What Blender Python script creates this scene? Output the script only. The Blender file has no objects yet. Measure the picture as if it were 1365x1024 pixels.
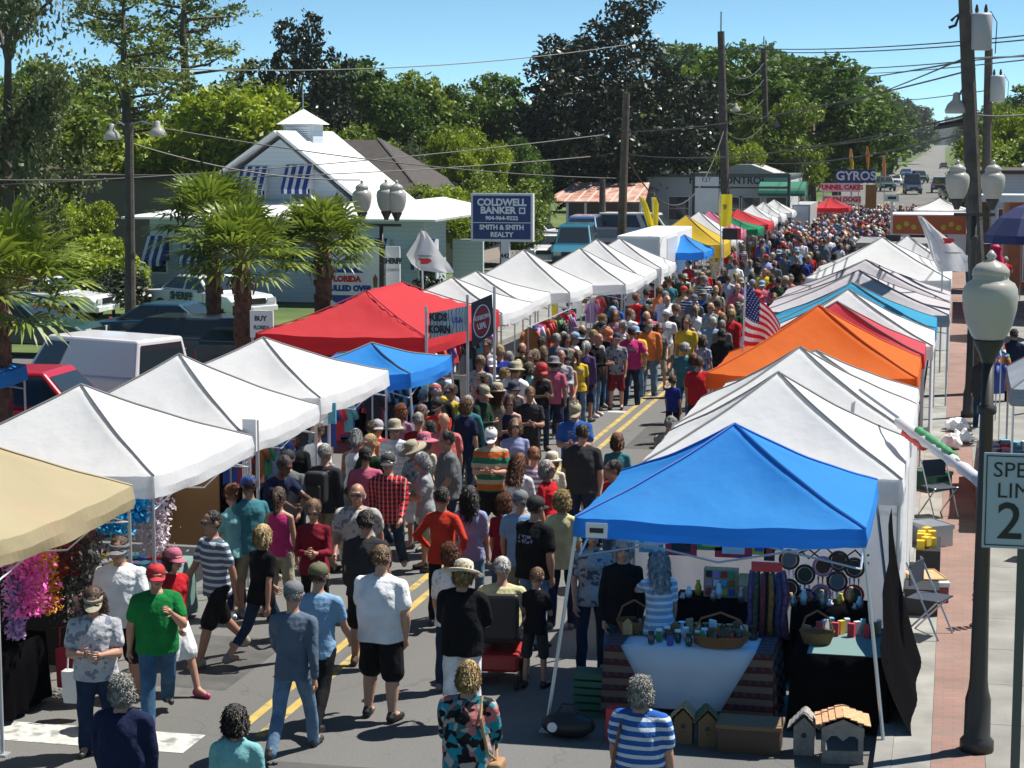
import bpy, bmesh, math, random
import numpy as np
from math import sin, cos, pi, radians, sqrt, atan2
from mathutils import Vector, Matrix
random.seed(7); RNG = np.random.default_rng(7)
scene = bpy.context.scene
COL = scene.collection
# ------------------------------------------------------------ camera, sky, sun, exposure
CAMH, FPX = 5.9, 2600.0
TH = math.atan(322 / FPX)
AL = math.atan(595.5 / FPX * cos(TH))
cam_d = bpy.data.cameras.new('camera'); cam = bpy.data.objects.new('camera', cam_d); COL.objects.link(cam)
cam_d.sensor_width = 36; cam_d.lens = 36 * FPX / 1365; cam_d.clip_end = 6000; cam_d.clip_start = 0.5
cam.location = (0, 0, CAMH); cam.rotation_euler = (pi / 2 - TH, 0, AL)
scene.camera = cam
SUN_EL, SUN_AZ = radians(60), radians(54)      # azimuth clockwise from +Y
world = bpy.data.worlds.new('World'); scene.world = world; world.use_nodes = True
wt = world.node_tree; bg = wt.nodes['Background']
sky = wt.nodes.new('ShaderNodeTexSky'); sky.sky_type = 'NISHITA'; sky.sun_disc = False
sky.sun_elevation = SUN_EL; sky.sun_rotation = SUN_AZ
sky.air_density = 0.3; sky.dust_density = 0.0; sky.ozone_density = 1.0; sky.altitude = 0
vt = wt.nodes.new('ShaderNodeVectorMath'); vt.operation = 'MULTIPLY'; vt.inputs[1].default_value = (0.86, 1.12, 1.0)
wt.links.new(sky.outputs[0], vt.inputs[0]); wt.links.new(vt.outputs[0], bg.inputs[0]); bg.inputs[1].default_value = 0.1
sl = bpy.data.lights.new('sun', 'SUN'); sun = bpy.data.objects.new('sun', sl); COL.objects.link(sun)
sl.energy = 5.0; sl.angle = radians(0.53); sl.color = (1, 0.95, 0.87)
sd = Vector((cos(SUN_EL) * sin(SUN_AZ), cos(SUN_EL) * cos(SUN_AZ), sin(SUN_EL)))
sun.rotation_euler = sd.to_track_quat('Z', 'Y').to_euler(); sun.location = sd * 60
scene.view_settings.view_transform = 'Standard'; scene.view_settings.look = 'None'
scene.view_settings.exposure = 0.72; scene.view_settings.gamma = 1
scene.cycles.max_bounces = 6; scene.cycles.diffuse_bounces = 3; scene.cycles.glossy_bounces = 2
scene.cycles.transmission_bounces = 4; scene.cycles.transparent_max_bounces = 8; scene.cycles.caustics_reflective = False
scene.cycles.caustics_refractive = False
# turning a direction seen in the photograph into a place in the world
_w = Vector((-sin(AL) * cos(TH), cos(AL) * cos(TH), -sin(TH))); _r = Vector((cos(AL), sin(AL), 0)); _u = _r.cross(_w)
def _ray(px, py): return _w * FPX + _r * (px - 682.5) - _u * (py - 512)
def G(px, py, z=0.0):
    d = _ray(px, py); return Vector((0, 0, CAMH)) + d * ((z - CAMH) / d.z)
def A(px, py, Y):
    d = _ray(px, py); return Vector((0, 0, CAMH)) + d * (Y / d.y)
def S(c):
    return tuple((x / 255 / 12.92) if x / 255 <= 0.04045 else ((x / 255 + 0.055) / 1.055) ** 2.4 for x in c)
# ------------------------------------------------------------ materials
_M = {}
def mat(name, col=(0.5, 0.5, 0.5), rough=0.7, metal=0.0, var=0.0, vscale=3.0, bump=0.0, bscale=30.0, spec=0.5, emit=0.0,
        objcol=False, trans=0.0, coat=0.0, build=None):
    if name in _M: return _M[name]
    m = bpy.data.materials.new(name); m.use_nodes = True; nt = m.node_tree; N = nt.nodes; L = nt.links
    b = N['Principled BSDF']; b.inputs['Roughness'].default_value = rough; b.inputs['Metallic'].default_value = metal
    b.inputs['Specular IOR Level'].default_value = spec; b.inputs['Coat Weight'].default_value = coat
    tc = N.new('ShaderNodeTexCoord'); src = None
    if objcol:
        oi = N.new('ShaderNodeObjectInfo'); src = oi.outputs['Color']
    else:
        rgb = N.new('ShaderNodeRGB'); rgb.outputs[0].default_value = (*col, 1); src = rgb.outputs[0]
    if build: src = build(nt, src, tc)
    if var > 0:
        n = N.new('ShaderNodeTexNoise'); n.inputs['Scale'].default_value = vscale; n.inputs['Detail'].default_value = 4
        L.new(tc.outputs['Object'], n.inputs['Vector'])
        mr = N.new('ShaderNodeMapRange'); mr.inputs[1].default_value = 0.3; mr.inputs[2].default_value = 0.7
        mr.inputs[3].default_value = 1 - var; mr.inputs[4].default_value = 1 + var
        L.new(n.outputs[0], mr.inputs[0])
        vm = N.new('ShaderNodeVectorMath'); vm.operation = 'SCALE'
        L.new(src, vm.inputs[0]); L.new(mr.outputs[0], vm.inputs['Scale']); src = vm.outputs[0]
    L.new(src, b.inputs['Base Color'])
    if emit: L.new(src, b.inputs['Emission Color']); b.inputs['Emission Strength'].default_value = emit
    if bump > 0:
        n = N.new('ShaderNodeTexNoise'); n.inputs['Scale'].default_value = bscale; n.inputs['Detail'].default_value = 3
        L.new(tc.outputs['Object'], n.inputs['Vector'])
        bp = N.new('ShaderNodeBump'); bp.inputs['Strength'].default_value = bump; bp.inputs['Distance'].default_value = 0.05
        L.new(n.outputs[0], bp.inputs['Height']); L.new(bp.outputs[0], b.inputs['Normal'])
    if trans > 0:
        tr = N.new('ShaderNodeBsdfTranslucent'); mx = N.new('ShaderNodeMixShader'); mx.inputs[0].default_value = trans
        L.new(src, tr.inputs[0]); L.new(b.outputs[0], mx.inputs[1]); L.new(tr.outputs[0], mx.inputs[2])
        L.new(mx.outputs[0], N['Material Output'].inputs[0])
    _M[name] = m; return m
def mixc(nt, fac, a, b):
    mx = nt.nodes.new('ShaderNodeMix'); mx.data_type = 'RGBA'
    for s, v in ((mx.inputs[0], fac), (mx.inputs[6], a), (mx.inputs[7], b)):
        if isinstance(v, (int, float)): s.default_value = v
        elif isinstance(v, tuple): s.default_value = (*v, 1)
        else: nt.links.new(v, s)
    return mx.outputs[2]
def math_(nt, op, a, b=None, c=None):
    m = nt.nodes.new('ShaderNodeMath'); m.operation = op
    for i, v in enumerate((a, b, c)):
        if v is None: continue
        if isinstance(v, (int, float)): m.inputs[i].default_value = v
        else: nt.links.new(v, m.inputs[i])
    return m.outputs[0]
def sep(nt, tc, out='Object'):
    s = nt.nodes.new('ShaderNodeSeparateXYZ'); nt.links.new(tc.outputs[out], s.inputs[0]); return s.outputs
# ------------------------------------------------------------ mesh builder
class MB:
    def __init__(s): s.v = []; s.f = []; s.mi = []; s.k = 0
    def add(s, vs, fs):
        o = len(s.v); s.v += [tuple(p) for p in vs]; s.f += [tuple(i + o for i in f) for f in fs]; s.mi += [s.k] * len(fs); return s
    def box(s, c, d, rz=0.0, ch=0.0):
        x, y, z = d[0] / 2, d[1] / 2, d[2] / 2
        P = [(-x, -y, -z), (x, -y, -z), (x, y, -z), (-x, y, -z), (-x, -y, z), (x, -y, z), (x, y, z), (-x, y, z)]
        if ch: P = [(p[0] - math.copysign(ch, p[0]), p[1] - math.copysign(ch, p[1]), p[2]) if p[2] > 0 else p for p in P]
        cz, sz = cos(rz), sin(rz)
        P = [(c[0] + p[0] * cz - p[1] * sz, c[1] + p[0] * sz + p[1] * cz, c[2] + p[2]) for p in P]
        return s.add(P, [(0, 3, 2, 1), (4, 5, 6, 7), (0, 1, 5, 4), (1, 2, 6, 5), (2, 3, 7, 6), (3, 0, 4, 7)])
    def b2(s, lo, hi): return s.box([(a + b) / 2 for a, b in zip(lo, hi)], [b - a for a, b in zip(lo, hi)])
    def tube(s, pts, r, n=8, caps=True):
        pts = [Vector(p) for p in pts]; rs = r if isinstance(r, (list, tuple)) else [r] * len(pts)
        V = []; up = Vector((0, 0, 1)); last = None
        for i, p in enumerate(pts):
            d = (pts[min(i + 1, len(pts) - 1)] - pts[max(i - 1, 0)]).normalized()
            if last is None: last = (d.cross(up) if abs(d.z) < 0.95 else d.cross(Vector((1, 0, 0)))).normalized()
            a = (last - d * last.dot(d)).normalized(); last = a; b = d.cross(a)
            V += [p + (a * cos(2 * pi * k / n) + b * sin(2 * pi * k / n)) * rs[i] for k in range(n)]
        Fc = [(i * n + k, i * n + (k + 1) % n, (i + 1) * n + (k + 1) % n, (i + 1) * n + k) for i in range(len(pts) - 1) for k in range(n)]
        if caps: Fc += [tuple(range(n))[::-1], tuple((len(pts) - 1) * n + k for k in range(n))]
        return s.add(V, Fc)
    def lathe(s, c, prof, n=16, sx=1, sy=1):
        V = [(c[0] + r * sx * cos(2 * pi * k / n), c[1] + r * sy * sin(2 * pi * k / n), c[2] + z) for r, z in prof for k in range(n)]
        m = len(prof)
        Fc = [(i * n + k, i * n + (k + 1) % n, (i + 1) * n + (k + 1) % n, (i + 1) * n + k) for i in range(m - 1) for k in range(n)]
        Fc += [tuple(range(n))[::-1], tuple((m - 1) * n + k for k in range(n))]
        return s.add(V, Fc)
    def ell(s, c, r, n=12, m=8):
        V = [(c[0], c[1], c[2] - r[2])]
        for i in range(1, m):
            a = -pi / 2 + pi * i / m
            V += [(c[0] + r[0] * cos(a) * cos(2 * pi * k / n), c[1] + r[1] * cos(a) * sin(2 * pi * k / n), c[2] + r[2] * sin(a)) for k in range(n)]
        V.append((c[0], c[1], c[2] + r[2])); T = len(V) - 1
        Fc = [(0, 1 + (k + 1) % n, 1 + k) for k in range(n)]
        Fc += [(1 + i * n + k, 1 + i * n + (k + 1) % n, 1 + (i + 1) * n + (k + 1) % n, 1 + (i + 1) * n + k) for i in range(m - 2) for k in range(n)]
        Fc += [(T, 1 + (m - 2) * n + k, 1 + (m - 2) * n + (k + 1) % n) for k in range(n)]
        return s.add(V, Fc)
    def cap(s, a, b, ra, rb, n=10):
        a, b = Vector(a), Vector(b); d = (b - a); L = d.length or 1e-6; d /= L
        P = []; R = []
        for t in (-90, -60, -30, 0): P.append(a + d * ra * sin(radians(t))); R.append(max(ra * cos(radians(t)), 1e-4))
        for t in (0, 30, 60, 90): P.append(b + d * rb * sin(radians(t))); R.append(max(rb * cos(radians(t)), 1e-4))
        return s.tube(P, R, n)
    def prism(s, poly, y0, y1, axis='y'):
        n = len(poly)
        def P(a, b, t): return {'y': (a, t, b), 'x': (t, a, b), 'z': (a, b, t)}[axis]
        V = [P(a, b, y0) for a, b in poly] + [P(a, b, y1) for a, b in poly]
        return s.add(V, [tuple(range(n)), tuple(range(2 * n - 1, n - 1, -1))] + [(i, i + n, (i + 1) % n + n, (i + 1) % n) for i in range(n)])
    def quad(s, *p): return s.add(p, [tuple(range(len(p)))])
    def mesh(s, name, mats, smooth=False):
        me = bpy.data.meshes.new(name); me.from_pydata(s.v, [], s.f)
        for m in (mats if isinstance(mats, (list, tuple)) else [mats]): me.materials.append(m)
        if any(s.mi): me.polygons.foreach_set('material_index', s.mi)
        if smooth: me.polygons.foreach_set('use_smooth', [True] * len(s.f))
        me.update(); return me
    def build(s, name, mats, parent=None, smooth=False, loc=None, rz=0):
        return link(name, s.mesh(name, mats, smooth), parent, loc, rz)
def link(name, me, parent=None, loc=None, rz=0, color=None):
    o = bpy.data.objects.new(name, me); COL.objects.link(o)
    if parent is not None: o.parent = parent
    if loc is not None: o.location = loc
    if rz: o.rotation_euler[2] = rz
    if color is not None: o.color = (*color[:3], 1)
    return o
def fixn(me):
    bm = bmesh.new(); bm.from_mesh(me); bmesh.ops.recalc_face_normals(bm, faces=bm.faces); bm.to_mesh(me); bm.free(); return me
def bev(o, w=0.02, seg=2):
    m = o.modifiers.new('bevel', 'BEVEL'); m.width = w; m.segments = seg; m.limit_method = 'ANGLE'; m.angle_limit = radians(35); return o
def tag(o, label=None, cat=None, group=None, kind=None):
    if label: o['label'] = label
    if cat: o['category'] = cat
    if group: o['group'] = group
    if kind: o['kind'] = kind
    return o
def thing(name, label, cat, loc=(0, 0, 0), rz=0, group=None):
    return tag(link(name, None, None, loc, rz), label, cat, group)
def structure(o): o['kind'] = 'structure'; return o
def copy_tree(o, parent=None):
    c = o.copy(); COL.objects.link(c); c.parent = parent
    for ch in o.children: copy_tree(ch, c)
    return c
def text(body, size, parent, loc, m, rot=(pi / 2, 0, 0), name='lettering', bold=0.0, align='CENTER', ext=0.004, sx=1.0):
    cu = bpy.data.curves.new('t', 'FONT'); cu.body = body; cu.size = size; cu.align_x = align; cu.align_y = 'CENTER'
    cu.extrude = ext; cu.offset = bold; cu.space_line = 0.9; cu.resolution_u = 3
    o = bpy.data.objects.new('t', cu); COL.objects.link(o); bpy.context.view_layer.update()
    me = bpy.data.meshes.new_from_object(o.evaluated_get(bpy.context.evaluated_depsgraph_get()))
    bpy.data.objects.remove(o); me.materials.clear(); me.materials.append(m); me.name = name
    q = link(name, me, parent, loc); q.rotation_euler = rot; q.scale = (sx, 1, 1); return q
# common paints
WHITE = mat('white_paint', (0.78, 0.79, 0.8), 0.5, var=0.05, vscale=2)
BLACK = mat('black_plastic', (0.012, 0.012, 0.014), 0.5)
STEEL = mat('galvanised_steel', (0.42, 0.44, 0.46), 0.38, 0.8)
WHITEMETAL = mat('white_metal', (0.62, 0.64, 0.67), 0.35)
WOOD = mat('weathered_pole_wood', (0.085, 0.07, 0.058), 0.85, var=0.35, vscale=4, bump=0.4, bscale=25)
WIRE = mat('black_wire', (0.03, 0.03, 0.03), 0.6)
GLASS = mat('dark_glass', (0.02, 0.03, 0.04), 0.06, spec=0.9)
RUBBER = mat('tyre_rubber', (0.02, 0.02, 0.02), 0.85)
RED = mat('red_paint', (0.5, 0.02, 0.03), 0.45)
NAVY = mat('navy_paint', (0.012, 0.03, 0.16), 0.45)
BLUELET = mat('blue_lettering', (0.02, 0.05, 0.28), 0.5)
# ------------------------------------------------------------ ground, road, walks
def asphalt_col(nt, src, tc):
    N = nt.nodes; L = nt.links
    n1 = N.new('ShaderNodeTexNoise'); n1.inputs['Scale'].default_value = 0.35; n1.inputs['Detail'].default_value = 6
    mp = N.new('ShaderNodeMapping'); mp.inputs['Scale'].default_value = (1.6, 0.25, 1); L.new(tc.outputs['Object'], mp.inputs[0]); L.new(mp.outputs[0], n1.inputs[0])
    n2 = N.new('ShaderNodeTexNoise'); n2.inputs['Scale'].default_value = 45; n2.inputs['Detail'].default_value = 5; L.new(tc.outputs['Object'], n2.inputs[0])
    n3 = N.new('ShaderNodeTexNoise'); n3.inputs['Scale'].default_value = 2.2; n3.inputs['Detail'].default_value = 8; L.new(tc.outputs['Object'], n3.inputs[0])
    a = mixc(nt, math_(nt, 'MULTIPLY_ADD', n1.outputs[0], 1.6, -0.3), (0.108, 0.107, 0.102), (0.172, 0.170, 0.163))
    a = mixc(nt, math_(nt, 'MULTIPLY_ADD', n2.outputs[0], 3.0, -1.2), mixc(nt, 0.35, a, (0.06, 0.06, 0.06)), a)
    st = N.new('ShaderNodeMapRange'); st.inputs[1].default_value = 0.62; st.inputs[2].default_value = 0.74; L.new(n3.outputs[0], st.inputs[0])
    a = mixc(nt, math_(nt, 'MULTIPLY', st.outputs[0], 0.45), a, (0.06, 0.058, 0.055))
    vo = N.new('ShaderNodeTexVoronoi'); vo.feature = 'DISTANCE_TO_EDGE'; vo.inputs['Scale'].default_value = 0.42
    dn = N.new('ShaderNodeVectorMath'); dn.operation = 'ADD'; L.new(tc.outputs['Object'], dn.inputs[0]); 
    nn = N.new('ShaderNodeTexNoise'); nn.inputs['Scale'].default_value = 1.5; L.new(tc.outputs['Object'], nn.inputs[0]); L.new(nn.outputs[1], dn.inputs[1]); L.new(dn.outputs[0], vo.inputs[0])
    cr = math_(nt, 'LESS_THAN', vo.outputs[0], 0.006)
    return mixc(nt, math_(nt, 'MULTIPLY', cr, 0.22), a, (0.04, 0.04, 0.04))
ASPH = mat('asphalt', rough=0.9, bump=0.25, bscale=60, build=asphalt_col)
def grass_col(nt, src, tc):
    n = nt.nodes.new('ShaderNodeTexNoise'); n.inputs['Scale'].default_value = 0.25; n.inputs['Detail'].default_value = 10; nt.links.new(tc.outputs['Object'], n.inputs[0])
    return mixc(nt, math_(nt, 'MULTIPLY_ADD', n.outputs[0], 2.4, -0.7), (0.035, 0.075, 0.012), (0.12, 0.16, 0.04))
GRASS = mat('lawn_grass', rough=0.95, bump=0.6, bscale=14, build=grass_col)
CONC = mat('concrete', (0.21, 0.207, 0.19), 0.9, var=0.25, vscale=1.5, bump=0.15, bscale=40)
def brick_col(nt, src, tc):
    b = nt.nodes.new('ShaderNodeTexBrick'); b.inputs['Scale'].default_value = 1; b.inputs['Brick Width'].default_value = 0.2
    b.inputs['Row Height'].default_value = 0.1; b.inputs['Mortar Size'].default_value = 0.005
    b.inputs['Color1'].default_value = (0.26, 0.145, 0.115, 1); b.inputs['Color2'].default_value = (0.2, 0.135, 0.115, 1); b.inputs['Mortar'].default_value = (0.17, 0.125, 0.105, 1)
    nt.links.new(tc.outputs['Object'], b.inputs[0]); return b.outputs[0]
BRICK = mat('brick_pavers', rough=0.9, var=0.15, vscale=1.2, build=brick_col)
def worn(col):
    def bl(nt, src, tc):
        n = nt.nodes.new('ShaderNodeTexNoise'); n.inputs['Scale'].default_value = 5; n.inputs['Detail'].default_value = 9; nt.links.new(tc.outputs['Object'], n.inputs[0])
        mr = nt.nodes.new('ShaderNodeMapRange'); mr.inputs[1].default_value = .52; mr.inputs[2].default_value = .62; nt.links.new(n.outputs[0], mr.inputs[0])
        return mixc(nt, math_(nt, 'MULTIPLY', mr.outputs[0], .75), col, (.14, .135, .12))
    return bl
YELLOW = mat('yellow_road_paint', rough=0.8, var=0.2, vscale=3, build=worn((0.40, 0.29, 0.08)))
ROADWHITE = mat('white_road_paint', rough=0.8, var=0.15, vscale=7, build=worn((0.44, 0.45, 0.43)))
XC, XR, XL = -6.75, -0.62, -12.9      # centre line, right kerb, left kerb
def strip(mb, x0, x1, y0, y1, z): mb.quad((x0, y0, z), (x1, y0, z), (x1, y1, z), (x0, y1, z))
g = MB(); strip(g, -1500, 1500, -60, 4500, -0.03); structure(g.build('ground', GRASS))
r = MB(); strip(r, XL, XR, -10, 330, 0.0)
strip(r, -90, 60, -10, 14.2, 0.0) if False else None
structure(r.build('street', ASPH))
fr = MB(); fr.add([(XL, 330, 0), (XR, 330, 0), (XR - 3, 560, 0.4), (XR - 9, 1500, 2.3), (XR - 12, 2600, 2.6), (XR - 20, 2600, 2.6), (XR - 18, 1500, 2.3), (XL + 0.2, 560, 0.4)],
     [(0, 1, 2, 7), (7, 2, 3, 6), (6, 3, 4, 5)]); structure(fr.build('far_road', mat('pale_road', (0.15, 0.148, 0.14), 0.9, var=0.1, vscale=0.05)))
hill = MB(); hill.add([(-700, 560, -0.04), (700, 560, -0.04), (700, 1500, 2.1), (-700, 1500, 2.1), (700, 2600, 2.4), (-700, 2600, 2.4)], [(0, 1, 2, 3), (3, 2, 4, 5)])
structure(hill.build('far_terrain', GRASS))
mk = MB()
for x in (XC - 0.19, XC + 0.09):
    strip(mk, x - 0.055, x + 0.055, 17.9, 330, 0.004)
structure(mk.build('yellow_road_markings', YELLOW))
mk = MB()
p = G(160, 985); strip(mk, -12.6, XC - 0.45, p.y - 0.3, p.y + 0.3, 0.004)
q = G(820, 549); strip(mk, XC - 2.6, XC - 0.25, q.y - 0.14, q.y + 0.14, 0.004)
structure(mk.build('white_road_markings', ROADWHITE))
kb = MB(); kb.b2((XR, 12, -0.1), (XR + 0.16, 330, 0.14)); structure(kb.build('right_kerb', CONC))
kb = MB(); kb.b2((XR + 0.163, 12, -0.1), (-0.10, 330, 0.136)); structure(kb.build('right_kerb_apron', mat('pale_concrete', (0.235, 0.23, 0.21), 0.9, var=0.28, vscale=2)))
kb = MB(); kb.b2((-0.097, 12, -0.1), (0.40, 330, 0.138)); structure(kb.build('brick_band', BRICK))
kb = MB()
for i in range(110): kb.b2((0.403, 12 + i * 1.5, -0.1), (2.6, 13.49 + i * 1.5, 0.137))
structure(kb.build('right_pavement', CONC))
kb = MB(); kb.b2((XL - 0.16, -10, -0.1), (XL, 330, 0.14)); structure(kb.build('left_kerb', CONC))
kb = MB()
for i in range(120): kb.b2((XL - 2.2, i * 1.5, -0.1), (XL - 0.163, 1.49 + i * 1.5, 0.137))
structure(kb.build('left_pavement', CONC))
mk = MB()
for x0, x1, y0, y1 in ((-8.9, -7.6, 19.4, 21.6), (-6.3, -4.6, 14.6, 17.2), (-6.2, -5.0, 37.0, 40.5), (-8.4, -7.2, 30.0, 33.0), (-12.4, -10.8, 12.0, 15.8)): strip(mk, x0, x1, y0, y1, 0.002)
structure(mk.build('asphalt_patches', mat('patched_asphalt', (.075, .074, .072), .95, var=.25, vscale=3, bump=.3, bscale=50)))
# car park beside the street, lane to the houses, lot on the right
kb = MB(); kb.b2((-40, 20, -0.1), (XL - 2.203, 49.5, 0.02)); structure(kb.build('car_park', ASPH))
kb = MB(); kb.b2((-60, 54, -0.1), (XL - 2.203, 56.6, 0.02)); structure(kb.build('driveway', CONC))
kb = MB(); kb.b2((-45, 88, -0.1), (XL - 2.203, 128, 0.02)); structure(kb.build('side_car_park', ASPH))
kb = MB(); kb.b2((2.603, 20, -0.1), (30, 130, 0.1)); structure(kb.build('right_lot', ASPH))
# ------------------------------------------------------------ buildings
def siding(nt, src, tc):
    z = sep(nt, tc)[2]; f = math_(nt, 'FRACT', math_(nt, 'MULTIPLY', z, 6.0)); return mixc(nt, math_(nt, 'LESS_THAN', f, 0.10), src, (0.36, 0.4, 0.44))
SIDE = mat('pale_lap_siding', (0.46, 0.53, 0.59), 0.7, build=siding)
def ribs(nt, src, tc):
    x = sep(nt, tc)[1]; f = math_(nt, 'FRACT', math_(nt, 'MULTIPLY', x, 2.4)); return mixc(nt, math_(nt, 'LESS_THAN', f, 0.05), src, (0.6, 0.6, 0.6))
WROOF = mat('white_metal_roof', (0.75, 0.76, 0.77), 0.4, build=ribs)
def awn(nt, src, tc):
    x = sep(nt, tc)[0]; f = math_(nt, 'FRACT', math_(nt, 'MULTIPLY', x, 3.3)); return mixc(nt, math_(nt, 'LESS_THAN', f, 0.42), (0.012, 0.035, 0.2), (0.6, 0.62, 0.66))
AWN = mat('blue_white_awning_cloth', rough=0.8, build=awn)
CREAM = mat('cream_blind', (0.45, 0.42, 0.36), 0.8)
def window(par, x, y, z, w, h, axis='y', awning=False, panes=True):
    """window in a wall facing -Y, centre x, z."""
    f = MB(); t = 0.06
    f.b2((x - w / 2 - t, y - 0.07, z - h / 2 - t), (x + w / 2 + t, y - 0.003, z - h / 2)); f.b2((x - w / 2 - t, y - 0.07, z + h / 2), (x + w / 2 + t, y - 0.003, z + h / 2 + t))
    f.b2((x - w / 2 - t, y - 0.068, z - h / 2), (x - w / 2, y - 0.003, z + h / 2)); f.b2((x + w / 2, y - 0.068, z - h / 2), (x + w / 2 + t, y - 0.003, z + h / 2))
    f.b2((x - w / 2, y - 0.05, z - 0.015), (x + w / 2, y - 0.02, z + 0.015))
    o = f.build('window', WHITE, par); g = MB(); g.b2((x - w / 2, y - 0.018, z - h / 2), (x + w / 2, y - 0.002, z + h / 2)); g.build('pane', GLASS, o)
    if awning:
        a = MB(); aw = w * 0.72; zt = z + h / 2 + 0.35; zb = z - h * 0.05; d = 0.75
        a.quad((x - aw, y - 0.05, zt), (x + aw, y - 0.05, zt), (x + aw, y - d, zb), (x - aw, y - d, zb))
        a.quad((x - aw, y - d, zb), (x + aw, y - d, zb), (x + aw, y - d, zb - 0.18), (x - aw, y - d, zb - 0.18))
        a.quad((x - aw, y - 0.05, zt), (x - aw, y - d, zb), (x - aw, y - 0.05, zb)); a.quad((x + aw, y - 0.05, zt), (x + aw, y - d, zb), (x + aw, y - 0.05, zb))
        q = a.build('awning', AWN, par); s = q.modifiers.new('s', 'SOLIDIFY'); s.thickness = 0.02
    return o
# white cottage with cupola
HY = 72.0
def hx(px, py=250, Y=HY): return A(px, py, Y).x
def hz(px, py, Y=HY): return A(px, py, Y).z
house = thing('cottage', 'white gabled cottage with metal roof, cupola and blue striped window awnings', 'house', (0, 0, 0))
xa, xp, xb = hx(258), hx(374), hx(548); zt = hz(374, 177); ze = hz(258, 262)
ww = xb - xa
m = MB(); D = 6.4; xr = xp + (xp - xa)
zt2 = zt
xR = hx(512, 292); zR = hz(512, 292)
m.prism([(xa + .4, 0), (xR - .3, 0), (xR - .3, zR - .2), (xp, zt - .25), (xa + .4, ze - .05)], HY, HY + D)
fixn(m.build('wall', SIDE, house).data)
m = MB(); zr = ze - .35
def slab(m, p0, p1, p2, p3, t=0.1):
    n = (Vector(p1) - Vector(p0)).cross(Vector(p3) - Vector(p0)).normalized() * t
    P = [Vector(p) for p in (p0, p1, p2, p3)]; Q = [p + n for p in P]
    m.add(P + Q, [(3, 2, 1, 0), (4, 5, 6, 7), (0, 1, 5, 4), (1, 2, 6, 5), (2, 3, 7, 6), (3, 0, 4, 7)])
slab(m, (xp, HY - .5, zt), (xR, HY - .5, zR), (xR, HY + D, zR), (xp, HY + D, zt))
slab(m, (xa - .3, HY - .5, ze - .2), (xp - .003, HY - .5, zt), (xp - .003, HY + D, zt), (xa - .3, HY + D, ze - .2))
m.build('roof', WROOF, house)
# low hipped porch roof around the front
zl = hz(160, 312, HY - 5); xw0 = hx(150, 312, HY - 5); xw1 = hx(580, 298, HY - 4.2)
zpt = hz(560, 272, HY - 0.6); zpe = hz(600, 292, HY - 4)
m = MB(); yF = HY - 4.2
e = zpe
slab(m, (xw0, yF, e - .1), (xw1, yF, e - .1), (xw1 - 2.5, HY - .05, zpt), (xw0 + 3.0, HY - .05, zpt), 0.08)
slab(m, (xw1 + .003, yF, e - .1), (xw1 + .003, HY + D, e - .1), (xw1 - 2.497, HY + D, zpt), (xw1 - 2.497, HY - .05, zpt), 0.08)
m.build('porch_roof', WROOF, house)
m = MB(); m.b2((xw0 + .7, HY - 3.2, 0), (xw1 - .7, HY - 0.02, e - .13)); m.build('porch_wall', SIDE, house)
for px_, py_ in ((341, 238), (401, 236)):
    c = A(px_, py_ + 14, HY); window(house, c.x, HY, c.z, 0.75, 1.0, awning=True)
for px_ in (212, 262, 468, 506, 570):
    c = A(px_, 335, HY - 3.2); window(house, c.x, HY - 3.2, 1.55, 0.6, 1.0, awning=True)
for px_ in (615, ):
    c = A(px_, 350, HY); m = MB(); m.b2((c.x - .6, HY + 1, 0), (c.x + .6, HY + 1.2, 2.2)); m.build('side_panel', SIDE, house)
# cupola
cc = A(404, 170, HY + 2.6); w = 0.62; zb = cc.z - .9
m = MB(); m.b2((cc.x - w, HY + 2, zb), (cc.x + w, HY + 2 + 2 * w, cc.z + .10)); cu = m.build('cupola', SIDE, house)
m = MB()
for i in range(6): m.b2((cc.x - w * .8, HY + 1.97, cc.z - .5 + i * .09), (cc.x + w * .8, HY + 1.995, cc.z - .45 + i * .09))
m.build('louvre', WHITE, cu)
m = MB(); h = cc.z + .12; k = w + .22; cy = HY + 2 + w
m.add([(cc.x - k, cy - k, h), (cc.x + k, cy - k, h), (cc.x + k, cy + k, h), (cc.x - k, cy + k, h), (cc.x, cy, h + .62)] , [(3, 2, 1, 0), (0, 1, 4), (1, 2, 4), (2, 3, 4), (3, 0, 4)])
m.build('cupola_roof', WROOF, cu)
m = MB(); m.tube([(cc.x, cy, h + .55), (cc.x, cy, h + 1.5)], 0.03); m.build('finial', STEEL, cu)
# grey shingled roof behind the cottage
SHING = mat('dark_shingle', (0.06, 0.052, 0.05), 0.9, var=0.2, vscale=4)
bk = thing('dark_roofed_building', 'low building with dark shingle roof rising behind the cottage on its right', 'building')
a_, b_, c_ = A(455, 190, 92), A(590, 290, 92), A(420, 290, 92)
m = MB(); slab(m, (c_.x, 86, c_.z - .5), (b_.x + 2, 86, c_.z - .5), (a_.x + 1.5, 93, a_.z), (a_.x - 3, 93, a_.z), .15); slab(m, (b_.x + 2.003, 86, c_.z - .5), (b_.x + 2.003, 100, c_.z - .5), (a_.x + 1.503, 93.2, a_.z + .1), (a_.x + 1.503, 93, a_.z), .15)
m.build('roof', SHING, bk); m = MB(); m.b2((c_.x + .5, 87, 0), (b_.x + 1.5, 99, c_.z - .6)); m.build('wall', mat('tan_wall', (.35, .3, .25), .9), bk)
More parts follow.
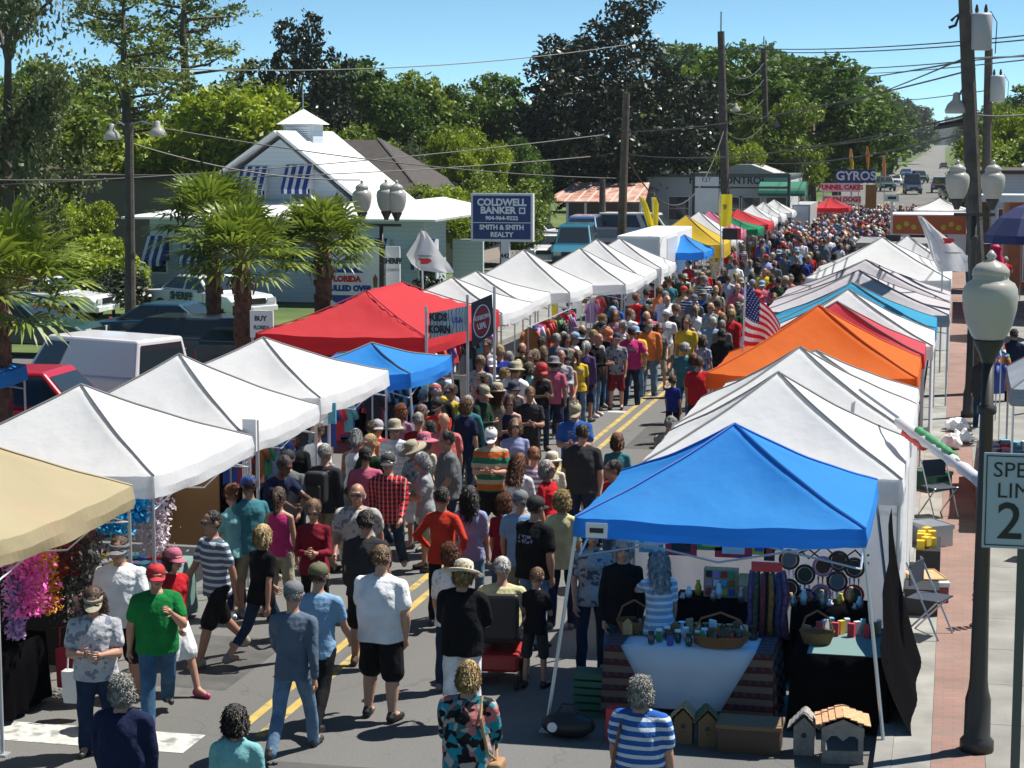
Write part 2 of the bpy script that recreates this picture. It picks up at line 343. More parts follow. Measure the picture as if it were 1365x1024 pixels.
# left tan building with brown roof
tb = thing('tan_building', 'plain tan building with flat roof half hidden behind the trees at left', 'building')
c0, c1 = A(95, 240, 90), A(330, 240, 90)
m = MB(); m.b2((c0.x, 90, 0), (c1.x, 102, A(200, 240, 90).z)); m.build('wall', mat('tan_stucco', (.17, .15, .14), .9, var=.1, vscale=.5), tb)
m = MB(); m.b2((c0.x - .5, 89.5, A(200, 240, 90).z), (c1.x + .5, 102.5, A(200, 236, 90).z + .1)); m.build('roof', SHING, tb)
m = MB(); q = A(290, 238, 89.6); m.b2((q.x - .8, 89.2, q.z - .12), (q.x + .8, 89.47, q.z + .1)); m.build('gutter', WHITE, tb)
# rusty metal roofed shed
def rust(nt, src, tc):
    n = nt.nodes.new('ShaderNodeTexNoise'); n.inputs['Scale'].default_value = 1.3; n.inputs['Detail'].default_value = 6; nt.links.new(tc.outputs['Object'], n.inputs[0])
    a = mixc(nt, math_(nt, 'MULTIPLY_ADD', n.outputs[0], 3, -1), (0.30, 0.09, 0.05), (0.5, 0.36, 0.3)); x = sep(nt, tc)[0]
    return mixc(nt, math_(nt, 'LESS_THAN', math_(nt, 'FRACT', math_(nt, 'MULTIPLY', x, 1.4)), .18), a, (.52, .42, .36))
sh = thing('open_shed', 'open shed with rusty red corrugated roof under the big dark tree', 'shed')
YS = 118; p0, p1, p2 = A(725, 270, YS), A(860, 268, YS), A(866, 245, YS + 6)
m = MB(); slab(m, (p0.x, YS, p0.z), (p1.x, YS, p0.z), (p2.x, YS + 6, p2.z), (p0.x + .8, YS + 6, p2.z), .08); m.build('roof', mat('rusty_roof', rough=.7, build=rust), sh)
m = MB(); m.b2((p0.x + .5, YS + 5, 0), (p1.x - .2, YS + 5.2, p0.z + .5)); m.build('wall', mat('dim_wall', (.2, .19, .18), .9), sh)
for i in range(6):
    m = MB(); x = p0.x + .3 + (p1.x - p0.x - .6) * i / 5; m.b2((x - .07, YS + .1, 0), (x + .07, YS + .24, p0.z)); m.build('post', WHITE, sh)
# pest control building
pc = thing('pest_control_building', 'long white flat roofed shop building with green letters and a green awning', 'building')
YB = 128; z1 = A(860, 236, YB).z; xs = [A(p, 240, YB).x for p in (862, 935, 955, 1010, 1050)]
WW = mat('white_block_wall', (.50, .51, .50), .85, var=.06, vscale=.6)
m = MB(); m.b2((xs[0], YB, 0), (xs[4], YB + 18, z1)); m.build('wall', WW, pc)
m = MB(); m.b2((xs[0] - .1, YB - .12, z1), (xs[4] + .1, YB + 18, z1 + .15)); m.build('coping', mat('dark_coping', (.1, .13, .12), .7), pc)
m = MB(); q = A(995, 222, YB); m.prism([(xs[2] - .6, z1 + .16), (xs[3] + 1, z1 + .16), ((xs[2] + xs[3]) / 2 + .6, q.z + .1), ((xs[2] + xs[3]) / 2 - .4, q.z + .1)], YB + 3, YB + 12); fixn(m.build('roof_gable', mat('grey_gable', (.38, .38, .37), .8), pc).data)
TG = mat('dark_green_letters', (.01, .06, .045), .6)
q = A(922, 240, YB); text('F', 0.75, pc, (q.x, YB - .02, q.z), TG, bold=.02); q = A(989, 241, YB); text('CONTROL', 0.66, pc, (q.x, YB - .02, q.z), TG, bold=.02)
m = MB(); q0, q1 = A(1010, 250, YB - 2), A(1072, 262, YB - 2)
n = 8
for i in range(n):
    a0, a1 = pi / 2 * i / n, pi / 2 * (i + 1) / n
    m.quad((q0.x, YB - 1.6 * sin(a0), q1.z + .9 * cos(a0)), (q1.x, YB - 1.6 * sin(a0), q1.z + .9 * cos(a0)), (q1.x, YB - 1.6 * sin(a1), q1.z + .9 * cos(a1)), (q0.x, YB - 1.6 * sin(a1), q1.z + .9 * cos(a1)))
m.add([(q1.x, YB, q1.z)] + [(q1.x, YB - 1.6 * sin(pi / 2 * i / n), q1.z + .9 * cos(pi / 2 * i / n)) for i in range(n + 1)], [tuple(range(n + 2))])
m.build('awning', mat('green_awning_cloth', (.01, .16, .1), .6), pc)
for px_ in (905, 975, 1000, 1035):
    c = A(px_, 268, YB); window(pc, c.x, YB, 1.6, 1.3, 1.5)
# big empty steel sign frame in front of it
sf = thing('shop_sign', 'dark steel rectangular sign frame with white panels before the long white shop', 'sign')
YQ = 112; a_, b_ = A(925, 232, YQ), A(1052, 230, YQ)
m = MB()
for x in (a_.x, b_.x): m.tube([(x, YQ, 0), (x, YQ, a_.z)], .09)
for z in (a_.z, a_.z - .75): m.tube([(a_.x, YQ, z), (b_.x, YQ, z)], .07)
m.build('frame', mat('dark_steel', (.03, .05, .05), .5), sf)
m = MB(); q = A(942, 244, YQ); m.b2((q.x - .8, YQ - .04, q.z - 1.7), (q.x + .7, YQ + .04, q.z + .35)); m.build('panel', WHITE, sf)
q = A(942, 240, YQ); text('EST', .35, sf, (q.x, YQ - .05, q.z), TG)
# buildings on the right edge
rb = thing('siding_building', 'grey slatted low building beyond the lamp posts on the right', 'building')
a_ = A(1305, 232, 105); m = MB(); m.b2((a_.x, 105, 0), (a_.x + 14, 120, a_.z)); m.build('wall', SIDE, rb)
m = MB(); m.b2((a_.x - .4, 104.6, a_.z), (a_.x + 14.4, 120.4, a_.z + .2)); m.build('roof', SHING, rb)
for i in range(3): window(rb, a_.x + 1.6 + 2.4 * i, 105, 1.8, 1.1, 1.3)
rb = thing('brick_storefront', 'orange brick storefront with pale flat canopy on the right pavement', 'building')
a_ = A(1312, 262, 80); BR = mat('orange_brick', (.38, .15, .08), .85, var=.15, vscale=4)
m = MB(); m.b2((a_.x + 1.0, 80, 0), (a_.x + 16, 92, a_.z - .2)); m.build('wall', BR, rb)
m = MB(); m.b2((a_.x - .3, 77.6, a_.z - .15), (a_.x + 16, 80, a_.z + .12)); m.build('canopy', mat('pale_canopy', (.5, .6, .65), .6), rb)
for i in range(3): window(rb, a_.x + 2.4 + 2.6 * i, 80, 1.4, 1.6, 1.9)
rb = thing('white_gable_building', 'pale gabled building cut by the right edge of the photo above the lamps', 'building')
a_ = A(1352, 175, 66); a_.x += 1.25; z0 = A(1352, 235, 66).z; m = MB(); m.prism([(a_.x - .2, 0), (a_.x + 9, 0), (a_.x + 9, z0), (a_.x + 3.5, a_.z + 1.2), (a_.x - .2, z0 + .4)], 66, 74); fixn(m.build('wall', mat('pale_pink_wall', (.6, .55, .53), .8), rb).data)
m = MB(); slab(m, (a_.x - .7, 65.6, z0 + .2), (a_.x + 3.5, 65.6, a_.z + 1.4), (a_.x + 3.5, 74.4, a_.z + 1.4), (a_.x - .7, 74.4, z0 + .2)); m.build('roof', WHITE, rb)
# ------------------------------------------------------------ trees
def leafmat(name, dark, light, scale=0.35, rough=0.55, trans=0.3, spec=0.4):
    def bl(nt, src, tc):
        n = nt.nodes.new('ShaderNodeTexNoise'); n.inputs['Scale'].default_value = scale; n.inputs['Detail'].default_value = 5; nt.links.new(tc.outputs['Object'], n.inputs[0])
        w = nt.nodes.new('ShaderNodeTexWhiteNoise'); at = nt.nodes.new('ShaderNodeNewGeometry')
        nt.links.new(at.outputs['Random Per Island'], w.inputs[0]) if False else None
        f = math_(nt, 'MULTIPLY_ADD', n.outputs[0], 2.6, -0.8); f2 = math_(nt, 'MULTIPLY_ADD', at.outputs['Random Per Island'], 0.7, -0.35)
        cl = nt.nodes.new('ShaderNodeClamp'); nt.links.new(math_(nt, 'ADD', f, f2), cl.inputs[0])
        return mixc(nt, cl.outputs[0], dark, light)
    return mat(name, rough=rough, trans=trans, spec=spec, build=bl)
L_BRIGHT = leafmat('bright_spring_leaves', (.10, .16, .010), (.38, .46, .03))
L_OAK = leafmat('mid_green_leaves', (.07, .12, .012), (.26, .34, .035))
L_DARK = leafmat('dark_green_leaves', (.035, .075, .010), (.13, .22, .025))
L_MAG = leafmat('glossy_magnolia_leaves', (.007, .015, .006), (.035, .05, .018), scale=1.2, rough=.42, trans=.08, spec=.5)
L_PINE = leafmat('pine_needles', (.07, .11, .02), (.24, .30, .07), trans=.3)
L_FAR = leafmat('distant_leaves', (.04, .07, .03), (.09, .13, .05), scale=.15)
L_GREY = leafmat('grey_moss_twigs', (.05, .08, .015), (.15, .17, .08), trans=.2)
BARK = mat('bark', (.10, .08, .06), .9, var=.3, vscale=3, bump=.5, bscale=8)
def leaf_mesh(name, C, size, m, aspect=1.6, flat=0.0, dirs=None):
    C = np.asarray(C, float); n = len(C)
    a = RNG.normal(size=(n, 3))
    if dirs is not None: a = a * 0.35 + dirs
    a /= np.linalg.norm(a, axis=1)[:, None]
    b = RNG.normal(size=(n, 3)); b[:, 2] *= (1 - flat); b -= a * (a * b).sum(1)[:, None]; b /= np.linalg.norm(b, axis=1)[:, None]
    s = size * RNG.uniform(.6, 1.35, (n, 1)); a = a * s * aspect; b = b * s
    V = np.stack([C - a, C - b * .8 - a * .1, C + a, C + b * .8 + a * .1], 1).reshape(-1, 3)
    me = bpy.data.meshes.new(name); me.vertices.add(4 * n); me.vertices.foreach_set('co', V.ravel())
    me.loops.add(4 * n); me.loops.foreach_set('vertex_index', np.arange(4 * n)); me.polygons.add(n)
    me.polygons.foreach_set('loop_start', np.arange(n) * 4); me.polygons.foreach_set('loop_total', np.full(n, 4))
    me.materials.append(m); me.update(); me.validate(); return me
def clumps(blobs, ncl, per, rc, hollow=.55, squash=.75):
    """leaf positions: clumps spread through the blobs' outer volume."""
    vol = np.array([b[3] * b[4] * b[5] for b in blobs]) ** .67; vol /= vol.sum(); P = []
    for b, v in zip(blobs, vol):
        k = max(3, int(ncl * v)); d = RNG.normal(size=(k, 3)); d /= np.linalg.norm(d, axis=1)[:, None]
        rr = RNG.uniform(hollow, 1.0, (k, 1)) ** .6 * (1 + .16 * np.sin(d[:, :1] * 7 + b[0]) * np.cos(d[:, 2:] * 6 + b[1]))
        c = np.array(b[:3]) + d * rr * np.array(b[3:6]); c = c[c[:, 2] > .5]
        for q in c:
            r = rc * RNG.uniform(.55, 1.35); e = RNG.normal(size=(per, 3)) * r * .5; e[:, 2] *= squash; P.append(q + e)
    return np.concatenate(P)
def tree_proto(kind, h, seed):
    global RNG
    RNG = np.random.default_rng(seed); rd = random.Random(seed)
    T = MB(); tops = []
    if kind == 'pine':
        T.tube([(0, 0, 0), (.1, 0, h * .4), (-.05, .1, h * .75), (.05, 0, h)], [.3, .24, .16, .05], 8)
        for i in range(26):
            z = h * (.42 + .56 * i / 26); a = rd.uniform(0, 6.28); l = h * .30 * (1.05 - .6 * i / 26) * rd.uniform(.6, 1.1)
            e = (l * cos(a), l * sin(a), z + l * rd.uniform(.1, .4)); T.tube([(0, 0, z), (e[0] * .5, e[1] * .5, z + l * .08), e], [.09, .06, .02], 5)
            for k in range(4):
                t = .45 + .55 * k / 3; tops.append((e[0] * t + rd.uniform(-.4, .4), e[1] * t + rd.uniform(-.4, .4), z + (e[2] - z) * t + .2, 1.0 * h / 15, 1.0 * h / 15, .5 * h / 15))
        P = clumps(tops, 400, 18, .42, .1); lm, ls = L_PINE, .085
    elif kind == 'magnolia':
        T.tube([(0, 0, 0), (0, .1, h * .3), (.2, 0, h * .7)], [.55, .42, .15], 9)
        blobs = [(0, 0, h * .45, h * .36, h * .36, h * .36), (-h * .14, 0, h * .38, h * .28, h * .3, h * .3), (h * .16, 0, h * .38, h * .29, h * .3, h * .31), (0, 0, h * .72, h * .20, h * .2, h * .20)]
        for i in range(16):
            a = rd.uniform(0, 6.28); z = rd.uniform(.2, .86) * h; rr = h * .33 * sqrt(max(0.1, 1 - (z / h - .4) ** 2 / .32)); c = (rr * cos(a), rr * sin(a), z); s = h * rd.uniform(.07, .12)
            blobs.append((*c, s, s, s)); T.tube([(0, 0, z * .6), (c[0] * .6, c[1] * .6, z * .85), c], [.16, .1, .04], 5)
        for k in range(5): blobs.append((h * rd.uniform(-.14, .12), h * rd.uniform(-.1, .1), h * rd.uniform(.86, .99), h * .06, h * .06, h * .05))
        P = clumps(blobs, 2100, 16, .42, .72); lm, ls = L_MAG, .12
    elif kind in ('oak', 'bright', 'dark', 'far'):
        T.tube([(0, 0, 0), (.1, .1, h * .3), (0, 0, h * .6)], [.38, .3, .14], 8)
        blobs = [(0, 0, h * .55, h * .26, h * .26, h * .3)]
        for i in range(13):
            a = i * 2.4; z = h * rd.uniform(.3, .88); rr = h * .27 * (1.15 - abs(z / h - .5)); c = (rr * cos(a), rr * sin(a), z); s = h * rd.uniform(.10, .17)
            blobs.append((*c, s, s, s * .85)); T.tube([(0, 0, h * .3), (c[0] * .5, c[1] * .5, (z + h * .3) / 2), c], [.15, .1, .03], 5)
        lm = dict(oak=L_OAK, bright=L_BRIGHT, dark=L_DARK, far=L_FAR)[kind]
        P = clumps(blobs, 900, 22, .55 * h / 12, .5); ls = .13 * h / 12
    elif kind == 'moss':
        T.tube([(0, 0, 0), (.3, .1, h * .35), (-.2, 0, h * .7), (.1, 0, h * .95)], [.4, .3, .18, .05], 8)
        tops = []
        for i in range(22):
            z = h * rd.uniform(.3, .95); a = rd.uniform(0, 6.28); l = h * rd.uniform(.15, .34); e = (l * cos(a), l * sin(a), z + l * rd.uniform(-.05, .4))
            T.tube([(0, 0, z * .85), (e[0] * .5, e[1] * .5, z), e], [.12, .07, .02], 5)
            for k in range(3): t = .5 + .25 * k; tops.append((e[0] * t, e[1] * t, z + (e[2] - z) * t - .5, .8, .8, 1.1))
        P = clumps(tops, 520, 22, .5, .1, squash=1.5); lm, ls = L_GREY, .09
    elif kind == 'shrub':
        T.tube([(0, 0, 0), (0, 0, h * .6)], .06, 6); blobs = [(h * rd.uniform(-.5, .5), h * rd.uniform(-.4, .4), h * rd.uniform(.35, .7), h * .4, h * .4, h * .35) for _ in range(6)]
        P = clumps(blobs, 260, 22, .28 * h / 2, .5); lm, ls = L_BRIGHT, .06 * h / 2
    elif kind == 'darkshrub':
        T.tube([(0, 0, 0), (0, 0, h * .6)], .06, 6); blobs = [(h * rd.uniform(-.5, .5), h * rd.uniform(-.4, .4), h * rd.uniform(.3, .65), h * .4, h * .4, h * .4) for _ in range(6)]
        P = clumps(blobs, 260, 22, .28 * h / 2, .5); lm, ls = L_MAG, .06 * h / 2
    return T.mesh('trunk', BARK, True), leaf_mesh('crown', P, ls, lm)
_tp = {}
GREEN_NAME = dict(pine='pine_tree', magnolia='magnolia_tree', oak='leafy_tree', bright='leafy_tree', dark='leafy_tree', far='leafy_tree', moss='mossy_tree', shrub='shrub', darkshrub='shrub')
PH = dict(pine=15, magnolia=15, oak=12, bright=12, dark=12, far=12, moss=12, shrub=2, darkshrub=2)
def tree(kind, px, ytop, Y, label, var=0, wide=1.0, cat=None, group=None):
    p = A(px, ytop, Y); key = (kind, var)
    if key not in _tp: _tp[key] = tree_proto(kind, PH[kind], 100 + 7 * var + len(kind) * 13 + ord(kind[0]))
    t, c = _tp[key]; s = max(p.z, .6) / PH[kind]
    e = thing(GREEN_NAME[kind], label, cat or ('shrub' if 'shrub' in kind else 'tree'), (p.x, Y, 0), random.uniform(0, 6.28), group)
    e.scale = (s * wide, s * wide, s); link('trunk' if 'shrub' not in kind else 'stem', t, e); link('crown', c, e); return e
tree('pine', 165, -25, 100, 'tall sparse pine, left one of the pair above the street lamp', 0, 1.1)
tree('pine', 245, -45, 108, 'tall sparse pine, right one of the pair rising above the yellow-green tree', 1, 1.25)
tree('bright', 275, 85, 96, 'yellow-green leafy tree left of the cottage gable', 0, 1.15)
tree('magnolia', 395, 25, 112, 'dark glossy tree behind the cottage cupola', 1, .75)
tree('moss', 30, 205, 74, 'grey moss hung tree at the left edge above the fan palm', 0, 1.0)
tree('moss', 5, -60, 70, 'bare mossy branches in the top left corner', 1, .7)
for i, (px_, yt, Y, k, w, lb) in enumerate([
    (60, 75, 120, 'oak', 1.3, 'mid green tree at far left behind the grey mossy tree'), (-10, 70, 105, 'oak', 1.1, 'mid green tree cut by the left edge below the sky'), (130, 130, 112, 'oak', 1.2, 'round green tree behind the left street lamp head'),
    (30, 215, 84, 'bright', 1.3, 'low bright green tree between fan palm and mossy tree'), (215, 150, 115, 'dark', 1.0, 'dark tree filling the gap below the two pines'), (345, 120, 120, 'oak', 1.0, 'green tree between yellow-green tree and dark glossy tree'),
    (440, 140, 108, 'oak', .9, 'green tree right behind the cottage cupola'), (505, 78, 128, 'dark', 1.1, 'broad green tree, left crest of the tree line behind the sign'), (555, 92, 132, 'oak', 1.0, 'second crest of the tree line, right of the cottage roof'),
    (490, 165, 100, 'oak', 1.0, 'lower green tree above the cottage roof ridge'), (640, 100, 136, 'dark', 1.1, 'third crest of the tree line, above the blue realty sign'), (685, 112, 140, 'oak', .9, 'green tree tucked against the left side of the huge dark magnolia'),
    (600, 150, 104, 'bright', .7, 'upper yellow-green tree between tree line and shrubs'), (640, 180, 98, 'bright', .75, 'lower yellow-green tree just above the blue realty sign'), (560, 185, 102, 'moss', .6, 'thin grey twiggy tree behind the cottage eave'),
    (590, 232, 88, 'bright', 1.1, 'bushy pale tree beside the cottage corner, left of the realty sign'), (670, 225, 92, 'oak', 1.1, 'olive bushy tree rising over the realty sign'), (690, 180, 112, 'dark', .8, 'dark green tree behind the left foot of the magnolia'),
    (940, 60, 160, 'oak', 1.0, 'green tree right of the magnolia behind the tallest pole'), (1000, 65, 150, 'dark', 1.2, 'dense dark tree behind the second tall pole'), (1085, 68, 150, 'dark', 1.35, 'large rounded tree at the right end of the near tree line'),
    (1035, 110, 142, 'oak', .9, 'green tree low behind the utility wires'), (985, 185, 134, 'bright', .8, 'small bright tree showing above the long white shop'), (1060, 200, 138, 'moss', .6, 'grey green bushy tree above the green awning'),
    (1120, 150, 190, 'oak', 1.0, 'tree standing at the end of the dense dark wood'),
    (1345, 165, 120, 'oak', 1.2, 'green tree at the right edge above the gabled building'), (1310, 205, 125, 'moss', .9, 'grey leafed tree behind the right utility pole'), (1370, 120, 128, 'bright', .7, 'bright green treetop cut by the right edge'),
    (900, 130, 170, 'dark', 1.0, 'dark tree filling behind the magnolia right side'), (760, 170, 165, 'dark', 1.2, 'dark tree filling behind the magnolia left side')]):
    tree(k, px_, yt, Y, lb, i % 3, w)
tree('magnolia', 822, 2, 130, 'huge dark magnolia with glossy leaves above the rusty shed', 0, 1.12)
tree('bright', 118, 262, 76, 'bright green small tree before the dark roofed building at left', 2, .8)
tree('oak', 20, 95, 92, 'olive green tree filling the upper left behind the moss hung branches', 1, 1.3)
tree('oak', 110, 165, 96, 'olive green tree behind the twin headed lot pole', 2, 1.1)
tree('bright', 70, 250, 80, 'bright green tree crown left of the plain building', 0, .9)
tree('shrub', 130, 340, 66, 'bright green bush left of the cottage porch', 0, 1.5); tree('shrub', 95, 318, 70, 'taller bright green bush behind the fan palm', 1, 1.3)
tree('darkshrub', 150, 358, 62, 'dark round bush beside the sheriff car tail', 0, 1.2); tree('darkshrub', 582, 372, 60, 'dark bush below the white flag by the cottage', 1, .9)
tree('darkshrub', 218, 380, 68, 'dark hedge plant behind the sheriff car', 0, 1.2); tree('darkshrub', 300, 372, 68, 'dark porch hedge between the palm trunks', 1, 1.2)
# far woods beside the far road: single trees one can still tell by their tops
sides = ['left', 'right']
for i in range(46):
    Y = 190 + 27 * i; side = i % 2
    off = 6 + (i % 5) * 2.5 if side else 3 + (i % 4) * 3
    x = (-0.6 + off) if side else (-12.9 - off)
    if Y > 560: x -= 4 * (Y - 560) / 500
    h = (11.5 + (i * 7 % 5) * .9 + min(Y, 700) * .006) if not side else 9.5 + (i * 7 % 5) * .8 + min(Y, 700) * .004
    key = ('far' if Y > 300 else ('dark' if i % 3 else 'oak'), i % 3)
    if key not in _tp: _tp[key] = tree_proto(key[0], 12, 100 + 7 * key[1] + 39)
    t, c = _tp[key]
    for j in range(2):
        e = thing('leafy_tree', 'leafy tree %s, %s row, %s side of the far road' % (['one', 'two', 'three', 'four', 'five', 'six', 'seven', 'eight', 'nine', 'ten', 'eleven', 'twelve', 'thirteen', 'fourteen', 'fifteen', 'sixteen', 'seventeen', 'eighteen', 'nineteen', 'twenty', 'twenty one', 'twenty two', 'twenty three'][i // 2], ['front', 'rear'][j], sides[side]), 'tree', (x + (7 * j if side else -8 * j), Y + 9 * j, 0), i + j, 'trees lining the far road, %s side' % sides[side])
        s = h / 12 * (1 + .15 * j); e.scale = (s * 1.35, s * 1.35, s); link('trunk', t, e); link('crown', c, e)
def wood(x0, x1, y0, y1, n, hh, seed):
    r = np.random.default_rng(seed); bl = [(r.uniform(x0, x1), r.uniform(y0, y1), hh * r.uniform(.35, .75), hh * .45, hh * .45, hh * .42) for _ in range(n)]
    return clumps(bl, n * 60, 14, hh * .09, .4)
P = np.concatenate([wood(-260, -35, 1500, 1800, 26, 26, 1), wood(-14, 200, 1500, 1800, 24, 24, 2), wood(-120, 60, 2300, 2500, 26, 30, 3), wood(-330, -60, 700, 1100, 26, 18, 5)])
tag(link('far_wood', leaf_mesh('far_wood', P, 1.6, L_FAR)), 'hazy mass of distant wood closing the far end of the road', 'wood', kind='stuff')
# ------------------------------------------------------------ fan palms
PALMG = leafmat('fan_palm_leaves', (.05, .10, .010), (.27, .34, .04), scale=.8, rough=.4, trans=.3, spec=.6)
PALMD = mat('dry_palm_fibre', (.22, .17, .10), .9, var=.3)
PTR = mat('palm_trunk_bark', (.15, .065, .045), .95, var=.4, vscale=9, bump=.9, bscale=18)
def palm(x, y, hc, R_, seed, label, nfr=40):
    rd = random.Random(seed); e = thing('fan_palm', label, 'palm tree', (x, y, 0))
    m = MB(); pts = [(0.03 * sin(i), 0, hc * i / 10) for i in range(11)]; m.tube(pts, [.18 + .03 * (i % 2) for i in range(11)], 10)
    for i in range(60):
        a = rd.uniform(0, 6.28); z = rd.uniform(.1, .98) * hc; m.box((.19 * cos(a), .19 * sin(a), z), (.08, .09, .14), a)
    m.build('trunk', PTR, e)
    V = []; Fc = []; st = MB()
    for k in range(nfr):
        a = k * 2.399 + rd.uniform(-.2, .2); el = 1.3 - 1.55 * (k / nfr) + rd.uniform(-.1, .1)
        d = Vector((cos(a) * cos(el), sin(a) * cos(el), sin(el))); base = Vector((0, 0, hc)) ; L = R_ * rd.uniform(.45, .6)
        tip = base + d * L; tip.z -= .08 * L; st.tube([base, base + d * L * .5 + Vector((0, 0, .03)), tip], [.025, .018, .012], 5)
        side = d.cross(Vector((0, 0, 1))); side = side.normalized() if side.length > .05 else Vector((1, 0, 0)); up = side.cross(d)
        n = 26; fl = R_ * rd.uniform(.42, .58)
        for j in range(n):
            th = (j / (n - 1) - .5) * 4.2; q = d * cos(th) + side * sin(th)
            q = (q + up * .12 * (1 if j % 2 else -1) * .5 + up * .15 * abs(sin(th))).normalized(); w = q.cross(up).normalized() * .042
            l = fl * (1 - .12 * abs(th)) * rd.uniform(.85, 1.05)
            p0, p1, p2 = tip, tip + q * l * .6, tip + q * l + Vector((0, 0, -.16 * l - .10 * rd.random()))
            i0 = len(V); V += [p0, p1 - w, p2, p1 + w]; Fc.append((i0, i0 + 1, i0 + 2, i0 + 3))
    cr = MB(); cr.add(V, Fc); cr.build('crown', PALMG, e); st.build('leaf_stems', mat('palm_stem', (.2, .22, .06), .5), e)
    sk = MB()
    for k in range(14):
        a = k * 1.7; z = hc - .05; r1 = rd.uniform(.25, .4)
        sk.quad((.1 * cos(a), .1 * sin(a), z), (r1 * cos(a - .15), r1 * sin(a - .15), z - .5), (r1 * cos(a) * .8, r1 * sin(a) * .8, z - rd.uniform(.55, .8)), (r1 * cos(a + .15), r1 * sin(a + .15), z - .45))
    sk.build('dry_skirt', PALMD, e); return e
p = A(322, 340, 43.5); palm(p.x, p.y, p.z - .2, 2.0, 1, 'fan palm, front one of the pair between sheriff car and white canopy')
p = A(284, 300, 47.5); palm(p.x, p.y, p.z - .1, 2.0, 2, 'fan palm, taller rear one of the pair by the sheriff car')
p = A(430, 328, 46); palm(p.x, p.y, p.z - .1, 1.75, 3, 'fan palm beside the billboard behind the red canopy')
p = A(-5, 392, 31); palm(p.x, p.y, p.z, 1.95, 4, 'large fan palm reaching in at the left edge')
# ------------------------------------------------------------ canopies
def cloth(name, col, trans=.5):
    def bl(nt, src, tc):
        n = nt.nodes.new('ShaderNodeTexNoise'); n.inputs['Scale'].default_value = 1.1; n.inputs['Detail'].default_value = 5; nt.links.new(tc.outputs['Object'], n.inputs[0])
        return mixc(nt, math_(nt, 'MULTIPLY_ADD', n.outputs[0], 1.2, -.45), src, tuple(c * .86 for c in col))
    return mat(name, col, .75, trans=trans, bump=.42, bscale=3.2, spec=.25, build=bl)
C_WHITE = cloth('white_canopy_cloth', (.86, .87, .89)); C_TAN = cloth('tan_canopy_cloth', (.60, .52, .34)); C_BLUE = cloth('bright_blue_canopy_cloth', (.045, .33, .85))
C_RED = cloth('red_canopy_cloth', (.74, .06, .075)); C_ORANGE = cloth('orange_canopy_cloth', (.85, .19, .03)); C_TEAL = cloth('aqua_canopy_cloth', (.05, .42, .68))
C_GREY = cloth('grey_canopy_cloth', (.42, .40, .43), .1); C_YEL = cloth('yellow_canopy_cloth', (.72, .52, .05)); C_PINK = cloth('pink_canopy_cloth', (.75, .25, .40)); C_GREEN = cloth('green_canopy_cloth', (.02, .32, .15))
C_RED2 = cloth('rose_canopy_cloth', (.72, .10, .14))
SEAM = mat('grey_seam', (.16, .16, .17), .8); LEG = mat('canopy_leg_metal', (.55, .57, .60), .35, .5)
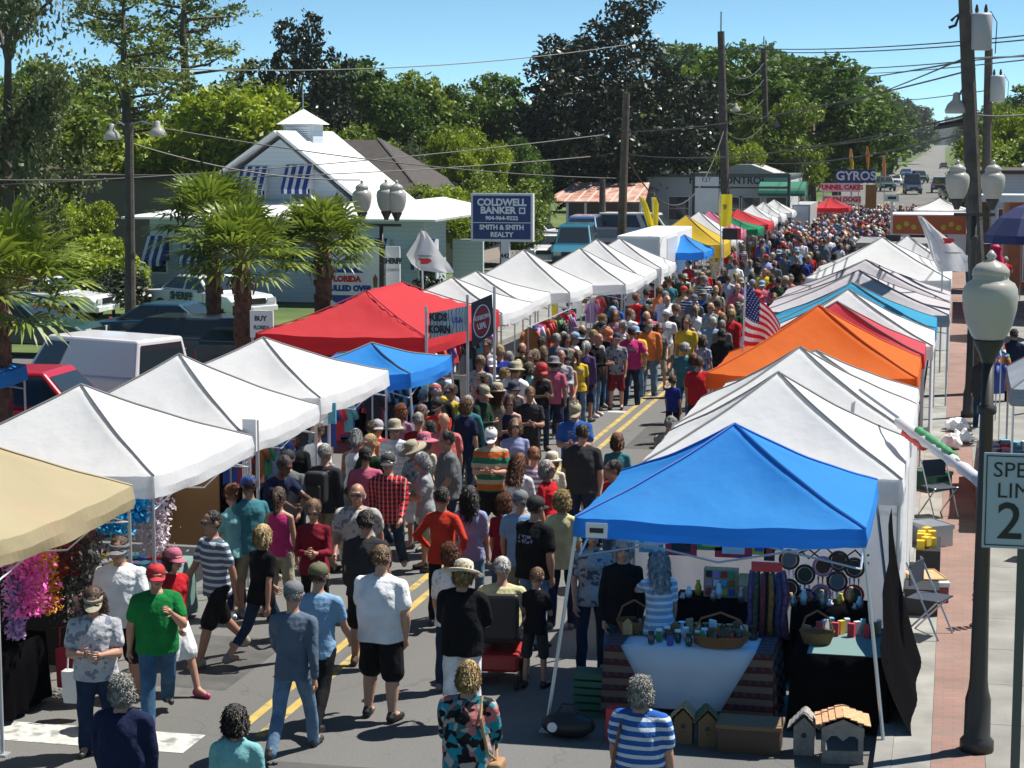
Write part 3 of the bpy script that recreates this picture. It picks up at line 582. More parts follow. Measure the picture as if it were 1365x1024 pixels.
def canopy(label, col, x0, x1, y0, y1, ze, zp, slant=0.0, val=.26, ridge=0.0, rdir='y', seed=0, walls='', group='pop up canopies along the street', seamc=None, badge=False, wallc=None):
    e = thing('canopy_tent', label, 'canopy tent', ((x0 + x1) / 2, (y0 + y1) / 2, 0), 0, group); rd = random.Random(seed + 5)
    w, d = (x1 - x0) / 2, (y1 - y0) / 2; n = 14
    def top(u, v):
        # u, v in -1..1 ; pyramid with slack cloth between the ridges
        au, av = abs(u), abs(v)
        if ridge:
            rr = ridge / d if rdir == 'y' else ridge / w
            if rdir == 'y': av = max(0, (av - rr) / (1 - rr))
            else: au = max(0, (au - rr) / (1 - rr))
        t = max(au, av); k = min(au, av) / t if t > 1e-6 else 0
        z = ze + (zp - ze) * (1 - t) - .17 * sin(pi * t) * (1 - k ** 3) * .55 - .05 * sin(pi * t) - (.045 * (1 - k ** 2) * t ** 3 if t > .5 else 0)
        z += .012 * sin(9 * u + 4 * v + seed) * sin(7 * v - 3 * u) * t + (.03 * max(0, k - .72) * sin(34 * (au - av)) * t)
        return z
    m = MB(); V = []
    for j in range(2 * n + 1):
        for i in range(2 * n + 1):
            u, v = i / n - 1, j / n - 1; V.append((u * w, v * d, top(u, v)))
    N_ = 2 * n + 1; TF = []
    for j in range(2 * n):
        for i in range(2 * n):
            a0, a1, a2, a3 = j * N_ + i, j * N_ + i + 1, (j + 1) * N_ + i + 1, (j + 1) * N_ + i
            TF += [(a0, a1, a2), (a0, a2, a3)] if (i < n) == (j < n) else [(a0, a1, a3), (a1, a2, a3)]
    m.add(V, TF)
    # valance
    per = [(i / n - 1, -1) for i in range(2 * n)] + [(1, i / n - 1) for i in range(2 * n)] + [(1 - i / n, 1) for i in range(2 * n)] + [(-1, 1 - i / n) for i in range(2 * n)]
    V = []
    for u, v in per:
        z = top(u, v); nx, ny = (u * 1.0 if abs(u) > .999 else 0), (v if abs(v) > .999 else 0)
        wv = .007 * sin(4.3 * (u - v) + seed) + .004 * sin(11 * u + 7 * v); V.append((u * w, v * d, z)); V.append((u * w + nx * (.02 + wv), v * d + ny * (.02 + wv), z - val * .55)); V.append((u * w + nx * (.01 - wv), v * d + ny * (.01 - wv), z - val + .008 * sin(5 * u + 4 * v)))
    L_ = len(per); m.add(V, [(3 * i + a, 3 * ((i + 1) % L_) + a, 3 * ((i + 1) % L_) + a + 1, 3 * i + a + 1) for i in range(L_) for a in (0, 1)])
    m.build('cover', col, e, smooth=False)
    me = e.children[0].data
    # smooth the roof but keep the valance edge
    fl = [p.index < 8 * n * n for p in me.polygons]; me.polygons.foreach_set('use_smooth', fl)
    sm = MB()
    for a in (-1, 1):
        for b in (-1, 1):
            P = []
            for k in range(15):
                t = 1 - k / 14
                if ridge and rdir == 'y': rr = ridge / d; u, v = a * t, b * (t * (1 - rr) + rr)
                elif ridge: rr = ridge / w; u, v = a * (t * (1 - rr) + rr), b * t
                else: u, v = a * t, b * t
                P.append((u * w, v * d, top(u, v) + .007))
            sm.tube(P, .012, 4)
    sm.build('ridge_seam', seamc or SEAM, e)
    if badge:
        b = MB(); b.b2((-w + .12, -d - .045, ze - .2), (-w + .34, -d - .041, ze - .05)); b.build('badge', WHITE, e)
        b = MB(); b.b2((-w + .16, -d - .05, ze - .15), (-w + .30, -d - .046, ze - .10)); b.build('badge_mark', BLACK, e)
    s = slant
    for a in (-1, 1):
        for b in (-1, 1):
            l = MB(); xx, yy = a * (w - .03), b * (d - .03); l.tube([(a * (w - .03 + s), b * (d - .03 + s), 0), (xx, yy, ze - .02)], .02, 6)
            l.box((a * (w - .03 + s), b * (d - .03 + s), .012), (.12, .12, .02)); l.build('leg', LEG, e)
    tr = MB(); zt = ze - .13
    for a in (-1, 1):
        for ax in (0, 1):
            for q in (0, 1):
                lo, hi = (-1, 0) if q == 0 else (0, 1)
                if ax == 0: pts = [((w - .04) * lo, a * (d - .04)), ((w - .04) * hi, a * (d - .04))]
                else: pts = [(a * (w - .04), (d - .04) * lo), (a * (w - .04), (d - .04) * hi)]
                tr.tube([(*pts[0], zt), (*pts[1], zt - .28)], .011, 4); tr.tube([(*pts[0], zt - .28), (*pts[1], zt)], .011, 4)
    tr.build('truss', LEG, e)
    for side in walls:
        q = MB(); K = 24; pts = []
        for i in range(K + 1):
            t = i / K * 2 - 1; wv = .03 * sin(i * 1.9 + seed)
            pts.append({'f': (t * w, -d + .02 + wv), 'b': (t * w, d - .02 + wv), 'l': (-w + .02 + wv, t * d), 'r': (w - .02 + wv, t * d)}[side])
        V = [];
        for x, y in pts: V += [(x, y, ze - .03), (x * 1.0, y, .9), (x, y, .06)]
        q.add(V, [(3 * i + a, 3 * i + 3 + a, 3 * i + 4 + a, 3 * i + 1 + a) for i in range(K) for a in (0, 1)]); q.build('side_wall', wallc or col, e, True)
    return e
def pk(px, py, Y): return A(px, py, Y).z
XF = -9.0
canopy('tan canopy at the lower left corner over the stall of pink boas', C_TAN, -11.95, -8.85, 16.75, 19.9, 2.12, 3.0, seed=1, seamc=mat('tan_seam', (.35, .3, .2), .8))
canopy('white canopy, nearest in the left row, just behind the tan canopy', C_WHITE, -12.1, -8.85, 20.5, 23.7, 2.12, pk(120, 513, 22.1), seed=2)
canopy('rumpled white canopy, second in the left row, between two smoother white ones', C_WHITE, -12.1, -9.05, 23.95, 27.0, 2.08, pk(243, 472, 25.5), seed=3)
canopy('white canopy, third in the left row, beside the small blue canopy', C_WHITE, -12.15, -9.1, 27.25, 30.8, 2.15, pk(347, 450, 29.0), seed=4)
canopy('small blue canopy in front of the large red one in the left row', C_BLUE, -10.9, -8.75, 30.9, 33.6, 2.1, pk(480, 457, 32.2), slant=.22, seed=5, badge=True)
canopy('large red double canopy in the left row with two peaks', C_RED, -13.3, -9.85, 35.9, 42.0, 2.2, pk(488, 388, 37.6), ridge=1.3, seed=6, val=.36, seamc=mat('dark_red_seam', (.2, .01, .02), .8))
for i, (px_, py_, Y, lb) in enumerate([(605, 370, 43.8, 'white canopy directly behind the red one in the left row'), (637, 362, 46.9, 'white canopy behind the flag with a red circle'), (700, 333, 50.2, 'tallest white canopy in the left row below the realty sign'),
        (775, 331, 53.4, 'white canopy with the yellow sign at its corner'), (797, 319, 56.6, 'white canopy over the purple sign, last but one of the white run'), (828, 318, 60.2, 'last white canopy of the left run, beside the white trailer')]):
    x = A(px_, py_, Y).x; zc = pk(px_, py_, Y)
    canopy(lb, C_WHITE, x - 1.6, x + 1.5, Y - 1.5, Y + 1.6, 2.1, zc, seed=10 + i)
def ft(lb, col, px_, py_, Y, px_r, ze=2.1, dy=3.0, slant=0, walls='', **k):
    """far canopy: peak seen at px_, py_; right edge at px_r; depth Y"""
    x = A(px_, py_, Y).x; w = abs(A(px_r, py_, Y - dy / 2).x - x)
    return canopy(lb, col, x - w, x + w, Y - dy / 2, Y + dy / 2, ze, pk(px_, py_, Y), slant=slant, seed=int(px_), walls=walls, **k)
ft('yellow canopy beside the far end of the white trailer', C_YEL, 915, 287, 74.5, 962, val=.5)
ft('low blue canopy in front of the yellow one', C_BLUE, 912, 313, 69.5, 938, slant=.2)
ft('white peaked canopy squeezed behind the yellow one', C_WHITE, 932, 282, 79, 975)
ft('pink canopy behind the yellow feather flag', C_PINK, 946, 281, 84, 985)
ft('green and white canopy between pink and red ones', C_GREEN, 975, 290, 88, 1010)
ft('red canopy past the green one on the left side', C_RED, 984, 279, 93, 1024)
for i, (a_, b_, Y, c_) in enumerate([(1003, 273, 98, 1030), (1018, 269, 103, 1042), (1032, 266, 109, 1056)]):
    ft(['nearest of three far white canopies past the red one', 'middle of three far white canopies past the red one', 'farthest of three white canopies at the far left'][i], C_WHITE, a_, b_, Y, c_)
ft('far red canopy in front of the food stand signs', C_RED, 1107, 263, 118, 1131)
# right row
canopy('bright blue canopy in the right foreground over the quilt and birdhouse stall', C_BLUE, -3.66, -.78, 18.95, 21.75, 2.17, pk(975, 568, 20.2), slant=.27, val=.19, seed=30, badge=True, seamc=mat('blue_seam', (.01, .12, .5), .7))
canopy('white canopy right behind the bright blue one in the right row', C_WHITE, -3.62, -.52, 22.2, 25.3, 2.12, pk(1037, 497, 23.7), seed=31, walls='fr', val=.3)
canopy('second white canopy behind the bright blue one', C_WHITE, -3.62, -.5, 25.5, 28.6, 2.15, pk(1065, 463, 27), seed=32, walls='r', val=.3)
canopy('low white canopy tucked in front of the orange one', C_WHITE, -3.6, -.52, 28.8, 31.6, 2.0, 2.72, seed=33, walls='r')
canopy('orange canopy in the right row beside the national flag', C_ORANGE, -3.95, -.55, 31.9, 35.1, 2.12, pk(1082, 408, 33.3), seed=34, badge=False, seamc=mat('dark_orange_seam', (.5, .07, .01), .8))
canopy('rose red canopy between the orange and the white one', C_RED2, -3.7, -.5, 35.2, 37.2, 2.15, 3.0, seed=35)
canopy('white canopy in the right row behind the rose red one', C_WHITE, -3.7, -.37, 37.3, 40.3, 2.1, pk(1128, 385, 38.9), seed=36, walls='r')
canopy('aqua canopy in the right row showing past the white one', C_TEAL, -3.9, -.36, 40.45, 43.4, 2.1, 2.95, seed=37)
canopy('nearer grey canopy in the right row', C_GREY, -4.2, -.1, 43.6, 46.9, 2.15, pk(1179, 361, 45.2), seed=38)
canopy('farther grey canopy in the right row', C_GREY, -4.2, -.1, 47.1, 50.6, 2.15, pk(1192, 347, 48.8), seed=39)
canopy('large white canopy past the grey ones in the right row', C_WHITE, -4.1, -.1, 55.5, 60.8, 2.1, pk(1188, 317, 58), seed=40, walls='f')
canopy('white canopy beside the flag with the red emblem', C_WHITE, -2.9, -.1, 62, 65, 2.1, 2.95, seed=41)
ft('far white and blue canopy above the orange food trailer', C_WHITE, 1253, 264, 96, 1288, ze=2.75)
# corner edge of another blue canopy at the left margin
p = A(-35, 505, 30); canopy('blue canopy whose corner pokes in at the left edge by the red car', C_BLUE, p.x - 2.2, A(36, 515, 31.4).x, 28.4, 31.4, 2.0, 2.5, seed=50)
p = A(1375, 335, 33); canopy('pale blue grey canopy cut by the right edge behind the lamp globe', cloth('slate_canopy_cloth', (.25, .30, .36), .1), p.x - .3, p.x + 2.9, 31, 34.2, 2.1, 3.35, seed=51)
# ------------------------------------------------------------ the quilt and birdhouse stall under the blue canopy
def table(label, x0, x1, y0, y1, z, col, skirt=.7, top=None, name='table', loc_name=None):
    e = thing('stall_table', label, 'table', ((x0 + x1) / 2, (y0 + y1) / 2, 0)); w, d = (x1 - x0) / 2, (y1 - y0) / 2
    m = MB(); m.b2((-w + .01, -d + .01, z - .035), (w - .01, d - .01, z - .008)); m.build('tabletop', WOOD, e)
    for a in (-1, 1):
        for b in (-1, 1):
            m = MB(); m.tube([(a * (w - .08), b * (d - .08), 0), (a * (w - .08), b * (d - .08), z - .035)], .018, 6); m.build('leg', LEG, e)
    m = MB(); per = []; n = 18
    for i in range(n): per.append((-w + 2 * w * i / n, -d))
    for i in range(n): per.append((w, -d + 2 * d * i / n))
    for i in range(n): per.append((w - 2 * w * i / n, d))
    for i in range(n): per.append((-w, d - 2 * d * i / n))
    V = [(0, 0, z)]; L_ = len(per)
    for k, (x, y) in enumerate(per):
        f = .022 * sin(k * 1.3) + .012 * sin(k * 2.9); nx, ny = x / w, y / d
        nx, ny = (nx if abs(nx) > .999 else 0), (ny if abs(ny) > .999 else 0)
        V += [(x, y, z), (x + nx * (.015 + f * .5), y + ny * (.015 + f * .5), z - skirt * .4), (x + nx * (.04 + f), y + ny * (.04 + f), z - skirt)]
    Fc = [(0, 1 + 3 * k, 1 + 3 * ((k + 1) % L_)) for k in range(L_)] + [(1 + 3 * k + a, 1 + 3 * k + a + 1, 1 + 3 * ((k + 1) % L_) + a + 1, 1 + 3 * ((k + 1) % L_) + a) for k in range(L_) for a in (0, 1)]
    m.add(V, Fc); tag(m.build('tablecloth', col, None, True, ((x0 + x1) / 2, (y0 + y1) / 2, 0)), label.replace('table', 'cloth', 1) if 'table' in label else label + ' cloth', 'tablecloth')
    return e
TC_W = mat('white_table_linen', (.62, .64, .70), .85, bump=.2, bscale=6); TC_B = mat('black_table_cloth', (.003, .003, .004), 1.0, bump=.3, bscale=8, spec=.02); TC_G = mat('green_grey_cloth', (.12, .2, .18), .85)
def weave(nt, src, tc):
    o = sep(nt, tc); f = math_(nt, 'FRACT', math_(nt, 'MULTIPLY', math_(nt, 'ADD', o[2], math_(nt, 'MULTIPLY', math_(nt, 'PINGPONG', o[1], .06), .5)), 7.5)); g_ = math_(nt, 'FRACT', math_(nt, 'ADD', math_(nt, 'MULTIPLY', math_(nt, 'ADD', o[0], o[1]), 11), math_(nt, 'MULTIPLY', o[2], 3)))
    a = mixc(nt, math_(nt, 'LESS_THAN', f, .5), (.075, .012, .012), (.15, .11, .085)); return mixc(nt, math_(nt, 'MULTIPLY', math_(nt, 'GREATER_THAN', f, .7), math_(nt, 'LESS_THAN', g_, .4)), a, (.05, .04, .08))
WEAVE = mat('woven_red_blanket', rough=.95, build=weave)
table('white clothed table at the front of the blue canopy stall', -3.35, -1.75, 19.35, 20.25, .76, TC_W, .62)
# patterned blankets hanging over its two ends
for i, (x, lb) in enumerate(((-3.37, 'red woven blanket draped on the left end of the white table'), (-1.73, 'red woven blanket draped on the right end of the white table'))):
    m = MB(); s = 1 if i == 0 else -1
    n = 10
    V = []
    for k in range(n + 1):
        y = 19.28 + 1.0 * k / n; V += [(x + s * .13, y, .775), (x - s * .035, y, .772), (x - s * (.06 + .02 * sin(k * 2)), y, .40), (x - s * (.08 + .03 * sin(k * 2)), y, .08)]
    m.add(V, [(4 * k + a, 4 * k + 4 + a, 4 * k + 5 + a, 4 * k + 1 + a) for k in range(n) for a in range(3)])
    m.add([(x + s * .13, 19.28, .776), (x - s * .04, 19.28, .776), (x - s * .07, 19.23, .06), (x + s * .50, 19.21, .12)], [(0, 1, 2, 3)])
    tag(m.build('blanket', WEAVE), lb, 'blanket')
table('black clothed table on the right of the blue canopy stall', -1.5, -.55, 19.3, 20.6, .78, TC_B, .74)
table('dark clothed rear table under the hanging quilts', -2.95, -1.75, 21.0, 21.6, .86, TC_B, .8)
table('dark clothed rear table below the round wall hangings', -1.65, -.85, 21.0, 21.6, .84, TC_B, .8)
m = MB(); m.b2((-1.35, 19.35, .787), (-.62, 20.45, .797)); tag(m.build('table_runner', TC_G), 'grey green runner laid on the black clothed table', 'table runner')
def fixn_(o): fixn(o.data); return o
def item(name, label, cat, m, mt, group=None, **k): return tag(m.build(name, mt, None, **k), label, cat, group)
WICK = mat('wicker', (.22, .12, .05), .85, bump=.8, bscale=50); PINE_ = mat('raw_pine_wood', (.45, .29, .14), .7, var=.2, vscale=12); DKW = mat('dark_brown_wood', (.07, .035, .02), .5)
CLOTHC = [(.5, .03, .05), (.05, .25, .1), (.6, .45, .05), (.03, .08, .35), (.7, .25, .35), (.6, .6, .62), (.1, .35, .45), (.35, .12, .03), (.02, .02, .03), (.45, .2, .5)]
GN = ['red', 'green', 'yellow', 'navy', 'pink', 'white', 'teal', 'rust', 'black', 'violet']
def cm(i): c = CLOTHC[i % len(CLOTHC)]; return mat('coloured_goods_%s' % ['red', 'green', 'yellow', 'navy', 'pink', 'white', 'teal', 'rust', 'black', 'violet'][i % 10], c, .7, var=.15, vscale=9)
def basket(x, y, z, r, lb, fill):
    e = thing('wicker_basket', lb, 'basket', (x, y, z)); m = MB(); m.lathe((0, 0, 0), [(r * .75, 0), (r, .12), (r * 1.03, .13), (r * .95, .12), (r * .7, .02)], 16, sx=1.4); m.build('body', WICK, e)
    m = MB(); m.tube([(-r * 1.3, 0, .11), (-r * .9, 0, .27), (0, 0, .34), (r * .9, 0, .27), (r * 1.3, 0, .11)], .012, 6); m.build('handle', WICK, e)
    if fill:
        for k in range(7):
            m = MB(); a = k * .9; m.lathe((r * .9 * cos(a), r * .5 * sin(a), .04), [(.028, 0), (.03, .07), (.02, .09), (.022, .11)], 8); tag(m.build('wrapped_treat', [GLASS, DKW, cm(7), WHITE, cm(1), GLASS, cm(0)][k], None, True, (x, y, z)), 'small colourful wrapped jar standing in the long wicker basket', 'jar', 'jars in the wicker basket')
basket(-2.25, 19.55, .775, .22, 'long wicker basket of small jars on the white table', True)
basket(-1.28, 19.75, .80, .13, 'tall handled wicker basket on the black table', False)
basket(-3.2, 19.9, .775, .14, 'dark wicker basket at the left end of the white table', False)
for k in range(9):
    m = MB(); m.lathe((0, 0, 0), [(.035, 0), (.04, .07), (.03, .09), (.03, .11)], 10); x, y = -2.95 + .065 * k, 19.45 + .12 * (k % 3)
    e = thing('jam_jar', 'small dark jar on the front left of the white clothed table', 'jar', (x, y, .775), 0, 'dark jars on the white table'); m.build('glass_body', [GLASS, cm(k)][k % 2], e, True); m = MB(); m.lathe((0, 0, .11), [(.034, 0), (.034, .02)], 10); m.build('lid', WHITE if k % 3 else BLACK, e)
# spinner rack of scarves
e = thing('scarf_rack', 'tall narrow rack hung with patterned scarves and a red sign on top', 'display rack', (-1.83, 20.15, 0))
m = MB(); m.tube([(0, 0, 0), (0, 0, 1.5)], .02); m.lathe((0, 0, 0), [(.2, 0), (.2, .02)], 12); m.build('stand', BLACK, e)
for k in range(14):
    a = k * .45; m = MB(); x, y = .17 * cos(a), .12 * sin(a); m.tube([(x, y, 1.44), (x * 1.15 + .01, y * 1.2, 1.2), (x * 1.05, y * 1.1 - .01, .95), (x * 1.2, y * 1.2, .72 + .04 * (k % 3))], [.022, .03, .026, .038], 7); m.build('scarf', mat('scarf_' + str(k % 5), [(.12, .02, .03), (.2, .1, .02), (.03, .04, .1), (.1, .05, .14), (.05, .06, .03)][k % 5], .9, var=.6, vscale=26), e, True)
m = MB(); m.b2((-.16, -.13, 1.46), (.16, -.10, 1.56)); m.build('sign', RED, e)
# display box, roll-top box
e = thing('display_case', 'pale open display case with rows of small goods on the rear table', 'display case', (-2.45, 21.3, .87))
m = MB(); m.b2((-.19, -.04, 0), (.19, .08, .32)); m.build('body', PINE_, e)
for r_ in range(3):
    for c_ in range(4): m = MB(); m.b2((-.165 + .085 * c_, -.06, .03 + .1 * r_), (-.10 + .085 * c_, -.042, .10 + .1 * r_)); m.build('goods', cm(r_ * 4 + c_), e)
e = thing('bread_box', 'rolled top wooden bread box on the rear table', 'wooden box', (-2.0, 21.25, .87))
m = MB(); m.prism([(-.14, 0), (.14, 0), (.14, .16), (.10, .25), (.0, .29), (-.10, .26), (-.14, .18)], -.24, .24, 'x'); fixn(m.build('body', mat('orange_varnished_wood', (.45, .17, .05), .3, coat=.5), e).data)
m = MB(); m.ell((0, -.15, .12), (.02, .02, .02)); m.build('knob', BLACK, e)
for k in range(26):
    x = -2.85 + 1.95 * (k / 25) + .03 * sin(k * 5); y = 21.1 + .12 * (k % 4); m = MB(); h_ = .05 + .05 * (k % 3)
    m.lathe((0, 0, 0), [(.03, 0), (.04, h_ * .6), (.02, h_), (.025, h_ + .02)], 8); tag(m.build('trinket', [STEEL, WHITE, cm(k), PINE_][k % 4], None, True, (x, y, .865 if x < -1.7 else .845)), ['little silver trinket', 'little white trinket', 'little %s trinket' % GN[k % 10], 'little wooden trinket'][k % 4] + ' set out on the dark rear tables', 'trinket', 'trinkets on the rear tables')
for k in range(12):
    x = -1.28 + .055 * k; y = 20.1 + .1 * (k % 3); m = MB(); m.box((0, 0, .07), (.07, .05, .14), k); tag(m.build('gift_bag', cm([0, 5, 6, 0, 2, 5][k % 6]), None, False, (x, y, .80)), 'small ' + GN[[0, 5, 6, 0, 2, 5][k % 6]] + ' gift bag standing on the green runner', 'bag', 'gift bags on the green runner')
for k in range(24):
    x = -3.25 + .062 * k if k < 22 else -1.4 + .1 * (k - 22); y = 19.78 + .11 * (k % 4); m = MB(); q = k % 4
    if q == 0: m.prism([(-.05, 0), (.05, 0), (.05, .12), (0, .17), (-.05, .12)], -.02, .02)
    elif q == 1: m.lathe((0, 0, 0), [(.05, 0), (.055, .03), (.02, .05), (.02, .12), (.04, .14)], 10)
    elif q == 2: m.b2((-.045, -.012, 0), (.045, .012, .15)); m.b2((-.03, -.02, .03), (.03, -.012, .12))
    else: m.b2((-.06, -.04, 0), (.06, .04, .05)); m.b2((-.045, -.03, .052), (.045, .03, .08))
    tag(fixn_(m.build('wooden_craft', [PINE_, DKW, mat('honey_wood', (.38, .2, .08), .5), mat('brown_wood', (.2, .12, .06), .8), WHITE][k % 5], None, False, (x, y, .772), k * .4)), ['little house shaped plaque', 'turned wooden candle stand', 'small upright picture frame', 'small lidded wooden box'][q] + ' in ' + ['raw pine', 'dark wood', 'honey wood', 'brown wood', 'white'][k % 5] + ' on the white clothed table', 'craft', 'crafts on the white table')
# quilts hanging from the back rail
for k, (px_, c_, w_, h_, lb) in enumerate([(868, 6, .28, .35, 'teal quilt hanging behind the vendors'), (908, 0, .36, .42, 'dark red quilt hanging left of the green one'), (948, 1, .34, .3, 'yellow and green banded quilt hanging in the middle'), (978, 0, .42, .36, 'red quilt with a pale square'), (1012, 2, .16, .3, 'narrow yellow quilt at the right of the row'), (1026, 8, .12, .45, 'narrow black quilt next to the yellow one')]):
    p = A(px_, 700, 21.6); h_ = 2.0 - A(px_, dict([(868, 737), (908, 741), (948, 734), (978, 744), (1012, 740), (1026, 748)])[px_], 21.6).z; e = thing('hanging_quilt', lb, 'quilt', (p.x, 21.62, 2.0))
    m = MB(); m.b2((-w_ / 2, -.012, -h_), (w_ / 2, .012, 0)); m.build('panel', cm(c_), e)
    m = MB(); m.b2((-w_ * .3, -.016, -h_ * .94), (w_ * .3, -.013, -h_ * .6)); m.build('patch', cm([5, 8, 2, 5, 3, 0][k]), e)
# lattice with round hangings
e = thing('lattice_hanger', 'black zigzag lattice hung on the white wall behind the blue canopy stall', 'lattice', (0, 22.12, 0))
m = MB(); pts = [A(x, y, 22.1) for x, y in ((1030, 735), (1055, 722), (1078, 745), (1098, 728), (1120, 748), (1140, 734), (1158, 752))]
m.tube([(p.x, 0, p.z) for p in pts], .012, 5); m.tube([(p.x, -.015, p.z + (.11 if i % 2 == 0 else -.17)) for i, p in enumerate(pts)], .012, 5); m.build('slats', BLACK, e)
for k, (x, y) in enumerate([(1052, 746), (1073, 766), (1097, 755), (1116, 775), (1139, 757), (1052, 785), (1094, 792), (1138, 793), (1118, 748), (1075, 798)]):
    p = A(x, y, 22.0); e = thing('round_hanging', 'round wall hanging with %s web on the black lattice, %s' % (['pale', 'olive', 'rust'][k % 3], ['top left', 'second in the upper row', 'third from left', 'upper right of centre', 'top right', 'lower left', 'lower centre', 'lowest right', 'top centre', 'between the two lower ones'][k]), 'wall hanging', (p.x, 22.0, p.z), 0, 'round hangings on the lattice')
    m = MB(); r_ = .105; m.tube([(r_ * cos(a * pi / 8), 0, r_ * sin(a * pi / 8)) for a in range(17)], .018, 6, False); m.build('hoop', [DKW, BLACK, cm(4), DKW][k % 4] if k != 7 else cm(0), e)
    m = MB(); m.prism([(.085 * cos(a * pi / 8), .085 * sin(a * pi / 8)) for a in range(16)], -.008, .004); m.build('web', [mat('pale_web', (.22, .2, .18), .9), mat('olive_web', (.07, .07, .04), .9), mat('rust_web', (.16, .06, .03), .9)][k % 3], e)
    m = MB()
    for q in (-.05, 0, .05): m.prism([(q - .012, -.12), (q + .012, -.12), (q, -.27)], -.004, .004)
    m.build('feathers', cm(5 + k % 3), e)
# birdhouses on the ground
def birdhouse(x, y, s, lb, mt, roof, rz=0, open_=False):
    e = thing('birdhouse', lb, 'birdhouse', (x, y, 0), rz)
    if open_:
        m = MB()
        for a in (-1, 1):
            for b in (-1, 1): m.box((a * .17 * s, b * .13 * s, .17 * s), (.03 * s, .03 * s, .34 * s))
        m.b2((-.19 * s, -.15 * s, 0), (.19 * s, .15 * s, .03 * s)); m.b2((-.155 * s, -.145 * s, .03 * s), (.155 * s, -.13 * s, .12 * s))
        m.build('body', mt, e)
        m = MB(); P = [(-.19, .34), (-.19, .27), (-.15, .22), (-.11, .265), (-.06, .27), (0, .22), (.06, .27), (.11, .265), (.15, .22), (.19, .27), (.19, .34), (0, .42)]
        m.prism([(a * s, b * s) for a, b in P], -.165 * s, -.15 * s); fixn(m.build('scalloped_front', mt, e).data)
    else:
        m = MB(); m.prism([(-.1 * s, 0), (.1 * s, 0), (.1 * s, .28 * s), (0, .38 * s), (-.1 * s, .28 * s)], -.1 * s, .1 * s); fixn(m.build('body', mt, e).data)
        m = MB(); m.prism([(.028 * s * cos(a), .028 * s * sin(a) + .2 * s) for a in np.linspace(0, 6.28, 12, endpoint=False)], -.105 * s, -.101 * s); m.build('hole', BLACK, e)
        m = MB(); m.tube([(0, -.1 * s, .14 * s), (0, -.15 * s, .14 * s)], .008 * s); m.build('perch', mt, e)
    m = MB(); k = .24 if open_ else .15; h0, h1 = (.36, .45) if open_ else (.26, .42); d_ = .2 if open_ else .13
    for a in (-1, 1):
        for j in range(4):
            t0, t1 = j / 4, (j + 1) / 4 + .02; z0, z1 = h1 + (h0 - h1) * t0, h1 + (h0 - h1) * t1
            slab(m, *[(a * k * t * s, yy * s, z * s + .012 * j * 0) for t, yy, z in ((t0, -d_, z0), (t1, -d_, z1 + .012), (t1, d_, z1 + .012), (t0, d_, z0))][::a], t=.01)
    m.build('roof', roof, e); return e
SHK = mat('cedar_shake', (.55, .30, .15), .8, var=.35, vscale=30); GW = mat('grey_barn_wood', (.28, .26, .23), .85, var=.2, vscale=20)
p = G(1122, 1012); birdhouse(p.x, p.y, 1.05, 'open sided bird feeder house with cedar shake roof at the canopy front', GW, SHK, .1, True)
p = G(1072, 1003); birdhouse(p.x, p.y, 1.0, 'grey cone shaped birdhouse beside the shake roofed feeder', GW, GW)
p = G(912, 988); birdhouse(p.x, p.y, .9, 'brown birdhouse under the white table, left one', mat('brown_wood', (.2, .12, .06), .8), PINE_)
p = G(942, 992); birdhouse(p.x, p.y, .9, 'brown birdhouse under the white table, right one', mat('brown_wood', (.2, .12, .06), .8), mat('moss_roof', (.1, .12, .05), .9), .2)
e = thing('wooden_chest', 'low wooden chest on the ground right of the birdhouses', 'chest', (G(1000, 998).x, G(1000, 998).y, 0))
m = MB(); m.b2((-.3, -.18, 0), (.3, .18, .24)); m.build('body', DKW, e); m = MB(); m.b2((-.32, -.2, .243), (.32, .2, .28)); m.build('lid', mat('brown_wood', (.2, .12, .06), .8), e)
e = thing('storage_tote', 'green slatted storage tote stack by the left legs of the blue canopy', 'crate', (G(786, 955).x, G(786, 955).y + .1, 0))
for k in range(6): m = MB(); m.b2((-.17, -.14, .08 * k), (.17, .14, .08 * k + .06)); m.build('drawer', mat('dark_green_plastic', (.02, .11, .07), .5), e)
p = G(748, 985); e = thing('duffel_bag', 'black duffel bag on the asphalt at the left canopy leg', 'bag', (p.x + .05, p.y + .1, 0)); m = MB(); m.ell((0, 0, .12), (.28, .16, .13)); m.build('body', BLACK, e, True)
m = MB(); m.tube([(-.12, 0, .22), (-.06, 0, .33), (.06, 0, .33), (.12, 0, .22)], .012); m.build('handle', BLACK, e); m = MB(); m.prism([(-.13 + .05 * cos(a), .13 + .05 * sin(a)) for a in np.linspace(0, 6.28, 12, endpoint=False)], -.165, -.15); m.build('patch', WHITE, e)
p = G(826, 985); e = thing('tote_bag', 'red and blue shopping bag on the ground under the white table end', 'bag', (p.x, p.y, 0)); m = MB(); m.b2((-.13, -.07, 0), (.02, .07, .32)); m.build('red_side', RED, e); m = MB(); m.b2((.022, -.07, 0), (.12, .07, .3)); m.build('blue_side', mat('blue_bag', (.02, .08, .4), .6), e)
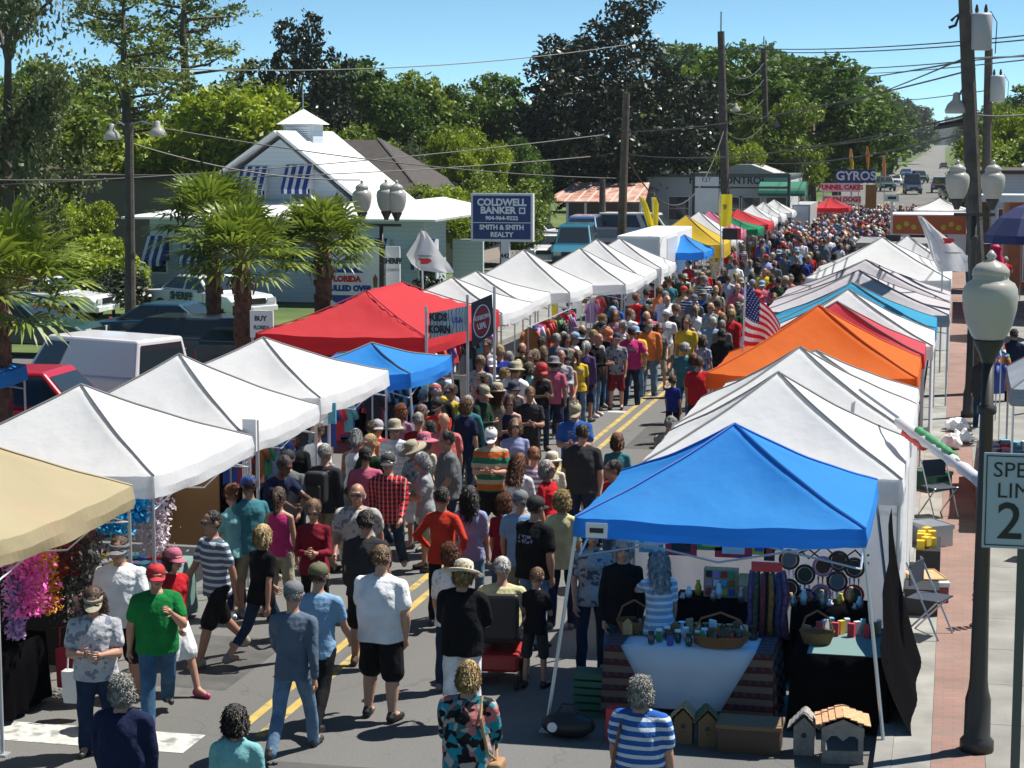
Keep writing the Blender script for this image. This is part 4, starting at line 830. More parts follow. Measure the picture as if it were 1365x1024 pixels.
# ------------------------------------------------------------ goods of the left stalls
def boa(x, y, z0, z1, r, mt, label, n=1100):
    r_ = np.random.default_rng(int(abs(x * 100) + z0 * 10)); C_ = np.stack([x + r_.normal(size=n) * r * .5, y + r_.normal(size=n) * r * .5, r_.uniform(z0, z1, n)], 1)
    global RNG; RNG = r_; e = tag(link('feather_boa', leaf_mesh('feather_boa', C_, .02, mt)), label, 'boa', 'boas hanging in the tan canopy stall'); return e
def fl(n_, c): return mat(n_, c, .7, trans=.2)
PK = fl('pink_feathers', (.85, .12, .5))
tagsb = [(38, 755, 18.0, PK, 'bright pink feather boa bunch at the front post of the tan canopy', .2, 1.0), (62, 775, 18.6, fl('orange_flowers', (.8, .35, .05)), 'orange and yellow flower garland beside the pink boas', .12, .7),
         (20, 800, 18.0, fl('lilac_feathers', (.5, .3, .6)), 'lilac boa bunch at the left edge', .09, .8), (88, 720, 19.2, fl('red_feathers', (.45, .02, .03)), 'dark red garland hanging inside the tan canopy', .2, .8),
         (112, 735, 19.4, fl('dusky_flowers', (.16, .1, .12)), 'dusky grey garland inside the tan canopy', .2, .9), (60, 690, 19.2, fl('scarlet_flowers', (.6, .03, .02)), 'scarlet flower bunch under the tan canopy eave', .15, .4),
         (150, 690, 20.3, fl('azure_feathers', (.03, .42, .75)), 'azure blue boa bunch between the tan and white canopies', .2, .35), (178, 680, 20.5, fl('azure_feathers', (.03, .42, .75)), 'second azure boa bunch, right of the first', .16, .25),
         (192, 665, 21.0, fl('pale_pink_feathers', (.75, .5, .6)), 'pale pink boa bunch hanging from the nearest white canopy', .16, .4), (205, 700, 21.0, fl('white_pink_feathers', (.7, .6, .65)), 'whitish boa bunch below the pale pink one', .18, .7),
         (110, 780, 19.0, fl('dark_foliage', (.03, .035, .03)), 'dark wreath bunch at the back of the tan stall', .3, 1.0), (120, 830, 18.8, fl('dusty_rose', (.3, .2, .2)), 'dusty rose garland low in the tan stall', .2, .6)]
for px_, py_, Y, mt_, lb, rr, hh in tagsb:
    p = A(px_, py_, Y); boa(p.x, Y, p.z - hh / 2, p.z + hh / 2, rr, mt_, lb)
DARKW = mat('dark_backdrop_cloth', (.015, .014, .016), .95)
m = MB(); m.b2((-11.8, 19.75, .05), (-9.6, 19.8, 2.0)); tag(m.build('backdrop', DARKW), 'dark cloth backdrop inside the tan canopy', 'backdrop')
table('black clothed table under the tan canopy', -11.6, -9.3, 17.6, 18.6, .76, TC_B)
table('table of yellow and green goods under the nearest white canopy', -11.4, -9.2, 21.2, 22.5, .76, TC_G)
for k in range(36):
    m = MB(); m.box((0, 0, .02 + .01 * (k % 3)), (.16, .2, .04), k * .7); tag(m.build('folded_shirt', cm(k * 7 + 2), None, False, (-11.2 + .165 * (k % 12), 21.4 + .38 * (k // 12), .765)), 'folded ' + GN[(k * 7 + 2) % 10] + ' shirt laid on the table under the nearest white canopy', 'shirt', 'folded shirts on the white canopy table')
m = MB(); p = A(258, 650, 23.4); m.b2((p.x - .55, 23.38, p.z - .75), (p.x + .35, 23.42, p.z + .5)); tag(m.build('pegboard', mat('brown_board', (.2, .10, .035), .8)), 'tall brown board standing under the nearest white canopy', 'board')
def garments(x, y0, y1, z, n, label, seed, grp):
    rd = random.Random(seed)
    rk = thing('clothes_rail', label, 'clothes rail', (x, (y0 + y1) / 2, 0)); L_ = (y1 - y0) / 2
    m = MB(); m.tube([(0, -L_, 0), (0, -L_, z), (0, L_, z), (0, L_, 0)], .015, 6); m.build('frame', LEG, rk)
    for i in range(n):
        y = y0 + .08 + (y1 - y0 - .16) * i / max(1, n - 1); h_ = rd.uniform(.45, .8); w = rd.uniform(.13, .19); m = MB(); ci = rd.choice([0, 3, 3, 5, 8, 8, 8, 7, 6, 0, 9, 1]); K = 5; V = []
        for q in range(K + 1):
            t = q / K; ww = (w * .95 if q else w) * (1 + .1 * t); dz = -.05 - (h_ - .05) * t
            for r_ in range(5): a = -1 + r_ / 2; V.append((a * ww, .018 * sin(r_ * 2.2 + i) * t + (.02 if abs(a) < 1 else 0), dz + (.05 * (1 - abs(a)) if q == 0 else 0)))
        m.add(V, [(q * 5 + r_, q * 5 + r_ + 1, q * 5 + r_ + 6, q * 5 + r_ + 5) for q in range(K) for r_ in range(4)])
        for sg in (-1, 1): m.tube([(sg * w * .85, 0, -.08), (sg * w * 1.35, 0, -.30)], [.05, .045], 6)
        o = m.build('hanging_garment', cm(ci), None, True, (x + rd.uniform(-.06, .06), y, z - .03 - rd.choice([0, 0, .1])), rd.uniform(-.5, .5) + 1.1)
        tag(o, GN[ci] + ' garment hanging ' + grp, 'garment', 'garments ' + grp)
garments(-9.35, 24.2, 26.6, 1.9, 16, 'clothes rail under the rumpled white canopy', 1, 'on the rail under the rumpled white canopy')
garments(-10.0, 21.0, 23.3, 1.9, 9, 'clothes rail inside the nearest white canopy', 2, 'on the rail inside the nearest white canopy')
garments(-9.6, 27.6, 30.4, 1.9, 14, 'clothes rail under the third white canopy', 3, 'on the rail under the third white canopy')
garments(-9.5, 31.2, 33.3, 1.8, 12, 'clothes rail under the small blue canopy', 4, 'on the rail under the small blue canopy')
garments(-10.0, 36.2, 41.5, 1.9, 24, 'long clothes rail along the front of the red canopy', 5, 'on the rail along the red canopy')
garments(-9.4, 43.0, 48.0, 1.75, 30, 'clothes rail of red and navy garments past the red canopy', 6, 'on the rail past the red canopy')
garments(-9.6, 52.2, 56.5, 1.7, 20, 'clothes rail below the identity tags sign', 7, 'on the rail below the tags sign')
garments(-10.2, 73, 79, 1.8, 20, 'clothes rail under the yellow canopy', 8, 'on the rail under the yellow canopy')
m = MB(); m.b2((-12.9, 35.9, .05), (-12.85, 42, 2.0)); tag(m.build('backdrop', DARKW), 'dark cloth backdrop along the rear of the red canopy', 'backdrop')
table('dark table of souvenirs under the red canopy', -11.8, -10.5, 36.6, 41, .76, TC_B); table('dark table under the third white canopy', -11.6, -10.2, 27.8, 30.2, .76, TC_B)
# goods on the right pavement
m = MB(); V = []; n = 14
for k in range(n + 1):
    t = k / n; y = 18.95 + 2.9 * t
    for q in range(7): s_ = q / 6; V.append((-.62 + .40 * s_ ** 1.8 + (.02 * sin(k * .9 + q * .5)), y + .12 * s_ * (t - .3), 1.0 + .85 * t - (1.0 + .85 * t - .02) * s_))
m.add(V, [(k * 7 + q, (k + 1) * 7 + q, (k + 1) * 7 + q + 1, k * 7 + q + 1) for k in range(n) for q in range(6)]); tag(m.build('black_drape', TC_B, None, True), 'black cloth draped down the kerb side of the blue canopy stall', 'drape')
for i, (x, y, lb, mt_, hh) in enumerate([(-.3, 24.2, 'black plastic crate on the kerb behind the bright blue canopy', BLACK, .32), (-.28, 25.0, 'brown cardboard box on the kerb next to the black crate', PINE_, .28), (-.25, 28.4, 'grey plastic tub on the kerb beside the white side wall', STEEL, .3), (-.3, 33, 'green crate on the kerb by the orange canopy', mat('dark_green_plastic', (.02, .11, .07), .5), .3), (1.3, 27.6, 'brown wooden crate under the furled flag', DKW, .4), (1.0, 36.3, 'low cardboard box near the coat rail', PINE_, .3)]):
    e = thing('crate', lb, 'crate', (x, y, .14), i * .3); m = MB(); m.b2((-.2, -.28, 0), (.2, .28, hh)); m.build('body', mt_, e)
    m = MB(); m.b2((-.215, -.295, hh - .05), (-.203, .295, hh + .01)); m.b2((.203, -.295, hh - .05), (.215, .295, hh + .01)); m.b2((-.2, -.295, hh - .05), (.2, -.283, hh + .01)); m.b2((-.2, .283, hh - .05), (.2, .295, hh + .01)); m.build('rim', mt_, e)
def fchair(x, y, rz, lb):
    e = thing('folding_chair', lb, 'chair', (x, y, .14), rz)
    for a in (-1, 1):
        for p0, p1 in (((a * .22, -.22, 0), (a * .22, .2, .88)), ((a * .2, .24, 0), (a * .2, -.2, .46))): m = MB(); m.tube([p0, p1], .012, 6); m.build('leg', STEEL, e)
    m = MB(); m.b2((-.21, -.22, .44), (.21, .2, .46)); m.build('seat', BC0, e); m = MB(); m.b2((-.21, .15, .6), (.21, .165, .86)); m.build('backrest', BC0, e)
BC0 = mat('dark_chair_cloth', (.02, .03, .05), .8)
fchair(-.2, 23.0, 1.2, 'dark folding chair on the kerb right of the blue canopy'); fchair(-.15, 30.6, .6, 'dark folding chair on the kerb behind the second white canopy')
garments(.9, 38.2, 41.6, 1.85, 18, 'clothes rail of dark coats on the right pavement', 9, 'on the coat rail of the right pavement')
table('low trestle table of bright trinkets on the right pavement', .45, 1.55, 29.5, 34.5, .76, DKW)
for k in range(60):
    m = MB(); m.box((0, 0, .03), (.16, .14, .05 + .03 * (k % 3)), k * .9); tag(m.build('trinket', [WHITE, STEEL, cm(k), cm(6), WHITE, cm(3)][k % 6], None, False, (.55 + .18 * (k % 6), 29.7 + .48 * (k // 6), .775)), ['white', 'silver', GN[k % 10], 'teal', 'white', 'navy'][k % 6] + ' trinket laid out on the trestle table of the right pavement', 'trinket', 'trinkets on the trestle table')
e = thing('yellow_goods_stand', 'little stand with yellow packets on the kerb behind the white canopy', 'stand', (-.25, 26.6, 0))
m = MB(); m.b2((-.16, -.5, 0), (.16, .5, .5)); m.build('crate', BLACK, e); m = MB()
for k in range(8): m.box((-.1 + .07 * (k % 3), -.4 + .11 * k, .56 + .03 * (k % 2)), (.1, .1, .12), k)
m.build('packets', mat('yellow_packet', (.75, .5, .03), .5), e)
e = thing('cool_box', 'white cool box with red side at the kerb right of the blue canopy', 'cool box', (G(1240, 815).x, G(1240, 815).y, .14), .2)
m = MB(); m.b2((-.2, -.13, 0), (.2, .13, .2)); m.build('body', mat('maroon_plastic', (.25, .05, .06), .5), e); m = MB(); m.b2((-.21, -.14, .203), (.21, .14, .26)); m.build('lid', WHITE, e)
e = thing('plant_stand', 'slim stand with pink flowers on the right pavement by the lamp post', 'plant stand', (G(1303, 850).x, G(1303, 850).y, .14))
m = MB(); m.tube([(0, 0, 0), (0, 0, .62)], .012); m.lathe((0, 0, 0), [(.1, 0), (.1, .02)], 8); m.build('stand', BLACK, e)
for k, z in enumerate((.35, .5, .65)): m = MB(); [m.ell((.07 * cos(a) * (1.2 - z), .07 * sin(a), z + .02 * sin(a * 3)), (.035, .035, .03), 6, 4) for a in (0, 1.2, 2.5, 3.8, 5)]; m.build('flowers', mat('pink_petals', (.6, .2, .35), .7), e)
for i, (px_, py_) in enumerate(((1275, 575), (1283, 590), (1268, 598))):
    p = G(px_, py_, .14); m = MB(); m.ell((0, 0, .12), (.22, .18, .13), 18, 12); m.v = [(a * (1 + .16 * sin(a * 31 + b_ * 17 + c * 9)), b_ * (1 + .18 * sin(c * 37 + a * 11)), max(0, c * (1 + .2 * sin(a * 23 - b_ * 29)))) for a, b_, c in m.v]; tag(m.build('plastic_bag', WHITE, None, False, (p.x, p.y, .14), i), 'crumpled white bag piled on the right pavement below the trestle table', 'bag', 'white bags on the right pavement')
p = A(1328, 320, 74); e = thing('fuchsia_gown', 'fuchsia gown hanging on a rail on the far right pavement', 'gown', (p.x, 74, 0))
m = MB(); m.tube([(-.9, 0, 0), (-.9, 0, 2.2), (.9, 0, 2.2), (.9, 0, 0)], .02, 6); m.build('rail', LEG, e)
m = MB(); m.lathe((0, 0, .55), [(.62, 0), (.5, .5), (.32, 1.1), (.2, 1.3), (.28, 1.5), (.12, 1.62)], 14, sx=.85, sy=.4); m.build('gown_cloth', mat('fuchsia_satin', (.75, .01, .12), .5), e, True)
# ------------------------------------------------------------ people
def remesh(mb, vox, amp=0.0, fr=9.0, smooth=2, seed=0, iso=False):
    me = mb.mesh('tmp', SKIN, False); fixn(me); o = bpy.data.objects.new('tmp', me); COL.objects.link(o)
    r = o.modifiers.new('r', 'REMESH'); r.mode = 'VOXEL'; r.voxel_size = vox
    s = o.modifiers.new('s', 'SMOOTH'); s.iterations = smooth; s.factor = .6
    bpy.context.view_layer.update(); q = bpy.data.meshes.new_from_object(o.evaluated_get(bpy.context.evaluated_depsgraph_get()))
    bpy.data.objects.remove(o); bpy.data.meshes.remove(me)
    n = len(q.vertices); co = np.empty(n * 3, np.float32); q.vertices.foreach_get('co', co); co = co.reshape(-1, 3)
    if amp:
        no = np.empty(n * 3, np.float32); q.vertices.foreach_get('normal', no); no = no.reshape(-1, 3); x, y, z = co.T
        f = np.sin(fr * (z * 1.6 + x * .9) + 2 * np.sin(fr * .7 * x + seed)) * np.cos(fr * .8 * (y - x * .5) + seed) + .6 * np.sin(fr * 2.3 * z + 3 * np.sin(fr * y * 1.1) + seed * 2)
        f = (1 - 2.2 * np.abs(np.sin(fr * .55 * (z * 1.1 + np.abs(x) * 1.5) + 1.2 * np.sin(fr * .5 * y + seed) + seed))) * .7 + .5 * np.sin(fr * 1.7 * (z - x * .6) + 2.5 * np.sin(fr * x * .8 + seed)) * np.cos(fr * y)
        if iso: f = np.sin(fr * x + 2 * np.sin(fr * .6 * z)) * np.sin(fr * y + 1.5) + np.sin(fr * 1.3 * z + 2 * np.sin(fr * x * .8)) * np.cos(fr * 1.2 * (x + y))
        co = co + no * (f * amp)[:, None]; q.vertices.foreach_set('co', co.ravel().astype(np.float32))
    fc = len(q.polygons); q.polygons.foreach_set('use_smooth', [True] * fc); q.materials.clear(); q.update(); return q
SKIN = mat('skin', objcol=True, rough=.5, var=.06, vscale=14)
def pat(name):
    def bl(nt, src, tc):
        o = sep(nt, tc); N = nt.nodes; L = nt.links
        if name == 'striped': return mixc(nt, math_(nt, 'LESS_THAN', math_(nt, 'FRACT', math_(nt, 'MULTIPLY', o[2], 13)), .42), src, (.55, .6, .68))
        if name == 'dark striped': return mixc(nt, math_(nt, 'LESS_THAN', math_(nt, 'FRACT', math_(nt, 'MULTIPLY', o[2], 15)), .3), src, (.03, .03, .05))
        if name == 'banded':
            f = math_(nt, 'FRACT', math_(nt, 'MULTIPLY', o[2], 4.1)); a = mixc(nt, math_(nt, 'LESS_THAN', f, .35), (.5, .12, .03), (.02, .16, .1)); return mixc(nt, math_(nt, 'GREATER_THAN', f, .72), a, (.45, .4, .3))
        if name == 'plaid':
            a = mixc(nt, math_(nt, 'LESS_THAN', math_(nt, 'FRACT', math_(nt, 'MULTIPLY', o[2], 16)), .35), src, (.03, .01, .02)); return mixc(nt, math_(nt, 'MULTIPLY', math_(nt, 'LESS_THAN', math_(nt, 'FRACT', math_(nt, 'MULTIPLY', o[0], 18)), .3), .75), a, (.45, .3, .28))
        if name in ('floral', 'camo', 'printed'):
            n = N.new('ShaderNodeTexVoronoi'); n.inputs['Scale'].default_value = dict(floral=14, camo=16, printed=22)[name]; w = N.new('ShaderNodeTexNoise'); w.inputs['Scale'].default_value = 9
            L.new(tc.outputs['Object'], w.inputs[0]); v = N.new('ShaderNodeVectorMath'); v.operation = 'ADD'; L.new(tc.outputs['Object'], v.inputs[0])
            v2 = N.new('ShaderNodeVectorMath'); v2.operation = 'SCALE'; v2.inputs['Scale'].default_value = .12; L.new(w.outputs[1], v2.inputs[0]); L.new(v2.outputs[0], v.inputs[1]); L.new(v.outputs[0], n.inputs[0])
            r = N.new('ShaderNodeValToRGB'); r.color_ramp.interpolation = 'CONSTANT'; s = N.new('ShaderNodeSeparateColor'); L.new(n.outputs['Color'], s.inputs[0]); L.new(s.outputs[0], r.inputs[0])
            C = dict(floral=[(.01, .012, .015), (.02, .3, .42), (.55, .2, .2), (.02, .02, .02), (.5, .45, .4), (.03, .16, .2)], camo=[(.06, .07, .04), (.2, .19, .12), (.03, .03, .02), (.12, .1, .06), (.25, .24, .18)], printed=[None, (.5, .5, .55), None, (.1, .12, .2), None])[name]
            C = [c or (.6, .6, .62) for c in C]; el = r.color_ramp.elements
            while len(el) < len(C): el.new(.5)
            for i, c in enumerate(C): el[i].position = i / len(C); el[i].color = (*c, 1)
            return mixc(nt, .25 if name != 'printed' else .5, r.outputs[0], src)
        if name == 'logo':
            n = N.new('ShaderNodeTexNoise'); n.inputs['Scale'].default_value = 30; L.new(tc.outputs['Object'], n.inputs[0])
            a = math_(nt, 'LESS_THAN', math_(nt, 'ABSOLUTE', o[0]), .11); b = math_(nt, 'LESS_THAN', math_(nt, 'ABSOLUTE', math_(nt, 'SUBTRACT', o[2], 1.27)), .045)
            return mixc(nt, math_(nt, 'MULTIPLY', math_(nt, 'MULTIPLY', a, b), math_(nt, 'GREATER_THAN', n.outputs[0], .5)), src, (.25, .28, .4))
        return src
    return mat('garment_' + name.replace(' ', '_'), objcol=True, rough=.9, bump=.8, bscale=7, spec=.1, var=.14, vscale=5, build=bl)
DENIM = mat('denim', objcol=True, rough=.85, bump=.4, bscale=11, spec=.15, var=.28, vscale=7)
HAIR = mat('hair', objcol=True, rough=.45, bump=.45, bscale=70, var=.45, vscale=26)
LEATHER = mat('shoe', objcol=True, rough=.5)
POSE = dict(
    stand=(((3, 3, 3), (-3, 3, 3)), ((4, 9, 12, 4), (6, 10, 14, 4)), 0, 0), ease=(((-4, 5, 2), (8, 6, 14)), ((-6, 12, 20, 10), (12, 9, 30, 12)), 2, 6),
    walka=(((26, 2, 8), (-20, 2, 24)), ((-20, 9, 14, 0), (22, 8, 26, 6)), 4, 4), walkb=(((-20, 2, 24), (26, 2, 8)), ((22, 8, 26, 6), (-20, 9, 14, 0)), 4, 4),
    hold=(((2, 3, 3), (-3, 4, 4)), ((14, 8, 88, 34), (16, 8, 84, 32)), 3, 24), akimbo=(((0, 6, 2), (2, 5, 4)), ((-22, 34, 70, 30), (-22, 34, 70, 30)), 0, 4),
    stride=(((26, 4, 8), (-20, 4, 24)), ((-16, 14, 14, 0), (34, 12, 100, 34)), 4, 4),
    raise_=(((2, 4, 3), (-3, 4, 4)), ((4, 9, 14, 4), (40, 14, 105, 14)), 2, 6), bend=(((-8, 5, 6), (-6, 6, 12)), ((48, 8, 26, 10), (44, 10, 34, 10)), 26, 22),
    reach=(((6, 4, 8), (-6, 4, 6)), ((8, 8, 16, 4), (62, 8, 22, 4)), 8, 14), sit=(((86, 7, 84), (86, 7, 84)), ((26, 8, 52, 12), (26, 8, 52, 12)), 4, 12))
RING = dict(m=[(.84, .155, .112), (.93, .165, .118), (1.04, .146, .108), (1.16, .152, .112), (1.28, .172, .118), (1.36, .162, .104), (1.42, .105, .085), (1.465, .060, .062)],
            f=[(.84, .165, .118), (.93, .168, .12), (1.05, .128, .098), (1.16, .136, .106), (1.27, .150, .122), (1.35, .142, .1), (1.41, .088, .078), (1.455, .052, .055)],
            h=[(.82, .195, .155), (.93, .205, .165), (1.05, .212, .178), (1.17, .205, .172), (1.28, .200, .155), (1.36, .178, .125), (1.42, .12, .095), (1.47, .068, .066)])
RING['k'] = [(z, a * .88, b * .92) for z, a, b in RING['m']]
SHX = dict(m=.185, f=.158, h=.198, k=.15)
def joints(pose, b):
    legs, arms, lean, hd = POSE[pose]; J = {}; ln = radians(lean); hp = .93
    def T(p):   # lean about the hips
        y, z = p[1], p[2] - hp; return Vector((p[0], y * cos(ln) - z * sin(ln), y * sin(ln) + z * cos(ln) + hp))
    J['T'] = T; zmin = 9
    for s, (f, ab, kn) in zip((-1, 1), legs):
        hpnt = Vector((s * .092, 0, .90)); f_, a_ = radians(f), radians(ab)
        k = hpnt + Vector((s * sin(a_), -sin(f_), -cos(f_))).normalized() * .425; g_ = radians(f - kn)
        a = k + Vector((s * sin(a_) * .3, -sin(g_), -cos(g_))).normalized() * .41; J['leg', s] = (hpnt, k, a); zmin = min(zmin, a.z)
    for s, (f, ab, el, inw) in zip((-1, 1), arms):
        sh = T((s * SHX[b], 0, 1.355)); f_, a_, p_, i_ = radians(f + lean * .4), radians(ab), radians(f + el), radians(inw)
        e = sh + Vector((s * sin(a_), -sin(f_) * cos(a_), -cos(f_) * cos(a_))) * .29
        dv = Vector((s * sin(a_) * .35 - s * sin(i_), -sin(p_) * cos(i_), -cos(p_) * cos(i_))).normalized(); w = e + dv * .255; J['arm', s] = (sh, e, w, dv)
    J['dz'] = .085 - zmin; nk = T((0, .012, 1.45)); J['neck'] = nk; J['hd'] = radians(hd) ; up = T((0, -.012, 1.56)) - nk
    J['head'] = nk + up * .8 + Vector((0, -.05 * sin(J['hd'] + ln), .075)); J['hs'] = 1.22 if b == 'k' else 1.11; return J
def loft(mb, rings, T, n=16, cx=0, cy=0):
    V = []
    for z, a, b_ in rings:
        for k in range(n): t = 2 * pi * k / n; c, s = cos(t), sin(t); V.append(T((math.copysign(abs(c) ** .85, c) * a, math.copysign(abs(s) ** .9, s) * b_, z)))
    m = len(rings); mb.add(V, [(i * n + k, i * n + (k + 1) % n, (i + 1) * n + (k + 1) % n, (i + 1) * n + k) for i in range(m - 1) for k in range(n)] + [tuple(range(n))[::-1], tuple((m - 1) * n + k for k in range(n))])
_c = {}
def body_mesh(pose, b):
    if ('b', pose, b) in _c: return _c['b', pose, b]
    J = joints(pose, b); T = J['T']; m = MB(); R_ = [(z, a * .95, c * .95) for z, a, c in RING[b]]; loft(m, R_, T)
    fat = dict(m=1, f=.88, h=1.22, k=.82)[b]; hs = J['hs']
    [m.cap(T((s * .05, .005, 1.40)), T((s * SHX[b] * .95, 0, 1.355)), .052 * fat, .052 * fat) for s in (-1, 1)]
    for s in (-1, 1):
        h, k, a = J['leg', s]; m.cap(h, k, .088 * fat, .056 * fat); m.cap(k, k.lerp(a, .35), .056 * fat, .057 * fat); m.cap(k.lerp(a, .35), a, .057 * fat, .038); m.cap(a, a + Vector((s * .02, -.14, -.045)), .042, .03)
        sh, e, w, dv = J['arm', s]; m.cap(sh, e, .052 * fat, .041 * fat); m.cap(e, e.lerp(w, .3), .041 * fat, .042 * fat); m.cap(e.lerp(w, .3), w, .042 * fat, .026)
        m.cap(w, w + dv * .07, .027, .034)
    nk, hd = J['neck'], J['head']; m.cap(nk, hd + Vector((0, .012, -.05)), .056 * fat ** .5, .052)
    def H(x, y, z): c, s = cos(J['hd']), sin(J['hd']); return hd + Vector((x, y * c - z * s, y * s + z * c)) * hs
    def he(c, r): q = MB(); q.ell((0, 0, 0), r, 14, 10); m.add([H(c[0] + v[0], c[1] + v[1], c[2] + v[2]) for v in q.v], q.f)
    he((0, .01, .025), (.076, .097, .100)); he((0, -.022, -.045), (.060, .068, .068)); he((0, -.05, -.088), (.03, .032, .024))
    m.cap(H(0, -.083, .022), H(0, -.106, -.018), .010, .014, 6); he((0, -.084, .038), (.055, .014, .010)); he((0, -.082, -.052), (.024, .014, .012))
    for s in (-1, 1): he((s * .078, .012, 0), (.011, .022, .032))
    q = remesh(m, .0125, smooth=2); q.materials.append(SKIN)
    # fingers, eyes and lips are grown onto the same mesh
    x = MB()
    for s in (-1, 1):
        sh, e, w, dv = J['arm', s]; side = Vector((0, 1, 0)).cross(dv); side = side.normalized() if side.length > .1 else Vector((1, 0, 0)); fr = dv.cross(Vector((s, 0, 0))); fr = fr.normalized() if fr.length > .2 else Vector((0, -1, 0))
        palm = w + dv * .075; inn = fr.cross(dv).normalized(); inn = inn if inn.x * s < 0 else -inn
        for i, (o_, l) in enumerate(((-.027, .07), (-.009, .08), (.009, .075), (.027, .06))):
            p0 = palm + fr * o_; p1 = p0 + dv * l * .5 + inn * .006 + fr * o_ * .25; p2 = p1 + (dv * .8 + inn * .6).normalized() * l * .32; p3 = p2 + (dv * .5 + inn * .85).normalized() * l * .26
            x.tube([p0 - dv * .015, p1, p2, p3], [.010, .0095, .0085, .006], 7)
        t0 = w + dv * .03 + (-fr) * .02; x.tube([t0, t0 + (dv * .5 - fr * .75 + inn * .35).normalized() * .045, t0 + (dv * .85 - fr * .7 + inn * .6).normalized() * .08], [.013, .011, .008], 7)
    nf = len(x.f); x.k = 1
    for s in (-1, 1): e_ = MB(); e_.ell((0, 0, 0), (.013, .008, .007), 8, 6); x.add([H(s * .031 + v[0], -.083 + v[1], .016 + v[2]) for v in e_.v], e_.f)
    x.k = 2; e_ = MB(); e_.ell((0, 0, 0), (.022, .006, .006), 8, 5); x.add([H(v[0], -.096 + v[1], -.055 + v[2]) for v in e_.v], e_.f)
    xm = x.mesh('x', [SKIN, BLACK, mat('lips', (.35, .12, .1), .5)], True); bm = bmesh.new(); bm.from_mesh(q); bm.from_mesh(xm); q2 = bpy.data.meshes.new('body'); bm.to_mesh(q2); bm.free()
    q2.materials.append(SKIN); q2.materials.append(BLACK); q2.materials.append(mat('lips', (.35, .12, .1), .5)); q2.polygons.foreach_set('use_smooth', [True] * len(q2.polygons)); q2.update()
    _c['b', pose, b] = q2; return q2
def top_mesh(kind, pose, b):
    key = ('t', kind, pose, b)
    if key in _c: return _c[key]
    J = joints(pose, b); T = J['T']; m = MB(); fat = dict(m=1, f=.9, h=1.22, k=.86)[b]; hem = {'tee': .80, 'long': .80, 'tank': .84, 'jacket': .76, 'blouse': .76}[kind]
    R_ = RING[b]; g_ = .020 if kind != 'jacket' else .028
    if kind == 'tank': g_ = .009
    fl_ = 1.10 if kind in ('tee', 'long', 'blouse', 'jacket') else 1.0
    rr = [(hem, R_[0][1] * fl_ + g_, R_[0][2] * fl_ + g_), (hem + .02, R_[0][1] * fl_ + g_, R_[0][2] * fl_ + g_)] + [(z, a + g_, c + g_) for z, a, c in R_[1:-1]] + ([(1.45, .076, .073)] if kind != 'tank' else [(1.40, .10, .08)])
    if pose == 'sit': rr[0] = (.86, *rr[0][1:]); rr[1] = (.88, *rr[1][1:])
    loft(m, rr, T, 20)
    if b == 'f' :
        for s in (-1, 1): c = T((s * .068, -.085, 1.265)); m.ell(c, (.068, .055, .062), 12, 8)
    if kind != 'tank':
        [m.cap(T((s * .05, .005, 1.395)), T((s * SHX[b] * .96, 0, 1.35)), .068 * fat, .069 * fat) for s in (-1, 1)]
        for s in (-1, 1):
            sh, e, w, dv = J['arm', s]
            if kind in ('tee', 'blouse'): m.cap(sh, sh.lerp(e, .60 if kind == 'tee' else .85), .070 * fat, .068 * fat)
            else: m.cap(sh, e, .069 * fat, .056 * fat); m.cap(e, e.lerp(w, .9), .056 * fat, .042)
    if kind == 'jacket': m.cap(T((-.05, .05, 1.46)), T((.05, .05, 1.46)), .045, .045)
    q = remesh(m, .0135, .0062 if kind != 'tank' else .002, 12.5, 1, len(pose) + len(kind)); _c[key] = q; return q
def bottom_mesh(kind, pose, b):
    key = ('p', kind, pose, b)
    if key in _c: return _c[key]
    J = joints(pose, b); m = MB(); R_ = RING[b]; fat = dict(m=1, f=.93, h=1.2, k=.84)[b]; I = lambda p: Vector(p)
    loft(m, [(.80 if kind != 'sit' else .8, R_[0][1] * .96, R_[0][2] * .98), (.86, R_[0][1] + .008, R_[0][2] + .008), (.94, R_[1][1] + .002, R_[1][2] + .002), (.985, R_[2][1] + .0, R_[2][2] + .0)], I, 18)
    for s in (-1, 1):
        h, k, a = J['leg', s]; h = h + Vector((0, 0, -.02))
        if kind in ('trousers', 'jeans'): m.cap(h, k, .101 * fat, .073 * fat); m.cap(k, a + Vector((0, 0, -.03)), .073 * fat, .062 * fat)
        elif kind == 'slim': m.cap(h, k, .097 * fat, .062 * fat); m.cap(k, a, .062 * fat, .045 * fat)
        elif kind == 'shorts': m.cap(h, k + (h - k) * .02, .106 * fat, .098 * fat)
        elif kind == 'short shorts': m.cap(h, k + (h - k) * .55, .100 * fat, .094 * fat)
        elif kind == 'capris': m.cap(h, k, .099 * fat, .072 * fat); m.cap(k, k.lerp(a, .5), .072 * fat, .064 * fat)
        elif kind == 'skirt': m.cap(h, k + (h - k) * .1, .11 * fat, .12 * fat)
    if kind == 'skirt':
        loft(m, [(.46, .22, .19), (.6, .205, .17), (.8, R_[0][1] + .02, R_[0][2] + .02), (.98, R_[2][1] + .012, R_[2][2] + .012)], I, 18)
    q = remesh(m, .0145, .0052, 13, 1, len(kind) + len(pose)); _c[key] = q; return q
def shoe_mesh(pose, b):
    key = ('s', pose, b)
    if key in _c: return _c[key]
    J = joints(pose, b); m = MB()
    for s in (-1, 1):
        a = J['leg', s][2]; m.cap(a + Vector((0, .035, -.035)), a + Vector((s * .03, -.15, -.048)), .046, .036); m.cap(a + Vector((0, .03, -.055)), a + Vector((s * .03, -.16, -.06)), .032, .026); m.cap(a + Vector((0, .01, .0)), a + Vector((0, .02, -.03)), .045, .045)
    q = remesh(m, .013, 0, 1, 1); q.materials.append(LEATHER); _c[key] = q; return q
